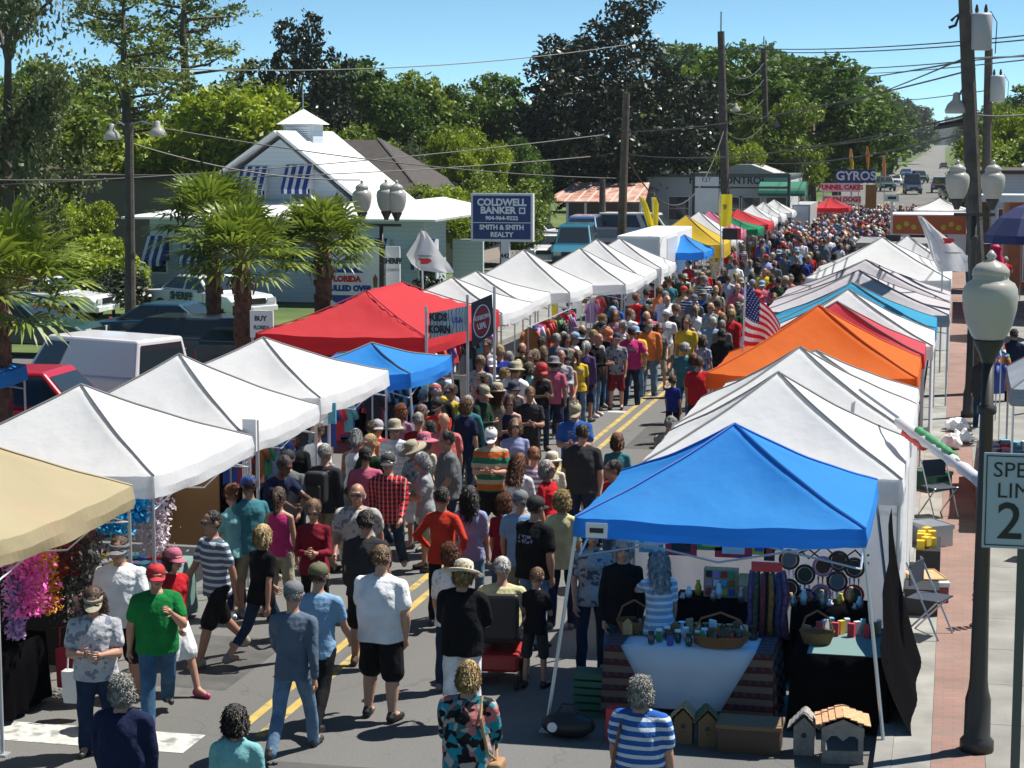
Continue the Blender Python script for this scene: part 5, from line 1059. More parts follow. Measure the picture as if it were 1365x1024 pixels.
def hair_mesh(kind):
    if ('h', kind) in _c: return _c['h', kind]
    m = MB(); amp, fr, vox = .0013, 34, .009
    m.ell((0, .022, .04), (.084, .098, .094), 16, 12)
    if kind == 'short': pass
    if kind == 'crop': m = MB(); m.ell((0, .018, .034), (.080, .096, .096), 16, 12)
    if kind in ('bob', 'curly'): m.ell((0, .035, -.025), (.092, .082, .095), 14, 10); m.ell((-.06, .01, -.02), (.035, .05, .08), 10, 8); m.ell((.06, .01, -.02), (.035, .05, .08), 10, 8)
    if kind == 'curly': amp, fr = .0065, 75
    if kind == 'long':
        for s in (-1, 0, 1): m.cap((s * .05, .04, 0), (s * .055, .085 if s == 0 else .06, -.27), .055, .04); 
        m.ell((0, .04, -.05), (.095, .075, .12), 14, 10)
    if kind == 'pony': m.ell((0, .12, .04), (.03, .04, .04)); m.cap((0, .13, .02), (0, .12, -.17), .03, .018)
    if kind == 'bun': m.ell((0, .105, .08), (.045, .045, .045))
    if kind == 'fringe': m = MB(); m.ell((0, .035, -.015), (.081, .078, .055), 14, 10)
    q = remesh(m, vox, amp, fr, 1, iso=True); n = len(q.vertices); co = np.empty(n * 3, np.float32); no = np.empty(n * 3, np.float32); q.vertices.foreach_get('co', co); q.vertices.foreach_get('normal', no); co = co.reshape(-1, 3); no = no.reshape(-1, 3)
    r_ = np.random.default_rng(len(kind)); L_ = dict(short=.022, crop=.014, bob=.034, curly=.024, long=.06, pony=.03, bun=.03, fringe=.018)[kind]; K = 1500 if kind in ('long', 'bob', 'curly') else 900; x = MB()
    for i in r_.integers(0, n, K):
        p, nn = Vector(co[i]), Vector(no[i]); rv = Vector(r_.normal(size=3)); d = (Vector((0, .25, -.9)) + nn * (.4 if kind != 'curly' else .8) + rv * (.2 if kind != 'curly' else .55)); d = d.normalized(); w = d.cross(nn); w = (w.normalized() if w.length > .05 else Vector((1, 0, 0))) * .0028
        l = L_ * r_.uniform(.5, 1.3); e_ = p + d * l; a = p - nn * .004; x.add([a - w, a + w, p + d * l * .55 + nn * .006 + w, e_, p + d * l * .55 + nn * .006 - w], [(0, 1, 2, 3, 4)])
    xm = x.mesh('x', [HAIR], True); bm = bmesh.new(); bm.from_mesh(q); bm.from_mesh(xm); q2 = bpy.data.meshes.new('hair'); bm.to_mesh(q2); bm.free(); q2.materials.append(HAIR); q2.polygons.foreach_set('use_smooth', [True] * len(q2.polygons)); q2.update()
    _c['h', kind] = q2; return q2
def hat_mesh(kind):
    if ('hat', kind) in _c: return _c['hat', kind]
    m = MB()
    if kind in ('cap', 'visor'):
        if kind == 'cap': m.lathe((0, .014, .02), [(.088, 0), (.092, .02), (.088, .055), (.07, .085), (.04, .103), (.012, .11), (.012, .115)], 18, sx=.98, sy=1.14)
        else: m.lathe((0, .014, .02), [(.09, 0), (.093, .0), (.093, .045), (.09, .045)], 18, sx=.98, sy=1.14)
        n = 10; V = []
        for i in range(n + 1):
            a = pi + pi * i / n; V += [(.08 * cos(a), .014 + .09 * sin(a), .03), (.082 * cos(a), -.02 + .165 * sin(a) * 1.0, .012 - .012 * abs(cos(a)))]
        m.add(V, [(2 * i, 2 * i + 1, 2 * i + 3, 2 * i + 2) for i in range(n)]); m.add([(x, y, z - .006) for x, y, z in V], [(2 * i, 2 * i + 2, 2 * i + 3, 2 * i + 1) for i in range(n)])
    else:
        br = .2 if kind == 'sun hat' else .15
        m.lathe((0, .014, .03), [(br, -.028), (br * .8, -.01), (.096, 0), (.094, .05), (.085, .085), (.05, .105), (.01, .11)], 22, sx=1, sy=1.1); m.lathe((0, .014, .03), [(br, -.032), (br * .8, -.016), (.09, -.004)], 22, sx=1, sy=1.1)
    q = m.mesh('hat', mat('hat_cloth', objcol=True, rough=.8, bump=.2, bscale=40), True); _c['hat', kind] = q; return q
def glasses_mesh():
    if 'g' in _c: return _c['g']
    m = MB(); [m.ell((s * .033, -.096, .016), (.027, .008, .018), 10, 6) for s in (-1, 1)]; m.tube([(-.07, .02, .02), (-.062, -.088, .022), (.062, -.088, .022), (.07, .02, .02)], .0045, 5); _c['g'] = m.mesh('sunglasses', GLASS, True); return _c['g']
CN = {'white': (.72, .73, .76), 'black': (.010, .010, .012), 'charcoal': (.035, .036, .042), 'grey': (.16, .17, .18), 'light grey': (.36, .37, .40), 'navy': (.015, .022, .06), 'dark green': (.02, .05, .03), 'green': (.012, .20, .05), 'teal': (.05, .19, .23), 'aqua': (.20, .46, .48),
      'light blue': (.22, .38, .58), 'blue': (.03, .12, .42), 'royal blue': (.015, .04, .26), 'lavender': (.30, .33, .55), 'purple': (.09, .06, .18), 'red': (.52, .02, .03), 'scarlet': (.55, .045, .025), 'maroon': (.20, .015, .03), 'coral': (.60, .16, .16), 'pink': (.50, .12, .2), 'hot pink': (.55, .04, .18), 'orange': (.62, .19, .06),
      'yellow': (.70, .50, .05), 'pale yellow': (.60, .56, .32), 'cream': (.62, .58, .46), 'tan': (.38, .34, .24), 'khaki': (.28, .24, .17), 'brown': (.12, .07, .04), 'olive': (.12, .12, .06), 'slate': (.11, .15, .21), 'faded blue': (.13, .22, .34), 'jean': (.055, .13, .24), 'dark jean': (.018, .035, .075), 'lime': (.50, .62, .03), 'mauve': (.35, .18, .26)}
HC = {'grey': (.30, .29, .27), 'white': (.55, .54, .50), 'blond': (.40, .28, .12), 'light brown': (.16, .09, .04), 'brown': (.06, .03, .016), 'dark': (.012, .009, .008), 'auburn': (.16, .05, .02), 'red': (.28, .10, .04), 'silver': (.40, .40, .40)}
SK = [(.42, .22, .15), (.36, .185, .125), (.47, .27, .19), (.31, .155, .10), (.09, .042, .028)]
for c_ in CN:
    if c_ != 'white': CN[c_] = tuple(v * .85 for v in CN[c_])
used_labels = set(); n_people = [0]; people_xy = []
def an(s): return ('an ' if s[0] in 'aeiou' else 'a ') + s
TN = dict(tee='t-shirt', long='long sleeved shirt', tank='tank top', jacket='jacket', blouse='blouse')
def bname(k, c): return ('jeans' if k == 'jeans' else k) if c in ('jean', 'dark jean') else c + ' ' + k
def person(x, y, h=1.72, rz=0, pose='stand', b='m', top=('tee', 'white', ''), bot=('jeans', 'jean'), hair=('short', 'brown'), hat=None, glasses=False, skin=0, note='', z0=0.0, label=None, shoes=None, group='people in the street crowd'):
    J = joints(pose, b); s = h / 1.75 * (1.0)
    if b == 'k': s = h / 1.79
    lb = label; hs = ''
    if not lb:
        hs = (an(hat[1] + ' ' + hat[0]) if hat else ('bald head' if hair[0] in ('none', 'fringe') else (hair[0] + ' ' if hair[0] not in ('short', 'crop', 'pony', 'bun') else '') + hair[1] + ' hair'))
        tdesc = an(((top[1] + ' ') if top[2] not in ('banded', 'floral', 'camo') else '') + (top[2] + ' ' if top[2] and top[2] != 'logo' else '') + TN[top[0]])
        lb = ('child' if b == 'k' else 'person') + ' in ' + tdesc + ' and ' + bname(*bot) + ', ' + hs + ((', ' + note) if note else '')
    if len(lb.split()) > 16: lb = lb.replace(', ' + hs, '')
    if len(lb.split()) > 16: lb = ' '.join(lb.split()[:16]).rstrip(',')
    used_labels.add(lb); n_people[0] += 1; people_xy.append((x, y))
    e = thing('person', lb, 'person', (x, y, z0 + J['dz'] * s if pose != 'sit' else z0), radians(rz), group); e.scale = (s, s, s)
    wx = random.Random(n_people[0]).uniform(.95, 1.06)
    e.scale[0] *= wx; e.scale[1] *= wx
    link('body', body_mesh(pose, b), e, color=SK[skin])
    t = top_mesh(top[0], pose, b); o = link('shirt', t, e, color=CN[top[1]])
    if not t.materials: t.materials.append(pat('plain'))
    o.material_slots[0].link = 'OBJECT'; o.material_slots[0].material = pat(top[2] or 'plain')
    t = bottom_mesh(bot[0], pose, b)
    if not t.materials: t.materials.append(DENIM)
    link({'skirt': 'skirt', 'shorts': 'shorts', 'short shorts': 'shorts'}.get(bot[0], 'trousers'), t, e, color=CN[bot[1]])
    link('shoes', shoe_mesh(pose, b), e, color=CN[shoes or random.Random(n_people[0] * 3).choice(['black', 'charcoal', 'white', 'brown', 'grey', 'tan'])])
    hs = J['hs']
    def onhead(nm, me, c):
        o = link(nm, me, e, loc=J['head'], color=c); o.rotation_euler = (J['hd'], 0, 0); o.scale = (hs, hs, hs); return o
    if hair[0] != 'none': onhead('hair', hair_mesh(hair[0]), HC[hair[1]])
    if hat: onhead('hat', hat_mesh(hat[0]), CN[hat[1]])
    if glasses: onhead('sunglasses', glasses_mesh(), (0, 0, 0))
    return e, J, s
def P(px, py, h=1.72, rz=180, pose='stand', b='m', top='tee white', bot='jeans jean', hair='short brown', hat=None, gl=False, sk=0, note='', **k):
    """someone whose head top shows at px, py in the photo"""
    def sp(v):
        a = v.split('|'); return a
    t = top.split('|'); t = (t[0], t[1], t[2] if len(t) > 2 else ''); bt = tuple(bot.split('|')); hr = tuple(hair.split('|')); ht = tuple(hat.split('|')) if hat else None
    g_ = G(px, py, h * .995 + (0.02 if ht else 0)); J = joints(pose, b)
    if pose == 'bend': g_ = G(px, py, h * .93)
    if pose == 'sit': g_ = G(px, py, k.pop('zh', 1.3))
    return person(g_.x, g_.y, h, rz, pose, b, t, bt, hr, ht, gl, sk, note, **k)
# ---- foreground, bottom edge
P(163, 903, 1.68, 180, 'stand', 'h', 'long|navy', 'jeans|dark jean', 'curly|grey', note='at the bottom left edge')
P(314, 943, 1.58, 180, 'stand', 'f', 'blouse|aqua', 'jeans|dark jean', 'bob|dark', note='lowest head at the bottom edge')
p1 = P(623, 888, 1.65, 180, 'hold', 'h', 'long|black|floral', 'jeans|dark jean', 'bob|blond', note='at the bottom centre')
p2 = P(855, 905, 1.65, 172, 'stand', 'h', 'tee|blue|striped', 'capris|navy', 'curly|grey', note='in front of the blue canopy')
def strap(e, J, mt, x0=.10, x1=-.17, name='shoulder_strap', lbl='', bag=True, side=1, colr=None):
    pass
# ---- left foreground group
P(125, 783, 1.64, 18, 'hold', 'h', 'tee|light grey|printed', 'jeans|dark jean', 'long|brown', 'visor|tan', True, note='looking down at her hands')
P(160, 716, 1.74, 8, 'ease', 'h', 'tee|white', 'shorts|black', 'short|brown', 'visor|grey', True, note='beside the tan canopy')
P(207, 743, 1.70, 28, 'stride', 'h', 'tee|green', 'jeans|jean', 'pony|brown', 'cap|red', True, note='striding')
P(227, 722, 1.66, 60, 'walkb', 'f', 'long|red', 'skirt|white', 'bob|brown', 'cap|pink', note='behind the green shirt', shoes='hot pink')
P(287, 676, 1.80, -35, 'walkb', 'm', 'tee|slate|striped', 'shorts|black', 'crop|dark', None, True, 1, note='walking')
P(347, 696, 1.66, 150, 'walka', 'f', 'tee|black', 'capris|dark jean', 'bob|blond', sk=1, note='seen from behind')
P(333, 634, 1.78, -130, 'ease', 'm', 'tee|teal', 'shorts|khaki', 'short|brown', 'cap|blue', True, 1, note='facing the stall')
P(312, 650, 1.66, -120, 'hold', 'f', 'tee|aqua', 'slim|navy', 'bun|auburn', note='facing the stall')
P(372, 652, 1.66, 175, 'stand', 'f', 'tank|hot pink', 'shorts|tan', 'pony|brown', note='back turned')
P(359, 610, 1.84, 60, 'bend', 'm', 'tee|navy', 'trousers|grey', 'crop|dark', sk=4, note='leaning at the white canopy')
P(388, 574, 1.78, 20, 'hold', 'm', 'jacket|black', 'jeans|dark jean', 'crop|dark', sk=1, note='under the rumpled canopy')
P(384, 600, 1.70, 10, 'ease', 'm', 'tee|grey', 'shorts|black', 'short|dark', 'cap|black', False, 3, note='by the rumpled canopy')
P(418, 668, 1.66, 12, 'hold', 'f', 'long|maroon', 'slim|black', 'pony|light brown', None, True, 0, note='hands joined')
P(389, 768, 1.76, 182, 'walka', 'm', 'long|slate', 'jeans|faded blue', 'crop|grey', 'cap|grey', note='back to the viewer')
P(422, 744, 1.76, 178, 'walkb', 'm', 'tee|light blue', 'trousers|black', 'crop|brown', 'cap|olive', note='back to the viewer')
P(477, 640, 1.76, 8, 'walkb', 'h', 'tee|tan|printed', 'shorts|charcoal', 'fringe|grey', None, True, 1, note='coming forward')
P(487, 684, 1.78, 178, 'ease', 'h', 'tee|charcoal', 'shorts|black', 'short|dark', sk=3, note='before the tan shirt')
P(507, 731, 1.80, 172, 'ease', 'h', 'tee|white', 'shorts|black', 'short|light brown', sk=2, note='wide stance in mid street')
P(518, 597, 1.78, 6, 'walka', 'm', 'long|red|plaid', 'jeans|dark jean', 'short|grey', 'cap|charcoal', True, 1, note='carrying a bottle')
bk_ = P(432, 594, 1.76, 168, 'ease', 'm', 'long|charcoal', 'trousers|khaki', 'crop|grey', note='with a backpack')
P(424, 566, 1.76, -20, 'ease', 'm', 'tee|white', 'shorts|tan', 'short|brown', note='strap across the chest')
P(482, 570, 1.72, 165, 'bend', 'm', 'tee|orange', 'trousers|black', 'short|brown', note='bending at a stall')
P(503, 560, 1.66, 20, 'stand', 'm', 'tee|red', 'jeans|jean', 'short|grey', 'cap|light grey', note='facing forward')
P(526, 560, 1.74, 175, 'stand', 'm', 'tee|white|striped', 'shorts|tan', 'short|grey', 'straw hat|tan', sk=1)
P(567, 606, 1.64, -70, 'hold', 'f', 'tee|light grey', 'shorts|tan', 'bob|silver', note='in profile facing left')
P(590, 652, 1.72, 172, 'akimbo', 'f', 'long|scarlet', 'trousers|black', 'crop|dark', sk=1, note='back turned')
P(598, 577, 1.78, -60, 'ease', 'h', 'tee|grey', 'jeans|dark jean', 'short|dark', sk=1, note='profile facing left')
P(592, 553, 1.76, 190, 'stand', 'h', 'tee|coral', 'shorts|khaki', 'none|grey', sk=0, note='back turned')
P(620, 534, 1.70, 160, 'ease', 'f', 'tee|navy', 'jeans|dark jean', 'curly|light brown', note='dark shoulder strap')
P(553, 588, 1.60, -40, 'hold', 'f', 'tee|teal|printed', 'shorts|white', 'bob|blond', 'sun hat|tan')
P(566, 577, 1.62, 160, 'stand', 'f', 'tee|cream', 'jeans|jean', 'bob|grey', 'sun hat|pink')
P(655, 570, 1.72, 8, 'hold', 'h', 'tee|dark green|banded', 'shorts|black', 'short|brown', 'cap|white', True, 0)
P(687, 560, 1.68, 14, 'stand', 'f', 'tee|lavender', 'jeans|jean', 'bob|light brown', None, True, 0, note='facing forward')
P(627, 650, 1.66, 178, 'stand', 'f', 'blouse|lavender', 'jeans|faded blue', 'long|dark', sk=1, note='back turned')
P(673, 660, 1.62, 170, 'stand', 'f', 'tee|maroon', 'jeans|jean', 'curly|auburn', note='back turned')
P(694, 654, 1.70, 178, 'stand', 'm', 'tee|light blue', 'shorts|khaki', 'crop|grey', 'cap|grey')
P(712, 662, 1.78, 150, 'ease', 'h', 'tee|black|logo', 'jeans|faded blue', 'crop|dark', 'cap|black', False, 1, note='looking right')
P(750, 656, 1.70, 170, 'stand', 'f', 'blouse|pale yellow', 'trousers|navy', 'curly|blond', note='thin black strap')
P(600, 726, 1.62, 178, 'stand', 'f', 'blouse|white|printed', 'jeans|dark jean', 'curly|auburn', note='half hidden')
P(616, 750, 1.68, 180, 'hold', 'h', 'blouse|black', 'trousers|white', 'bob|blond', 'sun hat|cream', note='beside the wheelchair')
g_ = G(668, 905); person(g_.x, g_.y + .02, 1.74, 184, 'sit', 'h', ('tee', 'pale yellow', ''), ('trousers', 'navy'), ('short', 'white'), None, False, 0, 'seated in the power wheelchair', z0=-.38)
P(714, 758, 1.33, 172, 'hold', 'k', 'tee|black', 'shorts|charcoal', 'crop|light brown', note='beside the canopy leg', shoes='black')
P(776, 568, 1.84, 178, 'ease', 'h', 'tee|charcoal', 'jeans|dark jean', 'crop|dark', note='lime shoulder panels')
P(767, 537, 1.76, 6, 'hold', 'h', 'tee|blue|logo', 'shorts|khaki', 'short|brown', 'cap|tan', sk=1)
P(823, 579, 1.66, 176, 'stand', 'f', 'tee|teal', 'jeans|jean', 'bob|auburn', note='next to the yellow line')
P(730, 616, 1.66, 70, 'stand', 'f', 'tee|red', 'jeans|dark jean', 'bob|grey', None, True, 1, note='profile facing right')
P(712, 598, 1.64, 178, 'stand', 'm', 'tee|mauve|striped', 'shorts|khaki', 'short|red')
P(690, 608, 1.62, 165, 'hold', 'f', 'blouse|white|printed', 'jeans|faded blue', 'long|auburn', note='turned away')
P(736, 603, 1.50, 178, 'stand', 'f', 'tee|cream', 'shorts|white', 'bob|blond', 'straw hat|cream')
P(817, 616, 1.70, -60, 'stand', 'm', 'tee|red', 'jeans|jean', 'short|dark', None, True, 1, note='half behind the blue canopy')
P(724, 463, 1.68, 165, 'ease', 'f', 'tank|aqua', 'short shorts|white', 'long|light brown', sk=1, note='bare legged')
P(714, 467, 1.64, 150, 'stand', 'f', 'tank|yellow', 'short shorts|tan', 'bob|light brown')
P(691, 481, 1.68, 178, 'stand', 'f', 'tee|black', 'jeans|dark jean', 'long|blond')
P(706, 484, 1.64, 140, 'stand', 'f', 'tee|aqua|logo', 'jeans|jean', 'bob|brown')
P(706, 517, 1.72, 18, 'hold', 'm', 'tee|charcoal', 'shorts|charcoal', 'crop|light brown', sk=1)
P(680, 528, 1.66, 10, 'hold', 'f', 'tank|navy', 'shorts|white', 'bob|brown', None, True)
P(640, 513, 1.76, 75, 'hold', 'm', 'jacket|dark green', 'trousers|black', 'short|brown', 'cap|tan', note='facing right')
P(742, 446, 1.76, 190, 'stand', 'm', 'tee|slate', 'jeans|slate', 'crop|grey')
P(765, 443, 1.70, 120, 'ease', 'f', 'tee|white', 'trousers|red', 'short|grey', 'cap|light blue')
P(794, 446, 1.80, 70, 'hold', 'm', 'jacket|black', 'jeans|faded blue', 'none|grey', sk=1)
P(808, 438, 1.76, 60, 'hold', 'm', 'tee|black', 'jeans|jean', 'crop|brown', 'cap|orange', sk=1)
P(842, 436, 1.76, 185, 'akimbo', 'h', 'tee|hot pink|logo', 'jeans|dark jean', 'crop|brown', 'cap|charcoal')
P(822, 444, 1.70, 0, 'stand', 'm', 'tee|navy|printed', 'shorts|maroon', 'short|dark', 'cap|navy')
P(861, 413, 1.88, 175, 'walka', 'h', 'tee|charcoal', 'shorts|khaki', 'fringe|light brown', sk=0, note='tallest in the middle of the street')
P(888, 410, 1.76, 180, 'walkb', 'm', 'tee|white|logo', 'shorts|khaki', 'crop|grey', 'cap|white')
P(916, 418, 1.66, 178, 'walka', 'f', 'tank|black', 'shorts|hot pink', 'long|brown')
P(897, 500, 1.36, 168, 'stand', 'k', 'tee|royal blue', 'shorts|black', 'short|brown', note='beside the yellow line')
P(932, 477, 1.74, 178, 'stand', 'h', 'tee|red', 'shorts|charcoal', 'crop|brown')
P(879, 563, 1.70, 150, 'bend', 'm', 'tee|tan', 'shorts|olive', 'short|grey', 'cap|grey', note='beside the white canopy corner')
P(913, 457, 1.70, 160, 'stand', 'm', 'tee|teal', 'jeans|slate', 'short|grey', 'cap|light grey')
P(925, 472, 1.62, 170, 'stand', 'f', 'tee|teal', 'jeans|jean', 'bob|auburn')
P(938, 448, 1.66, 150, 'stand', 'f', 'tee|purple|printed', 'shorts|white', 'bob|brown')
P(963, 440, 1.74, 178, 'stand', 'm', 'jacket|black', 'trousers|charcoal', 'short|dark')
P(951, 424, 1.72, 176, 'stand', 'm', 'tee|light blue', 'shorts|grey', 'short|white')
P(963, 428, 1.68, 170, 'stand', 'm', 'tee|grey', 'shorts|olive', 'crop|grey')
P(936, 364, 1.70, 200, 'stand', 'f', 'long|teal', 'jeans|jean', 'long|blond')
P(958, 376, 1.66, 175, 'stand', 'f', 'tee|navy', 'jeans|dark jean', 'long|red')
P(882, 370, 1.76, 150, 'bend', 'm', 'tee|red', 'trousers|charcoal', 'short|dark')
P(862, 386, 1.74, 178, 'stand', 'h', 'tee|light blue', 'shorts|navy', 'short|dark')
P(925, 390, 1.76, 178, 'walkb', 'm', 'tee|slate', 'shorts|tan', 'crop|grey', 'cap|slate')
P(1011, 342, 1.66, 180, 'walka', 'f', 'tank|yellow', 'shorts|grey', 'short|dark')
P(975, 330, 1.80, 175, 'stand', 'h', 'tee|red', 'jeans|dark jean', 'short|dark')
P(1038, 370, 1.86, 178, 'ease', 'h', 'tee|dark green', 'trousers|charcoal', 'crop|dark', note='big figure right of the flag')
P(1030, 338, 1.80, 5, 'hold', 'h', 'tee|navy|logo', 'shorts|grey', 'short|silver')
P(1046, 336, 1.76, 178, 'stand', 'm', 'tee|slate', 'shorts|olive', 'crop|grey', 'cap|grey')
P(1003, 373, 1.74, 178, 'stand', 'm', 'tee|blue', 'jeans|jean', 'short|grey', 'cap|light blue', note='just behind the national flag')
P(755, 447, 1.70, 30, 'hold', 'f', 'tank|olive', 'jeans|jean', 'long|brown', note='by the rack of red goods')
P(820, 415, 1.68, 20, 'stand', 'f', 'tank|mauve', 'shorts|navy', 'long|light brown'); P(841, 414, 1.70, 175, 'stand', 'f', 'long|scarlet', 'jeans|dark jean', 'bob|grey')
P(802, 430, 1.74, 60, 'stand', 'm', 'tee|light grey', 'shorts|black', 'short|dark'); P(870, 375, 1.70, 178, 'stand', 'm', 'tee|maroon', 'jeans|jean', 'short|dark')
P(556, 525, 1.72, 175, 'bend', 'm', 'tee|light grey', 'trousers|navy', 'fringe|grey', note='under the blue canopy edge'); P(558, 552, 1.68, 178, 'stand', 'm', 'tee|maroon', 'jeans|jean', 'short|grey')
P(585, 530, 1.70, -10, 'hold', 'm', 'tee|scarlet', 'trousers|black', 'short|dark', 'cap|black'); P(572, 563, 1.62, -60, 'stand', 'f', 'tee|maroon', 'jeans|dark jean', 'bob|dark')
P(535, 540, 1.66, 170, 'stand', 'f', 'tee|mauve', 'jeans|dark jean', 'curly|orange' if False else 'curly|red')
# vendors and helpers under the canopies
P(830, 716, 1.74, 14, 'ease', 'f', 'long|black', 'jeans|jean', 'bob|silver', None, True, 0, group='stall keepers', note='keeping the quilt stall')
P(880, 736, 1.66, -160, 'reach', 'f', 'tee|light blue|striped', 'jeans|faded blue', 'long|silver', group='stall keepers', note='at the quilt stall table')
P(790, 700, 1.70, 20, 'stand', 'f', 'tee|brown|printed', 'jeans|dark jean', 'bob|dark', group='stall keepers', note='behind the canopy leg')
P(650, 455, 1.75, -20, 'stand', 'm', 'tee|light grey', 'shorts|black', 'short|dark', group='stall keepers', note='under the round logo flag')
P(1355, 298, 1.74, 150, 'stand', 'm', 'tee|maroon', 'trousers|olive', 'short|grey', group='stall keepers', note='near the fuchsia gown')
P(1339, 345, 1.70, 170, 'bend', 'm', 'tee|red', 'jeans|jean', 'short|white', group='stall keepers', note='bending below the fuchsia gown')
P(1311, 468, 1.70, 178, 'stand', 'f', 'jacket|charcoal', 'jeans|dark jean', 'bob|blond', group='stall keepers', note='behind the lamp post')
P(1352, 440, 1.74, 178, 'stand', 'm', 'jacket|navy', 'trousers|black', 'short|dark', group='stall keepers', note='at the right edge')
# ---- the dense crowd further down the street
rd = random.Random(42)
zones = [(20, 31, 'beside the third white canopy'), (31, 36, 'beside the small blue canopy'), (36, 42, 'beside the red canopy'), (42, 52, 'near the realty sign'), (52, 60, 'beside the white canopy run'), (60, 68, 'beside the white trailer'), (68, 76, 'by the yellow canopy'), (76, 88, 'by the pink and green canopies'), (88, 100, 'by the far white canopies'), (100, 132, 'near the far food stands')]
TOPC = ['white', 'black', 'navy', 'grey', 'red', 'light blue', 'blue', 'teal', 'dark green', 'maroon', 'pink', 'white', 'charcoal', 'light grey', 'purple', 'orange', 'yellow', 'coral', 'slate', 'tan', 'royal blue', 'lavender', 'dark green', 'white', 'black']
tries = 0; near_left = 0
while n_people[0] < 297 and tries < 20000:
    tries += 1; t = rd.random(); y = 43 + 52 * (t ** 1.1)
    x = rd.uniform(-9.0, -4.3) if y < 66 else rd.uniform(-9.2, -3.0) if y < 90 else rd.uniform(-10.5, -3.0)
    if near_left < 34: x, y = rd.uniform(-9.0, -7.0), rd.uniform(25.5, 44); x = min(x, -7.9 + .02 * (y - 25))
    if y < 49 and x > -6.6 and x < -5.0 and rd.random() < .7: continue
    md = .5 if y < 70 else .56
    if any((x - a) ** 2 + (y - c) ** 2 < md * md for a, c in people_xy): continue
    fem = rd.random() < .5; kid = rd.random() < .07; b = 'k' if kid else ('f' if fem else rd.choice('mmh'))
    tk = rd.choice(['tee', 'tee', 'tank', 'long'] if fem else ['tee', 'tee', 'tee', 'long']); pt = rd.choice([''] * 6 + ['striped', 'logo', 'printed'])
    bk2 = rd.choice(['jeans', 'shorts', 'capris', 'short shorts'] if fem else ['jeans', 'shorts', 'trousers']); bc = rd.choice(['jean', 'dark jean', 'faded blue'] if bk2 in ('jeans', 'capris') else ['khaki', 'black', 'tan', 'navy', 'grey', 'white', 'olive'])
    hr = (rd.choice(['bob', 'long', 'pony', 'curly']) if fem else rd.choice(['short', 'crop', 'fringe', 'short']), rd.choice(['brown', 'dark', 'blond', 'grey', 'light brown', 'auburn', 'silver']))
    ht = (rd.choice(['cap', 'cap', 'straw hat']), rd.choice(['white', 'navy', 'red', 'tan', 'black', 'grey', 'light blue'])) if rd.random() < .3 else None
    tc_ = rd.choice(TOPC); zn = [z for a, c, z in zones if a <= y < c or (c == 132 and y >= 100)][0]
    sd_ = 'left' if x < -7.3 else ('right' if x > -5.2 else 'middle')
    pose = rd.choice(['stand', 'ease', 'walka', 'walkb', 'hold', 'stand', 'ease']) if not kid else 'stand'
    tdesc = an(tc_ + ' ' + (pt + ' ' if pt and pt != 'logo' else '') + TN[tk])
    lb = ('child' if kid else 'person') + ' in ' + tdesc + ' and ' + bname(bk2, bc) + ', ' + zn + (', ' + sd_ if zn else '')
    if len(lb.split()) > 16 or lb in used_labels: continue
    near_left += 1
    rz = rd.choice([rd.uniform(-40, 40), rd.uniform(140, 220), rd.uniform(150, 210)])
    person(x, y, rd.uniform(1.1, 1.35) if kid else (rd.uniform(1.56, 1.72) if fem else rd.uniform(1.68, 1.86)), rz, pose, b, (tk, tc_, pt), (bk2, bc), hr, ht, rd.random() < .3, rd.choice([0, 0, 1, 2, 3, 1, 4 if rd.random() < .4 else 0]), label=lb)
# farther on the crowd is one packed mass
CP = [CN[c] for c in ('white', 'black', 'navy', 'grey', 'red', 'light blue', 'teal', 'maroon', 'pink', 'tan', 'blue', 'orange')]; CPM = [mat('far_clothes_%d' % i, c, .9) for i, c in enumerate(CP)] + [mat('far_skin', SK[0], .6), mat('far_hair', HC['brown'], .6), mat('far_grey_hair', HC['grey'], .6)]
m = MB(); rq = random.Random(9); pl = []
for _ in range(9000):
    if len(pl) > 430: break
    y = 86 + 52 * rq.random(); x = rq.uniform(-10.6, -2.2) if y > 92 else rq.uniform(-9.3, -3.0)
    if any((x - a) ** 2 + (y - c) ** 2 < .3 for a, c in pl) or any((x - a) ** 2 + (y - c) ** 2 < .3 for a, c in people_xy): continue
    pl.append((x, y)); h = rq.uniform(1.5, 1.85) / 1.75; f = rq.choice([-1, 1]); st = rq.uniform(-.14, .14)
    m.k = rq.choice([1, 2, 3, 9, 10, 1]); [m.tube([(x + s * .09, y + s * st, .04), (x + s * .09, y + s * st * .4, .48 * h), (x + s * .08, y, .9 * h)], [.05, .065, .09], 6) for s in (-1, 1)]
    m.k = rq.randrange(12); m.lathe((x, y, 0), [(.15, .84 * h), (.15, 1.05 * h), (.17, 1.28 * h), (.16, 1.38 * h), (.06, 1.47 * h)], 8, sx=1.12, sy=.72); [m.tube([(x + s * .18, y, 1.38 * h), (x + s * .23, y + f * .03, 1.12 * h)], [.055, .05], 5) for s in (-1, 1)]
    m.k = 12; [m.tube([(x + s * .23, y + f * .03, 1.12 * h), (x + s * .2, y + f * .1, .88 * h)], [.04, .03], 5) for s in (-1, 1)]; m.ell((x, y + f * .02, 1.60 * h), (.08, .09, .11), 7, 5)
    m.k = rq.choice([13, 13, 14, 0, 2]); m.ell((x, y - f * .015, 1.645 * h), (.09, .1, .085), 7, 5)
tag(m.build('distant_crowd', CPM, None, True), 'packed mass of people filling the far end of the street fair', 'crowd', kind='stuff')
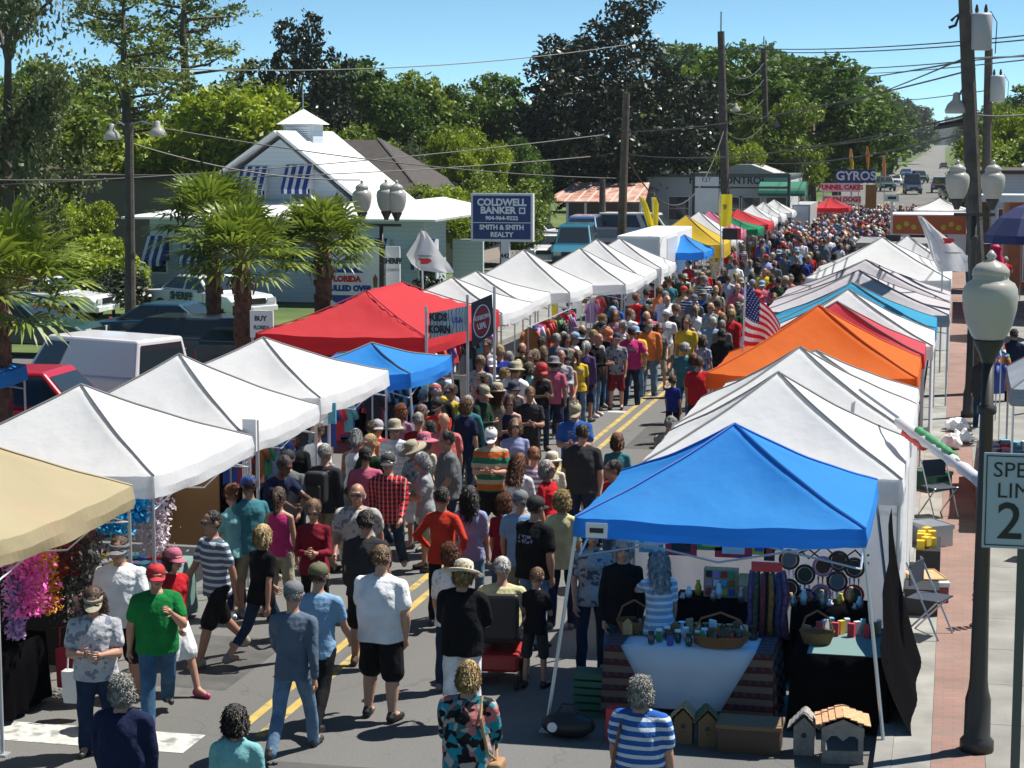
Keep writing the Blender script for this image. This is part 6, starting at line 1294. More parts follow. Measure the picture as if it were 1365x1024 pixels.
# ---- things people carry
def bag(name, label, cat, m, mt, group=None): return tag(m.build(name, mt, None, True), label, cat, group)
def at(p, dx, dy, z):   # p: (empty, joints, scale); offset in the person's own frame
    e = p[0]; c, s = cos(e.rotation_euler.z), sin(e.rotation_euler.z); k = p[2]; return Vector((e.location.x + (dx * c - dy * s) * k, e.location.y + (dx * s + dy * c) * k, e.location.z + z * k))
def strap_bag(p, label, mt, side=1, big=.13, z=.85, back=True, cross=False):
    e = thing('shoulder_bag', label, 'bag', (0, 0, 0)); sy = .0
    a = at(p, side * (.13 if not cross else -.1), 0, 1.455); f0 = at(p, side * (.15 if not cross else -.04), .135, 1.30); f1 = at(p, side * .215, .14, z + .2); c = at(p, side * .27, .04, z)
    b0 = at(p, side * (.15 if not cross else -.04), -.14, 1.30); b1 = at(p, side * .23, -.12, z + .2)
    m = MB(); m.tube([c + Vector((0, 0, .1)), f1, f0, a, b0, b1, c + Vector((0, 0, .1))], .014, 6); m.build('strap', mt, e)
    m = MB(); m.box((0, 0, 0), (.12, big * 1.9, big * 1.8), 0); o = m.build('bag_body', mt, e, loc=c, rz=e.rotation_euler.z + p[0].rotation_euler.z); bev(o, .03, 3); return e
LT = mat('brown_leather', (.16, .06, .03), .5); BC = mat('black_bag_cloth', (.012, .012, .014), .7)
strap_bag(p2, 'brown leather shoulder bag of the woman in the blue striped shirt', LT, 1, .12, .75); strap_bag(p1, 'tan shoulder bag on the floral blouse at the bottom centre', mat('tan_leather', (.35, .2, .1), .5), -1, .12, .8)
e = thing('backpack', 'black backpack on the grey haired man in charcoal', 'backpack', at(bk_, 0, .20, 1.18), bk_[0].rotation_euler.z)
m = MB(); m.box((0, 0, 0), (.30, .17, .44)); bev(m.build('pack', BC, e), .05, 3); m = MB(); m.box((0, .10, -.06), (.22, .07, .22)); bev(m.build('front_pocket', BC, e), .03, 3)
m = MB(); [m.tube([(s * .10, -.08, .2), (s * .11, -.22, .22), (s * .12, -.33, .08), (s * .12, -.3, -.12), (s * .11, -.09, -.16)], .016, 6) for s in (-1, 1)]; m.build('straps', BC, e)
def tote(px_, py_, w, h_, label, mt, handle=True):
    g_ = G(px_, py_, .35); e = thing('tote_bag', label, 'bag', (g_.x, g_.y, .35 - h_ / 2)); m = MB(); m.prism([(-w / 2 * .85, 0), (w / 2 * .85, 0), (w / 2, h_), (-w / 2, h_)], -.06, .06); bev(fixn_o(m.build('bag_body', mt, e)), .015)
    m = MB(); m.tube([(-w * .3, 0, h_), (-w * .25, 0, h_ + .22), (w * .25, 0, h_ + .25), (w * .3, 0, h_)], .009, 5); m.build('handle', mt, e); return e
def fixn_o(o): fixn(o.data); return o
tote(100, 915, .26, .34, 'white cloth tote bag held by the woman with the tan visor', mat('white_tote_cloth', (.6, .6, .6), .85)); tote(86, 890, .16, .42, 'red bag hanging beside the white tote at lower left', mat('red_tote_cloth', (.4, .02, .05), .8))
tote(762, 560, .16, .3, 'white plastic bag carried near the white shorts', WHITE)
# ------------------------------------------------------------ lamps, poles, wires
GLOBE = mat('frosted_lamp_globe', (.56, .55, .51), .28, trans=.4, spec=.6); BRONZE = mat('dark_bronze_paint', (.032, .03, .026), .5)
def globe(e, x, y, z, s=1.0):
    m = MB(); m.lathe((x, y, z), [(.11 * s, -.41 * s), (.16 * s, -.36 * s), (.205 * s, -.26 * s), (.24 * s, -.12 * s), (.25 * s, .0), (.242 * s, .07 * s), (.215 * s, .12 * s), (.165 * s, .15 * s), (.16 * s, .17 * s), (.165 * s, .19 * s)], 20); o = m.build('lamp_globe', GLOBE, e, True)
    m = MB(); m.lathe((x, y, z), [(.17 * s, .19 * s), (.165 * s, .24 * s), (.125 * s, .29 * s), (.05 * s, .325 * s), (.03 * s, .34 * s), (.05 * s, .365 * s), (.035 * s, .39 * s), (.01 * s, .42 * s)], 14); m.build('lamp_cap', GLOBE, o, True)
    m = MB(); m.lathe((x, y, z), [(.05 * s, -.62 * s), (.075 * s, -.55 * s), (.14 * s, -.42 * s), (.13 * s, -.39 * s)], 14); m.build('lamp_cup', BRONZE, e, True)
def post(label, x, y, zg, offs, s=1.0, zb=.14):
    e = thing('street_lamp', label, 'street lamp', (x, y, zb)); zz = zg - zb
    m = MB(); top = zz - .6 * s if len(offs) == 1 else zz - .75 * s
    m.lathe((0, 0, 0), [(.16, 0), (.16, .1), (.125, .14), (.12, .5), (.095, .6), (.085, .7), (.075, 1.5), (.062, top - .5), (.09, top - .48), (.09, top - .42), (.06, top - .4), (.055, top)], 14); m.build('post', BRONZE, e, True)
    if len(offs) > 1:
        m = MB(); xs_ = [o for o in offs]
        m.box((sum(xs_) / len(xs_), 0, zz - .72 * s), (max(xs_) - min(xs_) + .12, .07, .07))
        m.build('cross_arm', BRONZE, e)
    for i, o in enumerate(offs): globe(e, o, 0.0, zz if len(offs) < 3 or i != 1 else zz + .03, s)
    return e
pg = A(1320, 395, 18.6); post('bronze lamp post with one big frosted globe in the right foreground', pg.x, 18.6, pg.z, [0], 1.02)
pg = A(1300, 240, 42); post('twin globe lamp post behind the leaning utility pole', pg.x, 42, pg.z, [-.36, .36], 1.0)
pg = A(508, 262, 50); post('three globe lamp post between the cottage and the realty sign', pg.x, 50, pg.z, [-.53, .14, .43], 1.05)
def upole(label, px0, py0, px1, py1, Y, r, arms=(), base=0, zt=None):
    t = A(px0, py0, Y); b = A(px1, py1, Y); d = (t - b); k = (0 - b.z) / d.z; b0 = b + d * k
    e = thing('utility_pole', label, 'utility pole', (b0.x, Y, 0)); m = MB(); m.tube([(0, 0, 0), (t.x - b0.x, 0, t.z)], [r * 1.15, r * .8], 10); m.build('post', WOOD, e); e['top'] = 0; return e, Vector((t.x, Y, t.z)), Vector((b0.x, Y, 0))
def transformer(e, x, z, s=1.0):
    m = MB(); m.lathe((x, 0, z), [(.22 * s, -.42 * s), (.25 * s, -.4 * s), (.25 * s, .35 * s), (.23 * s, .4 * s)], 16); o = m.build('transformer', mat('pale_grey_paint', (.4, .41, .42), .5), e, True)
    m = MB(); [m.lathe((x + a * s, 0, z), [(.03 * s, .4 * s), (.045 * s, .48 * s), (.02 * s, .6 * s)], 8) for a in (-.1, .1)]; m.build('insulator', BRONZE, o)
    m = MB(); m.tube([(x + .2 * s, 0, z + .45 * s), (x + .35 * s, 0, z + .2 * s), (x + .33 * s, 0, z - .5 * s)], .012, 5); m.build('lead', WIRE, o)
def cobra(e, x0, z0, x1, z1):
    m = MB(); m.tube([(x0, 0, z0), ((x0 + x1) / 2, 0, max(z0, z1) + .12), (x1, 0, z1)], .03, 6); o = m.build('lamp_arm', STEEL, e)
    m = MB(); m.lathe((x1, 0, z1), [(.24, -.33), (.26, -.26), (.2, -.12), (.09, -.02), (.08, .12), (.03, .15)], 12); m.build('lamp_head', GLOBE, o, True)
P1, t1, b1 = upole('tall dark utility pole leaning in front of the twin globe lamp', 1284, -60, 1302, 365, 46, .19)
def onp(t, b, z): k = z / t.z; return (b.x + (t.x - b.x) * k) - b.x
z_ = A(1300, 42, 46).z; transformer(P1, A(1305, 42, 46).x - b1.x + .04, z_, 1.0)
z_ = A(1275, 22, 46).z; x_ = A(1268, 20, 46).x - b1.x; m = MB(); m.tube([(x_, 0, z_ - .1), (x_ + .2, 0, z_ + .1), (x_ + .1, 0, z_ - .2), (x_ - .05, 0, z_ - .25)], .04, 6); m.tube([(x_ + .1, 0, z_), (onp(t1, b1, z_), 0, z_ + .05)], .025, 6); m.build('cut_out_switch', BRONZE, P1)
P2, t2, b2_ = upole('second wooden utility pole with a transformer right of the leaning one', 1318, 65, 1314, 300, 80, .2)
transformer(P2, A(1329, 118, 80).x - b2_.x, A(1329, 118, 80).z, 1.25); cobra(P1, onp(t1, b1, A(0, 132, 46).z), A(0, 132, 46).z, A(1275, 133, 46).x - b1.x, A(0, 138, 46).z)
P3, t3, b3 = upole('short wooden utility pole in front of the magnolia', 835, 124, 829, 300, 76, .17)
P4, t4, b4 = upole('tallest concrete utility pole with a slim spike on top', 961, 42, 967, 270, 112, .25); m = MB(); m.tube([(t4.x - b4.x, 0, t4.z), (t4.x - b4.x, 0, t4.z + 1.1)], .05, 6); m.build('spike', STEEL, P4)
P5, t5, b5 = upole('tall utility pole with four wire brackets right of the tallest one', 1018, 66, 1023, 265, 140, .24); m = MB(); m.tube([(t5.x - b5.x, 0, t5.z), (t5.x - b5.x, 0, t5.z + .9)], .05, 6); m.build('spike', STEEL, P5)
P6, t6, b6 = upole('utility pole behind the green awning building', 1083, 112, 1083, 265, 175, .3); P7, t7, b7 = upole('utility pole beside the food stand flags', 1113, 135, 1114, 260, 200, .35)
P8, t8, b8 = upole('slim dark pole standing in the rusty shed yard', 803, 238, 803, 300, 108, .2)
cobra(P4, onp(t4, b4, A(0, 148, 112).z), A(0, 148, 112).z, A(981, 145, 112).x - b4.x, A(0, 145, 112).z); cobra(P5, onp(t5, b5, A(0, 170, 140).z), A(0, 170, 140).z, A(1036, 166, 140).x - b5.x, A(0, 166, 140).z)
P9, t9, b9 = upole('dark wooden parking lot pole with two lamp heads at left', 172, 163, 174, 445, 55, .155)
cobra(P9, 0, t9.z - .1, A(149, 165, 55).x - b9.x, A(0, 172, 55).z); cobra(P9, 0, t9.z - .1, A(210, 165, 55).x - b9.x, A(0, 168, 55).z)
wires = [0]
def wire(a, b, sag, r=.018, n=14, lb=None):
    P = [a.lerp(b, i / n) - Vector((0, 0, sag * 4 * (i / n) * (1 - i / n))) for i in range(n + 1)]; m = MB(); m.tube(P, r, 4, False); wires[0] += 1
    o = m.build('overhead_wire', WIRE); tag(o, lb or 'thin dark overhead wire strung across the street between the poles', 'wire', None if lb else 'overhead wires between the poles'); return o
for y0, y1, Y0, Y1 in ((78, 46, 60, 46), (92, 62, 60, 46), (118, 84, 76, 46), (240, 176, 74, 46), (262, 205, 60, 46)): pass
T = lambda px_, py_, Y: A(px_, py_, Y)
WL = ['upper wire crossing left to right over the cottage gable', 'upper wire from the short pole to the leaning pole', 'highest wire over the tree line at left', 'lower wire crossing in front of the cottage', 'lower wire from the short pole to the leaning pole', 'wire from the twin headed lot pole to the short pole', 'short wire from the lot pole towards the three globe lamp', 'topmost long wire at the upper right', 'second long wire at the upper right', 'third long wire at the upper right', 'wire running from the far pole up to the leaning pole', 'fourth wire crossing the sky at the upper right', 'short wire right of the leaning pole top', 'slanting wire rising to the leaning pole from the left', 'wire reaching the second transformer pole', 'wire from the bracketed pole to the leaning pole', 'wire from the tallest pole under the splice sleeve', 'lowest wire leaving the frame at the right']
for k, (a, b, s) in enumerate([((-20, 247, 60), (835, 176, 76), .25), ((835, 176, 76), (1300, 92, 46), .3), ((180, 90, 70), (835, 60, 90), .5), ((-20, 240, 60), (829, 205, 76), .3), ((829, 205, 76), (1302, 150, 46), .5),
    ((222, 172, 55), (829, 238, 76), .3), ((172, 190, 55), (480, 240, 60), .3), ((961, 62, 112), (1400, 44, 60), .3), ((961, 66, 112), (1400, 50, 60), .3), ((1018, 90, 140), (1400, 70, 60), .3), ((1083, 112, 175), (1285, 82, 46), .1), ((1150, 98, 150), (1400, 76, 60), .1),
    ((1285, 78, 46), (1400, 74, 60), 0), ((1100, 145, 170), (1285, 78, 46), .2), ((1113, 135, 200), (1320, 120, 80), .3), ((1023, 190, 140), (1302, 160, 46), .4), ((967, 208, 112), (1308, 172, 46), .6), ((1290, 152, 46), (1400, 146, 50), .1)]):
    wire(T(*a), T(*b), s, .02 if k < 6 else .022, lb=WL[k])
for j, (za, zb) in enumerate([(84, 128), (106, 128), (132, 160), (165, 190)]):
    wire(T(1018, za, 140), T(1083, zb, 175), 1.2, .035); wire(T(963, za + 8, 112), T(1018, za, 140), .8, .03); wire(T(1083, zb, 175), T(1113, 150 + j * 14, 200), 1.2, .035); wire(T(1113, 150 + j * 14, 200), T(1180, 160 + j * 8, 420), 2.5, .05)
wire(T(831, 200, 76), T(966, 170, 112), 3.2, .035, 20, 'slack cable drooping between the short pole and the tallest pole')
for j, x in enumerate((944, 950, 955)): wire(T(964, 120 + 25 * j, 112), T(x, 285, 112), 0, .025, 2, 'steel guy wire bracing the tallest pole, %s' % ['outermost', 'middle', 'innermost'][j])
wire(T(1245, 169, 46), T(1292, 160, 46), .02, .07, 6, 'thick black splice sleeve on the cable left of the leaning pole')
# ------------------------------------------------------------ signs and banners
p = A(670, 290, 60); e = thing('realty_sign', 'blue and white realty sign on a white post beside the cottage', 'sign', (p.x, 60, 0)); w, h = 1.0, .76
wpx = 2600 / 60.5; w = 43 / wpx; zc = p.z; h = 32.5 / wpx
m = MB(); m.b2((-w, -.12, zc - h), (w, .12, zc + h)); m.build('cabinet', WHITEMETAL, e)
m = MB(); m.b2((-w + .07, -.13, zc - h + .08), (w - .07, -.123, zc + h - .07)); m.build('face', NAVY, e)
m = MB(); m.b2((-w + .07, -.136, zc - .17), (w - .07, -.131, zc - .15)); m.build('divider', WHITE, e)
m = MB(); m.b2((-.03, -.1, 0), (.22, .1, zc - h)); m.build('post', WHITEMETAL, e)
LW = mat('white_lettering', (.72, .74, .78), .5)
text('COLDWELL', .30, e, (0, -.137, zc + .47), LW, bold=.012, sx=1.0); text('BANKER', .30, e, (-.12, -.137, zc + .22), LW, bold=.012)
m = MB(); m.b2((.56, -.14, zc + .12), (.76, -.137, zc + .32)); m.build('emblem', LW, e); m = MB(); m.b2((.6, -.145, zc + .16), (.72, -.142, zc + .28)); m.build('emblem_mark', NAVY, e)
text('904-964-9222', .17, e, (0, -.137, zc - .02), LW, bold=.006, sx=1.1); text('SMITH & SMITH', .21, e, (0, -.137, zc - .31), LW, bold=.008); text('REALTY', .21, e, (0, -.137, zc - .54), LW, bold=.008)
text('442', .2, e, (.095, -.105, zc - h - .45), BLACK, bold=.006)
def board(label, px_, py_, Y, wpx_, hpx_, mt, name='sign', legs=True, rz=0, cat='sign', th=.05):
    p = A(px_, py_, Y); k = Y * 1.01 / FPX; w, h = wpx_ * k / 2, hpx_ * k / 2; e = thing(name, label, cat, (p.x, Y, 0), rz)
    m = MB(); m.b2((-w, -th / 2, p.z - h), (w, th / 2, p.z + h)); m.build('panel', mt, e)
    if legs:
        for a in (-1, 1): m = MB(); m.tube([(a * w * .9, th, 0), (a * w * .9, th, p.z + h * .9)], .025, 6); m.build('leg', LEG, e)
    return e, p.z, w, h
e, z, w, h = board('wide white billboard with a red and blue emblem beside the fan palm', 470, 378, 52, 84, 100, WHITE, 'billboard', cat='billboard')
BL = mat('patriotic_blue', (.02, .05, .3), .6); RL = mat('patriotic_red', (.55, .03, .04), .6)
m = MB(); m.prism([(-.75, .35), (-.5, .5), (-.35, .43), (-.2, .55), (-.05, .43), (.1, .5), (.35, .35)], -.035, -.03); o = m.build('emblem_top', BL, e, loc=(0, 0, z - .05)); fixn(o.data)
m = MB(); m.prism([(-.75, -.28), (.35, -.28), (.15, -.45), (-.2, -.62), (-.55, -.45)], -.035, -.03); fixn(m.build('emblem_base', BL, e, loc=(0, 0, z - .05)).data)
text('FLORIDA', .22, e, (-.2, -.035, z + .12), RL, bold=.015); text('PULLED OVER', .21, e, (-.1, -.035, z - .14), BL, bold=.015)
m = MB(); m.prism([(.62, -.1), (.72, -.1), (.74, .15), (.67, .28), (.6, .15)], -.035, -.03); fixn(m.build('badge', mat('gold_badge', (.2, .1, .03), .5), e, loc=(0, 0, z)).data)
e, z, w, h = board('narrow white sheriff sign panel right of the three globe lamp post', 524, 372, 52.5, 20, 90, WHITE); text('SHERIFF', .21, e, (0, -.03, z + .5), BLACK, bold=.012, sx=.72); text('COUNTY', .12, e, (0, -.03, z + .25), mat('grey_green', (.2, .28, .25), .6), sx=.8)
e, z, w, h = board('small white sheriff sign on posts beside the front fan palm', 349, 432, 40.5, 34, 38, WHITE); text('BUY', .15, e, (-.02, -.03, z + .12), BLACK, bold=.005); text('FLORIDA', .12, e, (0, -.03, z - .08), BLACK, bold=.003, sx=.75)
e, z, w, h = board('white arched sign reading identity tags under the white canopies', 759, 410, 51.5, 34, 22, WHITE); text('ID', .16, e, (0, -.03, z + .09), BLACK, bold=.01); text('TAGS', .16, e, (0, -.03, z - .1), BLACK, bold=.01)
e, z, w, h = board('tall yellow sign at the corner of a white canopy', 739, 407, 49.5, 7, 28, mat('yellow_sign', (.75, .6, .03), .5), legs=True)
e, z, w, h = board('purple sign with a lavender panel above the white run', 813, 376, 55, 34, 18, mat('purple_sign', (.25, .15, .6), .6), legs=True); m = MB(); m.b2((.0, -.032, z - h), (w + .3, -.027, z + h)); m.build('lavender_panel', mat('lavender_sign', (.45, .42, .55), .6), e)
e, z, w, h = board('orange stand roof panel below the purple sign', 813, 388, 55.2, 36, 5, mat('orange_panel', (.5, .15, .03), .6))
e, z, w, h = board('brown round signboard left of the purple sign', 781, 400, 53, 13, 9, mat('brown_sign', (.18, .08, .03), .6), legs=False)
m = MB(); m.tube([(0, .03, 0), (0, .03, z)], .02, 6); m.build('leg', LEG, e)
e, z, w, h = board('blank white sign leaning at the end of the nearest white canopy', 333, 580, 24.1, 20, 46, WHITE)
e, z, w, h = board('blank white sign at the end of the rumpled white canopy', 429, 547, 27.8, 19, 42, WHITE); m = MB(); m.b2((w, -.02, z - .2), (w + .12, .02, z + .12)); m.build('blue_flap', cm(6), e)
e, z, w, h = board('dark framed black sign beside the yellow feather flag', 973, 312, 68, 20, 15, BLACK); m = MB(); m.b2((w, -.03, z - h), (w + .12, .03, z + h)); m.build('red_edge', RED, e)
# kids banner and round logo flag beside the red canopy, on three poles
p = A(597, 436, 35); k = 35 / FPX
e = thing('banner', 'black and white zebra striped banner reading kids at the red canopy front', 'banner', (0, 35.4, 0))
def zeb(nt, src, tc):
    n = nt.nodes.new('ShaderNodeTexWave'); n.inputs['Scale'].default_value = 5; n.inputs['Distortion'].default_value = 5; nt.links.new(tc.outputs['Object'], n.inputs[0]); return mixc(nt, math_(nt, 'GREATER_THAN', n.outputs['Fac'], .9), (.62, .66, .66), (.05, .06, .06))
a_, b_, c_, d_ = [A(x, y, 35.2) for x, y in ((572, 452), (622, 441), (622, 408), (572, 418))]
m = MB(); n = 10; V = []
for i in range(n + 1):
    t = i / n; lo = a_.lerp(b_, t); hi = d_.lerp(c_, t); dy = .05 * sin(i); V += [(lo.x, dy - .2, lo.z), (hi.x, dy - .2, hi.z)]
m.add(V, [(2 * i, 2 * i + 2, 2 * i + 3, 2 * i + 1) for i in range(n)]); m.build('banner_cloth', mat('zebra_vinyl', rough=.5, build=zeb), e)
mid = (a_ + c_) / 2; text('KIDS', .20, e, (mid.x - .16, -.29, mid.z + .10), BLACK, bold=.01, sx=.8); text('KORN', .19, e, (mid.x - .14, -.29, mid.z - .13), BLACK, bold=.01, sx=.8); text('USA', .14, e, (mid.x + .2, -.29, mid.z + .05), BL, bold=.004, sx=.8)
for i, (px_, y0, Y) in enumerate(((568, 408, 35.2), (623, 393, 35.2), (659, 382, 35.2))):
    t = A(px_, y0, Y); m = MB(); m.tube([(t.x, Y, 0), (t.x, Y, t.z)], .028, 6); tag(m.build('banner_pole', LEG), ['left', 'middle', 'right'][i] + ' metal pole of the three at the red canopy front', 'pole')
e = thing('logo_flag', 'dark square flag with a red disc and pale ring lettering on a pole', 'flag', (0, 35.0, 0)); a_, b_, c_, d_ = [A(x, y, 35.0) for x, y in ((629, 464), (658, 445), (656, 392), (628, 404))]
m = MB(); m.add([(q.x, 0, q.z) for q in (a_, b_, c_, d_)], [(0, 1, 2, 3)]); m.build('flag_cloth', mat('charcoal_flag', (.05, .04, .045), .7), e); mid = (a_ + c_) / 2
m = MB(); m.prism([(mid.x + .15 * cos(a), mid.z + .27 * sin(a) + .05 * cos(a)) for a in np.linspace(0, 6.28, 20, endpoint=False)], -.012, -.006); m.build('disc', mat('maroon_disc', (.3, .02, .03), .6), e)
m = MB(); m.tube([(mid.x + .16 * cos(a), -.012, mid.z + .3 * sin(a) + .05 * cos(a)) for a in np.linspace(0, 6.283, 25)], .012, 5, False); m.build('ring', LW, e)
text('FLOGROWN', .11, e, (mid.x, -.02, mid.z + .07), LW, rot=(pi / 2, -.3, 0), bold=.003, sx=.48); text('LIFE', .14, e, (mid.x, -.02, mid.z - .09), LW, rot=(pi / 2, -.3, 0), bold=.004, sx=.7)
# food stand signs far down the street
def sboard(label, px_, py_, Y, wp, hp, mt, txt, tm, ts, leg=True):
    e, z, w, h = board(label, px_, py_, Y, wp, hp, mt, legs=leg)
    for i, (s_, dz) in enumerate(txt): text(s_, ts, e, (0, -.04, z + dz), tm, bold=.02)
    return e
sboard('blue sign with big white letters reading gyros over the food stand', 1141, 235, 122, 50, 17, NAVY, [('GYROS', 0)], LW, .75)
sboard('white sign with red letters reading funnel cakes', 1121, 250, 120, 50, 11, WHITE, [('FUNNEL CAKES', 0)], RL, .38); sboard('lower white sign with red letters above the far red canopy', 1122, 266, 121, 50, 10, WHITE, [('CORN DOGS', 0)], RL, .38)
sboard('tall brown and gold menu board beside the food stand', 1161, 262, 119, 14, 30, mat('gold_board', (.3, .18, .03), .6), [], LW, .2)
e, z, w, h = board('oval green and white sign on a tall pole at the right of the crowd', 1189, 264, 88, 18, 9, WHITE, legs=False); m = MB(); m.tube([(0, .05, 0), (0, .05, z)], .06, 6); m.build('post', WHITE, e); text('SHELL', .2, e, (0, -.04, z), TG) if False else None
m = MB(); m.b2((-w * .6, -.035, z - h * .4), (w * .6, -.03, z + h * .4)); m.build('green_mark', TG, e)
e = thing('food_trailer', 'white food trailer with orange fruit painted band below the far canopy', 'food trailer', (A(1238, 300, 90).x, 90, 0)); z0, z1, z2 = A(1238, 335, 90).z, A(1238, 312, 90).z, A(1238, 286, 90).z; w = 48 * 90 / FPX
m = MB(); m.b2((-w, 0, .5), (w, 3, z2)); m.build('body', WHITE, e); m = MB(); m.b2((-w + .03, -.03, z1), (w - .03, -.003, z2 - .06)); m.build('orange_band', mat('orange_band', (.55, .12, .03), .5), e)
m = MB(); [m.ell((-w + .35 + .33 * i, -.04, z1 + .3 + .15 * (i % 2)), (.13, .03, .13), 8, 5) for i in range(9) if i not in (3, 4, 5)]; m.build('fruit_paint', mat('fruit_yellow', (.6, .5, .04), .5), e)
m = MB(); m.b2((-w * .5, -.025, z1 - .7), (w * .5, -.003, z1 - .05)); m.build('serving_hatch', GLASS, e)
for a in (-1, 1): m = MB(); m.tube([(a * w * .5, -.06, .33), (a * w * .5, .2, .33)], .33, 14); m.build('wheel', RUBBER, e)
# red concession trailer roof in the right row, behind the large white canopy
e = thing('concession_trailer', 'low red concession trailer with grey roof behind the large white canopy', 'trailer', ((A(1197, 330, 69).x), 69, 0)); z = A(1190, 324, 67).z
m = MB(); m.b2((-1.25, -2, .5), (1.25, 2, z - .15)); m.build('body', mat('dark_red_paint', (.28, .02, .03), .4), e); m = MB(); m.b2((-1.35, -2.1, z - .147), (1.35, 2.1, z)); m.build('roof', mat('grey_roof', (.2, .2, .2), .6), e)
m = MB(); m.b2((-.4, -1.0, z), (.1, -.3, z + .22)); m.build('roof_vent', BLACK, e)
m = MB(); m.b2((-1.0, -2.03, 1.2), (.8, -2.003, 1.9)); m.build('hatch', GLASS, e)
for a in (-1, 1): m = MB(); m.tube([(a * .9, -2.05, .33), (a * .9, -1.8, .33)], .33, 14); m.build('wheel', RUBBER, e)
# white cargo trailer in the left row
e = thing('cargo_trailer', 'white box cargo trailer parked behind the last white canopy of the left run', 'trailer', (0, 0, 0))
c0, c1 = A(832, 312, 66), A(889, 312, 66.0); zt_ = c1.z
m = MB(); m.b2((c0.x, 64.5, .45), (c1.x, 72.5, zt_)); bev(m.build('body', WHITE, e), .05)
m = MB(); m.b2((c1.x + .003, 66, .5), (c1.x + .02, 68.5, zt_ - .15)); m.build('side_door', WHITEMETAL, e); m = MB(); m.b2((c0.x + .06, 64.47, .55), (c1.x - .06, 64.497, zt_ - .12)); m.build('rear_door', WHITEMETAL, e)
for k in (67, 69): m = MB(); m.tube([(c1.x - .25, k, .34), (c1.x + .03, k, .34)], .34, 14); m.build('wheel', RUBBER, e)
e = thing('cargo_trailer', 'pale grey box trailer at the far end of the left row', 'trailer'); c0, c1 = A(1058, 272, 112), A(1082, 270, 112)
m = MB(); m.b2((c0.x, 111, .5), (c1.x, 117, c0.z)); m.build('body', mat('pale_grey_paint', (.4, .41, .42), .5), e); m = MB(); m.b2((c0.x + .1, 110.97, .6), (c1.x - .1, 110.997, c0.z - .1)); m.build('rear_door', WHITEMETAL, e); m = MB(); m.tube([(c1.x - .2, 112, .34), (c1.x + .03, 112, .34)], .34, 12); m.build('wheel', RUBBER, e)
# feather flags
def flag(label, px_, py_, Y, pts, mt, pole, rip=.06, marks=None, name='feather_flag', thick=False):
    """pts: outline rows (left,right,y) in photo terms, turned into a rippled cloth at depth Y"""
    e = thing(name, label, 'flag', (0, Y, 0)); V = []; n = 8
    for j, (xl, xr_, yy) in enumerate(pts):
        for i in range(n + 1): q = A(xl + (xr_ - xl) * i / n, yy, Y); V.append((q.x, rip * sin(i * 1.1 + j * .9), q.z))
    m = MB(); m.add(V, [(j * (n + 1) + i, j * (n + 1) + i + 1, (j + 1) * (n + 1) + i + 1, (j + 1) * (n + 1) + i) for j in range(len(pts) - 1) for i in range(n)]); m.build('flag_cloth', mt, e, True)
    P = [A(x, y, Y) for x, y in pole]; m = MB(); m.tube([(q.x, .02, q.z) for q in P] + [(P[-1].x, .02, 0)], .025, 6); m.build('flag_pole', LEG, e)
    for (cx, cy, w_, h_, mm) in (marks or []): q = A(cx, cy, Y); k = Y / FPX; m = MB(); m.prism([(q.x + w_ * k * cos(a) * (.8 + .35 * sin(a * 3 + 1)), q.z + h_ * k * sin(a) * (.85 + .3 * cos(a * 2))) for a in np.linspace(0, 6.28, 14, endpoint=False)], -rip - .025, -rip - .02); fixn(m.build('mark', mm, e).data)
    return e
YF = mat('yellow_flag_cloth', (.80, .62, .02), .7, trans=.3); WF = mat('white_flag_cloth', (.7, .7, .72), .7, trans=.3)
flag('yellow feather flag, left one of the crossed pair before the trailer', 858, 280, 72, [(852, 856, 262), (853, 862, 270), (857, 867, 283), (861, 871, 296), (864, 873, 302)], YF, [(852, 262), (864, 303)], .05)
flag('yellow feather flag, right one of the crossed pair before the trailer', 873, 280, 73, [(869, 874, 263), (869, 878, 272), (869, 878, 285), (871, 877, 302)], YF, [(869, 263), (871, 303)], .05)
flag('broad yellow flag with faint writing at the yellow canopy corner', 966, 278, 71, [(959, 976, 259), (958, 976, 270), (958, 976, 282), (959, 974, 302)], YF, [(960, 256), (961, 350)], .03, [(966, 276, 3, 6, mat('ochre_mark', (.35, .25, .02), .6))])
flag('white flag with a red emblem flying in front of the cottage', 570, 340, 47, [(560, 566, 308), (552, 578, 322), (540, 590, 340), (548, 600, 352), (560, 604, 360), (590, 604, 364)], WF, [(561, 306), (563, 380)], .10, [(567, 348, 10, 7, RL), (566, 341, 12, 1.2, BLACK)], name='club_flag')
flag('white sail flag with a red patch flying above the grey canopies', 1260, 330, 50, [(1225, 1229, 288), (1230, 1248, 306), (1234, 1264, 318), (1239, 1284, 334), (1244, 1292, 348), (1252, 1294, 362)], WF, [(1224, 288), (1256, 364)], .08, [(1263, 321, 8, 6, RL), (1268, 337, 13, 1.5, mat('grey_mark', (.3, .35, .35), .7))], name='club_flag')
for i, (x, y0, y1, c) in enumerate(((1135, 198, 225, (.75, .4, .1)), (1136, 210, 228, (.7, .6, .05)), (1157, 195, 225, (.7, .25, .05)), (1179, 208, 240, (.75, .3, .15)))):
    flag(['tan', 'yellow', 'orange', 'salmon'][i] + ' feather flag flying over the food stands', x, y0, 125, [(x - 2, x, y0), (x - 3, x + 2, (y0 * 2 + y1) / 3), (x - 2, x + 2, (y0 + 2 * y1) / 3), (x - 1, x + 1, y1)], mat('feather_cloth_%s' % ['tan', 'yellow', 'orange', 'salmon'][i], c, .7, trans=.3), [(x - 2, y0), (x, y1)], .04)
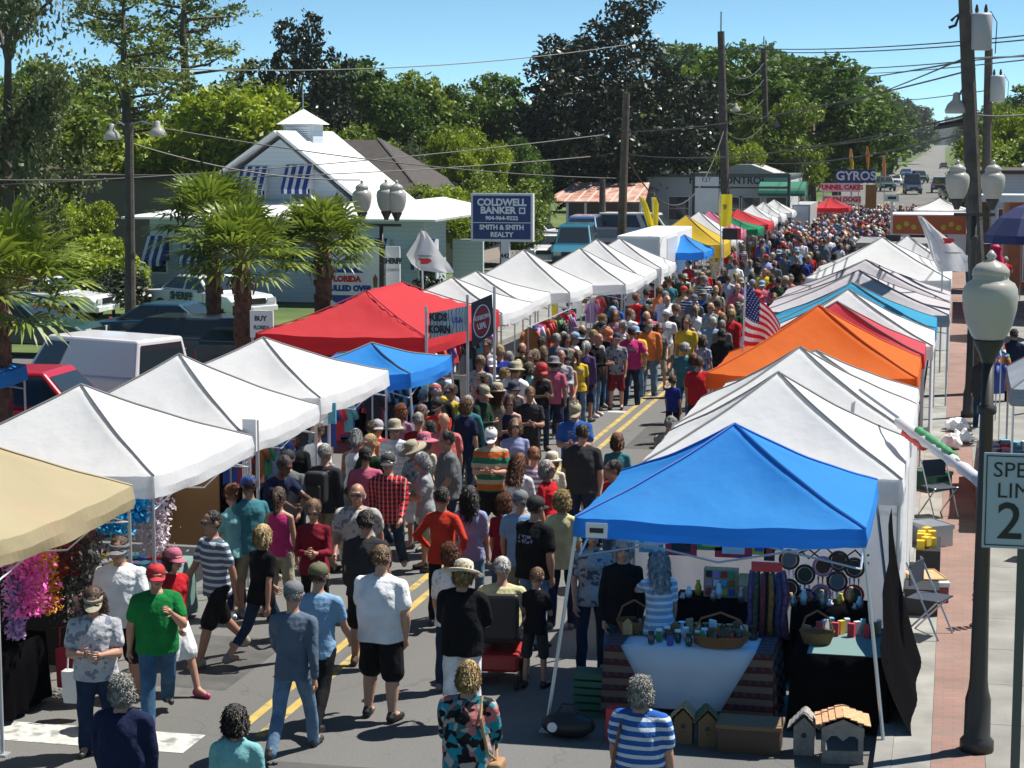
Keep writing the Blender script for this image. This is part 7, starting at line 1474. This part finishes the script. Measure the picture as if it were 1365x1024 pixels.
# national flag on a pole at the orange canopy
e = thing('national_flag', 'stars and stripes flag on a white pole beside the orange canopy', 'flag', (0, 33.5, 0)); YN = 33.5
def NF(u, v):   # u along fly, v down hoist
    q0 = (994 - 3 * v, 375 + 82 * v); X = q0[0] + u * (54 - 4 * v) + 3 * v * 0; Yp = q0[1] + u * (45 - 26 * v) * 1.0 + u * u * 14 * (1 - v)
    q = A(X - 8 * u * (1 - v), Yp + 3 * sin(u * 6 + v * 2), YN); return (q.x, .07 * sin(u * 9 + v * 3), q.z)
stripe_m = [mat('flag_red', (.55, .02, .04), .7, trans=.25), mat('flag_white', (.75, .75, .78), .7, trans=.25)]
m = MB(); n = 14
for s_ in range(13):
    m.k = s_ % 2; V = []
    for i in range(n + 1): V += [NF(i / n, s_ / 13), NF(i / n, (s_ + 1) / 13)]
    m.add(V, [(2 * i, 2 * i + 1, 2 * i + 3, 2 * i + 2) for i in range(n)])
m.build('flag_cloth', stripe_m, e)
m = MB(); V = []
for j in range(8):
    for i in range(8): x, y, z = NF(.42 * i / 7, .54 * j / 7); V.append((x, y - .012, z))
m.add(V, [(j * 8 + i, (j + 1) * 8 + i, (j + 1) * 8 + i + 1, j * 8 + i + 1) for j in range(7) for i in range(7)]); o = m.build('canton', mat('flag_navy', (.01, .03, .2), .7), e)
m = MB()
for r_ in range(9):
    for c in range(6 if r_ % 2 == 0 else 5):
        x, y, z = NF(.42 * ((c + (.5 if r_ % 2 == 0 else 1)) / 6), .54 * (r_ + .5) / 9); R_ = .016
        m.add([(x + (R_ if k % 2 == 0 else R_ * .4) * sin(k * pi / 5), y - .02, z + (R_ if k % 2 == 0 else R_ * .4) * cos(k * pi / 5)) for k in range(10)], [tuple(range(10))])
m.build('stars', LW, o)
t = A(994, 370, YN); b = A(990, 468, YN); m = MB(); m.tube([(t.x, .02, t.z), (b.x, .02, b.z), (b.x - .02, .02, 0)], .02, 6); m.build('flag_pole', WHITE, e)
# furled flag leaning out over the right pavement
e = thing('furled_flag', 'long pole with a furled white, green and red flag slanting over the right pavement', 'flag'); a_, b_ = A(1146, 520, 26.2), A(1312, 640, 21.5)
m = MB(); m.tube([a_, b_], .02, 8); m.build('flag_pole', STEEL, e); n = 16
for nm, off, r_, mt_ in (('white_cloth', .0, .07, WF), ('green_cloth', .05, .05, cm(1)), ('red_cloth', -.07, .045, RL)):
    t0, t1_ = dict(white_cloth=(.35, .98), green_cloth=(.5, .78), red_cloth=(.42, .58))[nm]; m = MB()
    m.tube([a_.lerp(b_, t0 + (t1_ - t0) * i / n) + Vector((off * .3, 0, -.04 + off)) for i in range(n + 1)], [r_ * (.5 + .5 * abs(sin(i * 1.3))) + .01 for i in range(n + 1)], 8); m.build(nm, mt_, e, True)
# speed limit sign, right foreground
p = A(1352, 668, 15.2); e = thing('speed_limit_sign', 'white speed limit sign cut by the right edge of the photo', 'road sign', (p.x + .06, 15.2, 0)); k = 15.5 / FPX
w, h = .305, .37; zc = p.z; cxm = w - 40 * k
e.location.x = A(1310, 668, 15.2).x + w
m = MB(); m.b2((-w, -.01, zc - h), (w, .0, zc + h)); bev(m.build('panel', mat('sign_white', (.40, .47, .55), .4), e), .004)
m = MB()
for a, b in (((-w + .02, zc - h + .02), (w - .02, zc - h + .028)), ((-w + .02, zc + h - .028), (w - .02, zc + h - .02)), ((-w + .02, zc - h + .028), (-w + .028, zc + h - .028)), ((w - .028, zc - h + .028), (w - .02, zc + h - .028))): m.b2((a[0], -.014, a[1]), (b[0], -.0105, b[1]))
m.build('border', BLACK, e); text('SPEED', .165, e, (0, -.012, zc + .235), BLACK, bold=0, ext=.002, sx=1.05); text('LIMIT', .165, e, (0, -.012, zc + .075), BLACK, bold=0, ext=.002, sx=1.05); text('25', .40, e, (0, -.012, zc - .17), BLACK, bold=.004, ext=.002)
m = MB(); m.b2((-.035, .003, .14), (.035, .05, zc + h * .9)); m.build('post', mat('green_grey_post', (.08, .09, .085), .6), e)
# ------------------------------------------------------------ vehicles
def car(label, name, cat, loc, rz, L_, W_, H_, paint, kind='sedan', group=None, plate=True, extra=None):
    e = thing(name, label, cat, loc, rz, group); l, w = L_ / 2, W_ / 2
    prof = {'sedan': [(-l, .35), (-l, .72), (-l + .25, .88), (-l * .42, .96), (l * .42, .98), (l - .15, .9), (l, .7), (l, .35)],
            'suv': [(-l, .4), (-l, .85), (-l + .2, 1.02), (-l * .40, 1.08), (l - .1, 1.1), (l, .95), (l, .4)],
            'van': [(-l, .4), (-l, .8), (-l + .45, 1.05), (-l * .55, 1.12), (l, 1.15), (l, .4)], 'pickup': [(-l, .45), (-l, .9), (-l + .3, 1.02), (-l * .35, 1.08), (l, 1.1), (l, .45)]}[kind]
    cab = {'sedan': [(-l * .45, .95), (-l * .14, H_), (l * .32, H_), (l * .66, .97)], 'suv': [(-l * .42, 1.07), (-l * .14, H_), (l * .86, H_), (l * .97, 1.09)],
           'van': [(-l * .62, 1.1), (-l * .34, H_), (l * .96, H_), (l, 1.14)], 'pickup': [(-l * .38, 1.07), (-l * .1, H_), (l * .98, H_ + .02), (l, 1.09)]}[kind]
    def loft(m, poly, ws):
        n = len(poly); secs = [(-w * ws[1], .04), (-w * ws[0], 0), (w * ws[0], 0), (w * ws[1], .04)]
        cx = sum(p[0] for p in poly) / n; cz = sum(p[1] for p in poly) / n; V = []
        for x, sh in secs: V += [(x, cx + (py - cx) * (1 - sh * .7), cz + (pz - cz) * (1 - sh * 1.5)) for py, pz in poly]
        m.add(V, [(i * n + j, i * n + (j + 1) % n, (i + 1) * n + (j + 1) % n, (i + 1) * n + j) for i in range(3) for j in range(n)] + [tuple(range(n))[::-1], tuple(range(3 * n, 4 * n))])
    m = MB(); loft(m, prof, (.88, 1.0)); bo = m.build('body', paint, e); fixn(bo.data); bev(bo, .05, 2)
    (y0, z0), (y1, z1), (y2, z2), (y3, z3) = cab; wt_, wb_ = w * .74, w * .93
    m = MB(); V = [(-wb_, y0, z0), (wb_, y0, z0), (wb_, y3, z3), (-wb_, y3, z3), (-wt_, y1, z1), (wt_, y1, z1), (wt_, y2, z2), (-wt_, y2, z2)]
    m.add(V, [(0, 3, 2, 1), (4, 5, 6, 7), (0, 1, 5, 4), (1, 2, 6, 5), (2, 3, 7, 6), (3, 0, 4, 7)]); co = m.build('cabin', paint, e); fixn(co.data); bev(co, .05, 2)
    V = [Vector(v) for v in V]
    def pane(ids, ins, nm, split=None):
        q = [V[i] for i in ids]; c = sum(q, Vector()) / 4; n_ = (q[1] - q[0]).cross(q[3] - q[0]).normalized()
        if n_.dot(c - Vector((0, 0, 1))) < 0: n_ = -n_
        rng = [(0, 1)] if not split else split
        for a, b in rng:
            m = MB(); lo0, lo1 = q[0].lerp(q[1], a + ins), q[0].lerp(q[1], b - ins); hi0, hi1 = q[3].lerp(q[2], a + ins), q[3].lerp(q[2], b - ins)
            P = [lo0.lerp(hi0, .1), lo1.lerp(hi1, .1), lo1.lerp(hi1, .86), lo0.lerp(hi0, .86)]; m.add([p + n_ * .012 for p in P], [(0, 1, 2, 3)]); m.build(nm, GLASS, e)
    pane((0, 1, 5, 4), .06, 'windscreen'); pane((3, 2, 6, 7), .07, 'rear_window')
    sp = {'sedan': [(0.02, .5), (.5, .98)], 'suv': [(.02, .36), (.36, .68), (.68, .98)], 'van': [(.02, .3), (.34, .62), (.64, .97)], 'pickup': [(.02, .35), (.38, .96)]}[kind]
    if extra == 'panel': sp = [(.02, .3)]
    pane((1, 2, 6, 5), .02, 'side_window', sp); pane((0, 3, 7, 4), .02, 'side_window', sp)
    wr = .33 if kind == 'sedan' else .37
    for a in (-1, 1):
        for yy in (-l * .62, l * .60):
            m = MB(); x0, x1 = a * (w - .2), a * (w + .012); m.tube([(x0, yy, wr), (x1, yy, wr)], wr, 20); wo = m.build('wheel', RUBBER, e)
            m = MB(); m.tube([(x1, yy, wr), (x1 + a * .012, yy, wr)], wr * .62, 14); m.build('rim', STEEL, wo)
    for a in (-1, 1):
        m = MB(); m.box((a * w * .7, -l - .005, .72), (.34, .05, .16)); m.build('headlight', mat('headlight_lens', (.6, .62, .65), .15), e)
        m = MB(); m.box((a * w * .78, l + .005, .8), (.22, .04, .2)); m.build('tail_light', mat('tail_light_lens', (.4, .01, .01), .2), e)
        m = MB(); m.box((a * (w + .07), y0 + .25, z0 + .06), (.16, .1, .12)); m.build('mirror', BLACK, e)
    for a in (-1, 1):
        ds = MB(); [ds.b2((min(a * (w + .004), a * (w - .01)), yy - .008, .45), (max(a * (w + .004), a * (w - .01)), yy + .008, .88)) for yy in (-l * .36, l * .02, l * .38)]; ds.b2((min(a * (w + .004), a * (w - .01)), -l * .36, .47), (max(a * (w + .004), a * (w - .01)), l * .38, .485)); ds.build('door_gap', BLACK, e)
        for yy in (-.02, .36): dh = MB(); dh.box((a * (w + .01), l * yy - .1 * l * .2, .82), (.03, .16, .03)); dh.build('door_handle', STEEL, e)
    pl_ = MB(); pl_.box((0, l + .085, .55), (.32, .01, .15)); pl_.box((0, -l - .085, .45), (.32, .01, .13)); pl_.build('number_plate', WHITE, e)
    m = MB(); m.box((0, -l - .02, .45), (W_ * .94, .12, .2)); m.box((0, l + .02, .45), (W_ * .94, .12, .2)); bev(m.build('bumper', mat('dark_grey_bumper', (.06, .06, .065), .5) if kind != 'sedan' else paint, e), .03)
    m = MB(); m.b2((-w * .45, -l - .03, .6), (w * .45, -l - .003, .8)); m.build('grille', BLACK, e)
    return e
def paint(n_, c): return mat(n_, c, .3, coat=.6)
wp = paint('white_car_paint', (.72, .75, .78))
# patrol car: nose to the right (+X)
c = A(280, 425, 62); e = car('white and green patrol car parked by the cottage behind the palm trunks', 'patrol_car', 'car', (c.x, 62, 0), radians(58), 5.0, 1.9, 1.46, wp, 'sedan')
o = e; m = MB(); m.b2((-.97, -1.4, .62), (-.955, 1.9, .8)); 
m = MB(); m.b2((-.985, -1.2, .5), (-.965, 1.0, .62)); m.build('green_stripe', mat('green_stripe', (.02, .25, .15), .4), e)
m2 = MB(); m2.b2((.965, -1.2, .5), (.985, 1.0, .62)); m2.build('green_stripe', mat('green_stripe', (.02, .25, .15), .4), e)
q = text('SHERIFF', .36, e, (-.99, .25, .78), TG, rot=(pi / 2, 0, -pi / 2), bold=.012); 
m = MB(); m.box((0, .2, 1.5), (1.1, .25, .09)); m.build('light_bar', GLASS, e)
def pc_(px_, py_, Y): return (A(px_, py_, Y).x, Y, .02)
c = A(62, 500, 33.0); car('red four wheel drive with dark windows parked behind the near white canopies', 'parked_car', 'car', (c.x - .1, 33.0, .02), pi / 2 + .05, 4.7, 1.85, 1.74, paint('red_car_paint', (.42, .01, .03)), 'suv')
c = A(138, 480, 37.8); car('white van with a dark side window behind the red car', 'parked_van', 'van', (c.x - .2, 37.8, .02), -pi / 2 - .35, 3.9, 1.8, 1.9, paint('off_white_paint', (.72, .71, .74)), 'van', extra='panel')
c = A(222, 440, 46); car('dark pickup truck with camper cap between the white van and the patrol car', 'parked_pickup', 'pickup truck', (c.x, 46, .02), -pi / 2, 5.0, 1.9, 1.55, paint('dark_slate_paint', (.02, .035, .05)), 'pickup')
c = A(236, 425, 51.5); car('dark teal sedan in front of the patrol car', 'parked_car', 'car', (c.x, 51.5, .0), pi / 2, 4.7, 1.8, 1.42, paint('dark_teal_paint', (.01, .05, .09)), 'sedan')
c = A(88, 420, 60); car('white car nose behind the fan palm at left', 'parked_car', 'car', (c.x - .8, 60, 0), pi / 2, 4.6, 1.8, 1.45, wp, 'sedan')
c = A(20, 440, 50); car('dark green car below the large left fan palm', 'parked_car', 'car', (c.x + .2, 50, .02), pi / 2, 4.6, 1.8, 1.45, paint('dark_green_paint', (.01, .05, .04)), 'sedan')
c = A(400, 445, 44.5); car('dark blue pickup behind the red canopy', 'parked_pickup', 'pickup truck', (c.x, 45, .02), pi / 2, 5.2, 1.9, 1.4, paint('dark_slate_paint', (.02, .035, .05)), 'suv')
for lb, px_, Y, rz, kd, H_, c_ in (('teal and white van facing the street beyond the realty sign', 768, 92, 0.1, 'van', 2.0, (.03, .16, .24)), ('white car beside the teal van', 733, 93, .1, 'sedan', 1.45, (.7, .72, .74)), ('blue van behind the teal van', 778, 104, .1, 'van', 1.95, (.04, .12, .3)),
       ('white pickup near the rusty shed', 716, 106, 1.5, 'pickup', 1.75, (.6, .6, .6)), ('dark car near the short utility pole', 812, 101, .2, 'sedan', 1.45, (.03, .04, .06)), ('white van right of the short utility pole', 858, 108, 1.5, 'van', 2.0, (.6, .62, .62))):
    car(lb, 'parked_car' if kd == 'sedan' else 'parked_van' if kd == 'van' else 'parked_pickup', dict(sedan='car', van='van', pickup='pickup truck')[kd], (A(px_, 300, Y).x, Y, 0.02), rz, 4.6 if kd != 'van' else 5.0, 1.9, H_, paint('%s_paint' % lb.split()[0] + kd, c_), kd)
for i, (px_, py_, kd, c_, lb) in enumerate([(1252, 252, 'pickup', (.05, .01, .02), 'maroon pickup facing the crowd on the road'), (1216, 254, 'van', (.01, .02, .07), 'navy box truck on the road behind the crowd'), (1226, 239, 'suv', (.02, .06, .06), 'dark green car behind the navy truck'), (1193, 243, 'sedan', (.6, .62, .64), 'white car on the far road shoulder'),
        (1208, 232, 'sedan', (.05, .1, .25), 'blue car on the far road'), (1180, 250, 'suv', (.02, .07, .06), 'dark car by the salmon feather flag'), (1258, 221, 'sedan', (.02, .02, .03), 'black car driving away up the far road'), (1183, 238, 'van', (.6, .6, .6), 'white van by the far road shoulder'), (1268, 262, 'sedan', (.05, .05, .06), 'grey car left of the twin globes')]):
    p = G(px_, py_ + 5); car(lb, 'car', 'car', (p.x, p.y, .05), .1 * (i % 3), 4.8, 1.9, dict(pickup=1.8, van=2.3, suv=1.75, sedan=1.45)[kd], paint('road_car_paint_%s' % 'maroon navy green white blue darkgreen black palewhite grey'.split()[i], c_), kd)
p = A(1385, 470, 36); 
m = MB(); p = A(1350, 290, 60); e = thing('market_umbrella', 'dark navy market umbrella at the right edge beyond the lamps', 'umbrella', (p.x + .5, 60, 0)); m.tube([(0, 0, 0), (0, 0, p.z + .5)], .025); m.build('pole', LEG, e)
m = MB(); m.lathe((0, 0, p.z - .5), [(1.35, -.25), (1.3, 0), (.9, .5), (.45, .8), (.02, .95)], 10); m.build('umbrella_cloth', mat('navy_umbrella_cloth', (.01, .02, .1), .8), e)
# power chair
p = G(668, 905); e = thing('power_wheelchair', 'black and red power wheelchair seen from behind beside the woman in white trousers', 'wheelchair', (p.x, p.y, 0), pi + .1)
m = MB(); m.b2((-.24, -.3, .16), (.24, .34, .36)); bev(m.build('base', mat('red_chair_shell', (.35, .02, .02), .35), e), .04); m = MB(); m.b2((-.24, -.26, .44), (.24, .22, .54)); bev(m.build('seat', BLACK, e), .04)
m = MB(); m.b2((-.23, .2, .5), (.23, .3, 1.02)); bev(m.build('backrest', BLACK, e), .04)
for a in (-1, 1):
    m = MB(); m.b2((a * .29 - .03, -.2, .66), (a * .29 + .03, .22, .71)); m.tube([(a * .29, .1, .66), (a * .27, .12, .45)], .015, 6); m.build('armrest', BLACK, e)
    m = MB(); m.tube([(a * .24, .05, .17), (a * .31, .05, .17)], .17, 16); wo = m.build('wheel', RUBBER, e); m = MB(); m.tube([(a * .31, .05, .17), (a * .315, .05, .17)], .1, 12); m.build('rim', STEEL, wo)
    m = MB(); m.tube([(a * .2, .42, .08), (a * .24, .42, .08)], .08, 12); m.build('caster', RUBBER, e)
# ------------------------------------------------------------ thin summer haze
hm = bpy.data.materials.new('haze_air'); hm.use_nodes = True; nt = hm.node_tree; nt.nodes.remove(nt.nodes['Principled BSDF'])
pv = nt.nodes.new('ShaderNodeVolumePrincipled'); pv.inputs['Color'].default_value = (.82, .92, 1, 1); pv.inputs['Density'].default_value = .00012; pv.inputs['Anisotropy'].default_value = .2
nt.links.new(pv.outputs[0], nt.nodes['Material Output'].inputs['Volume'])
m = MB(); m.b2((-1520, -70, -1.1), (1520, 4520, 45)); o = m.build('haze', hm); tag(o, 'thin pale haze over the distant road', 'haze', kind='stuff')
scene.cycles.volume_bounces = 0; scene.cycles.volume_step_rate = 4
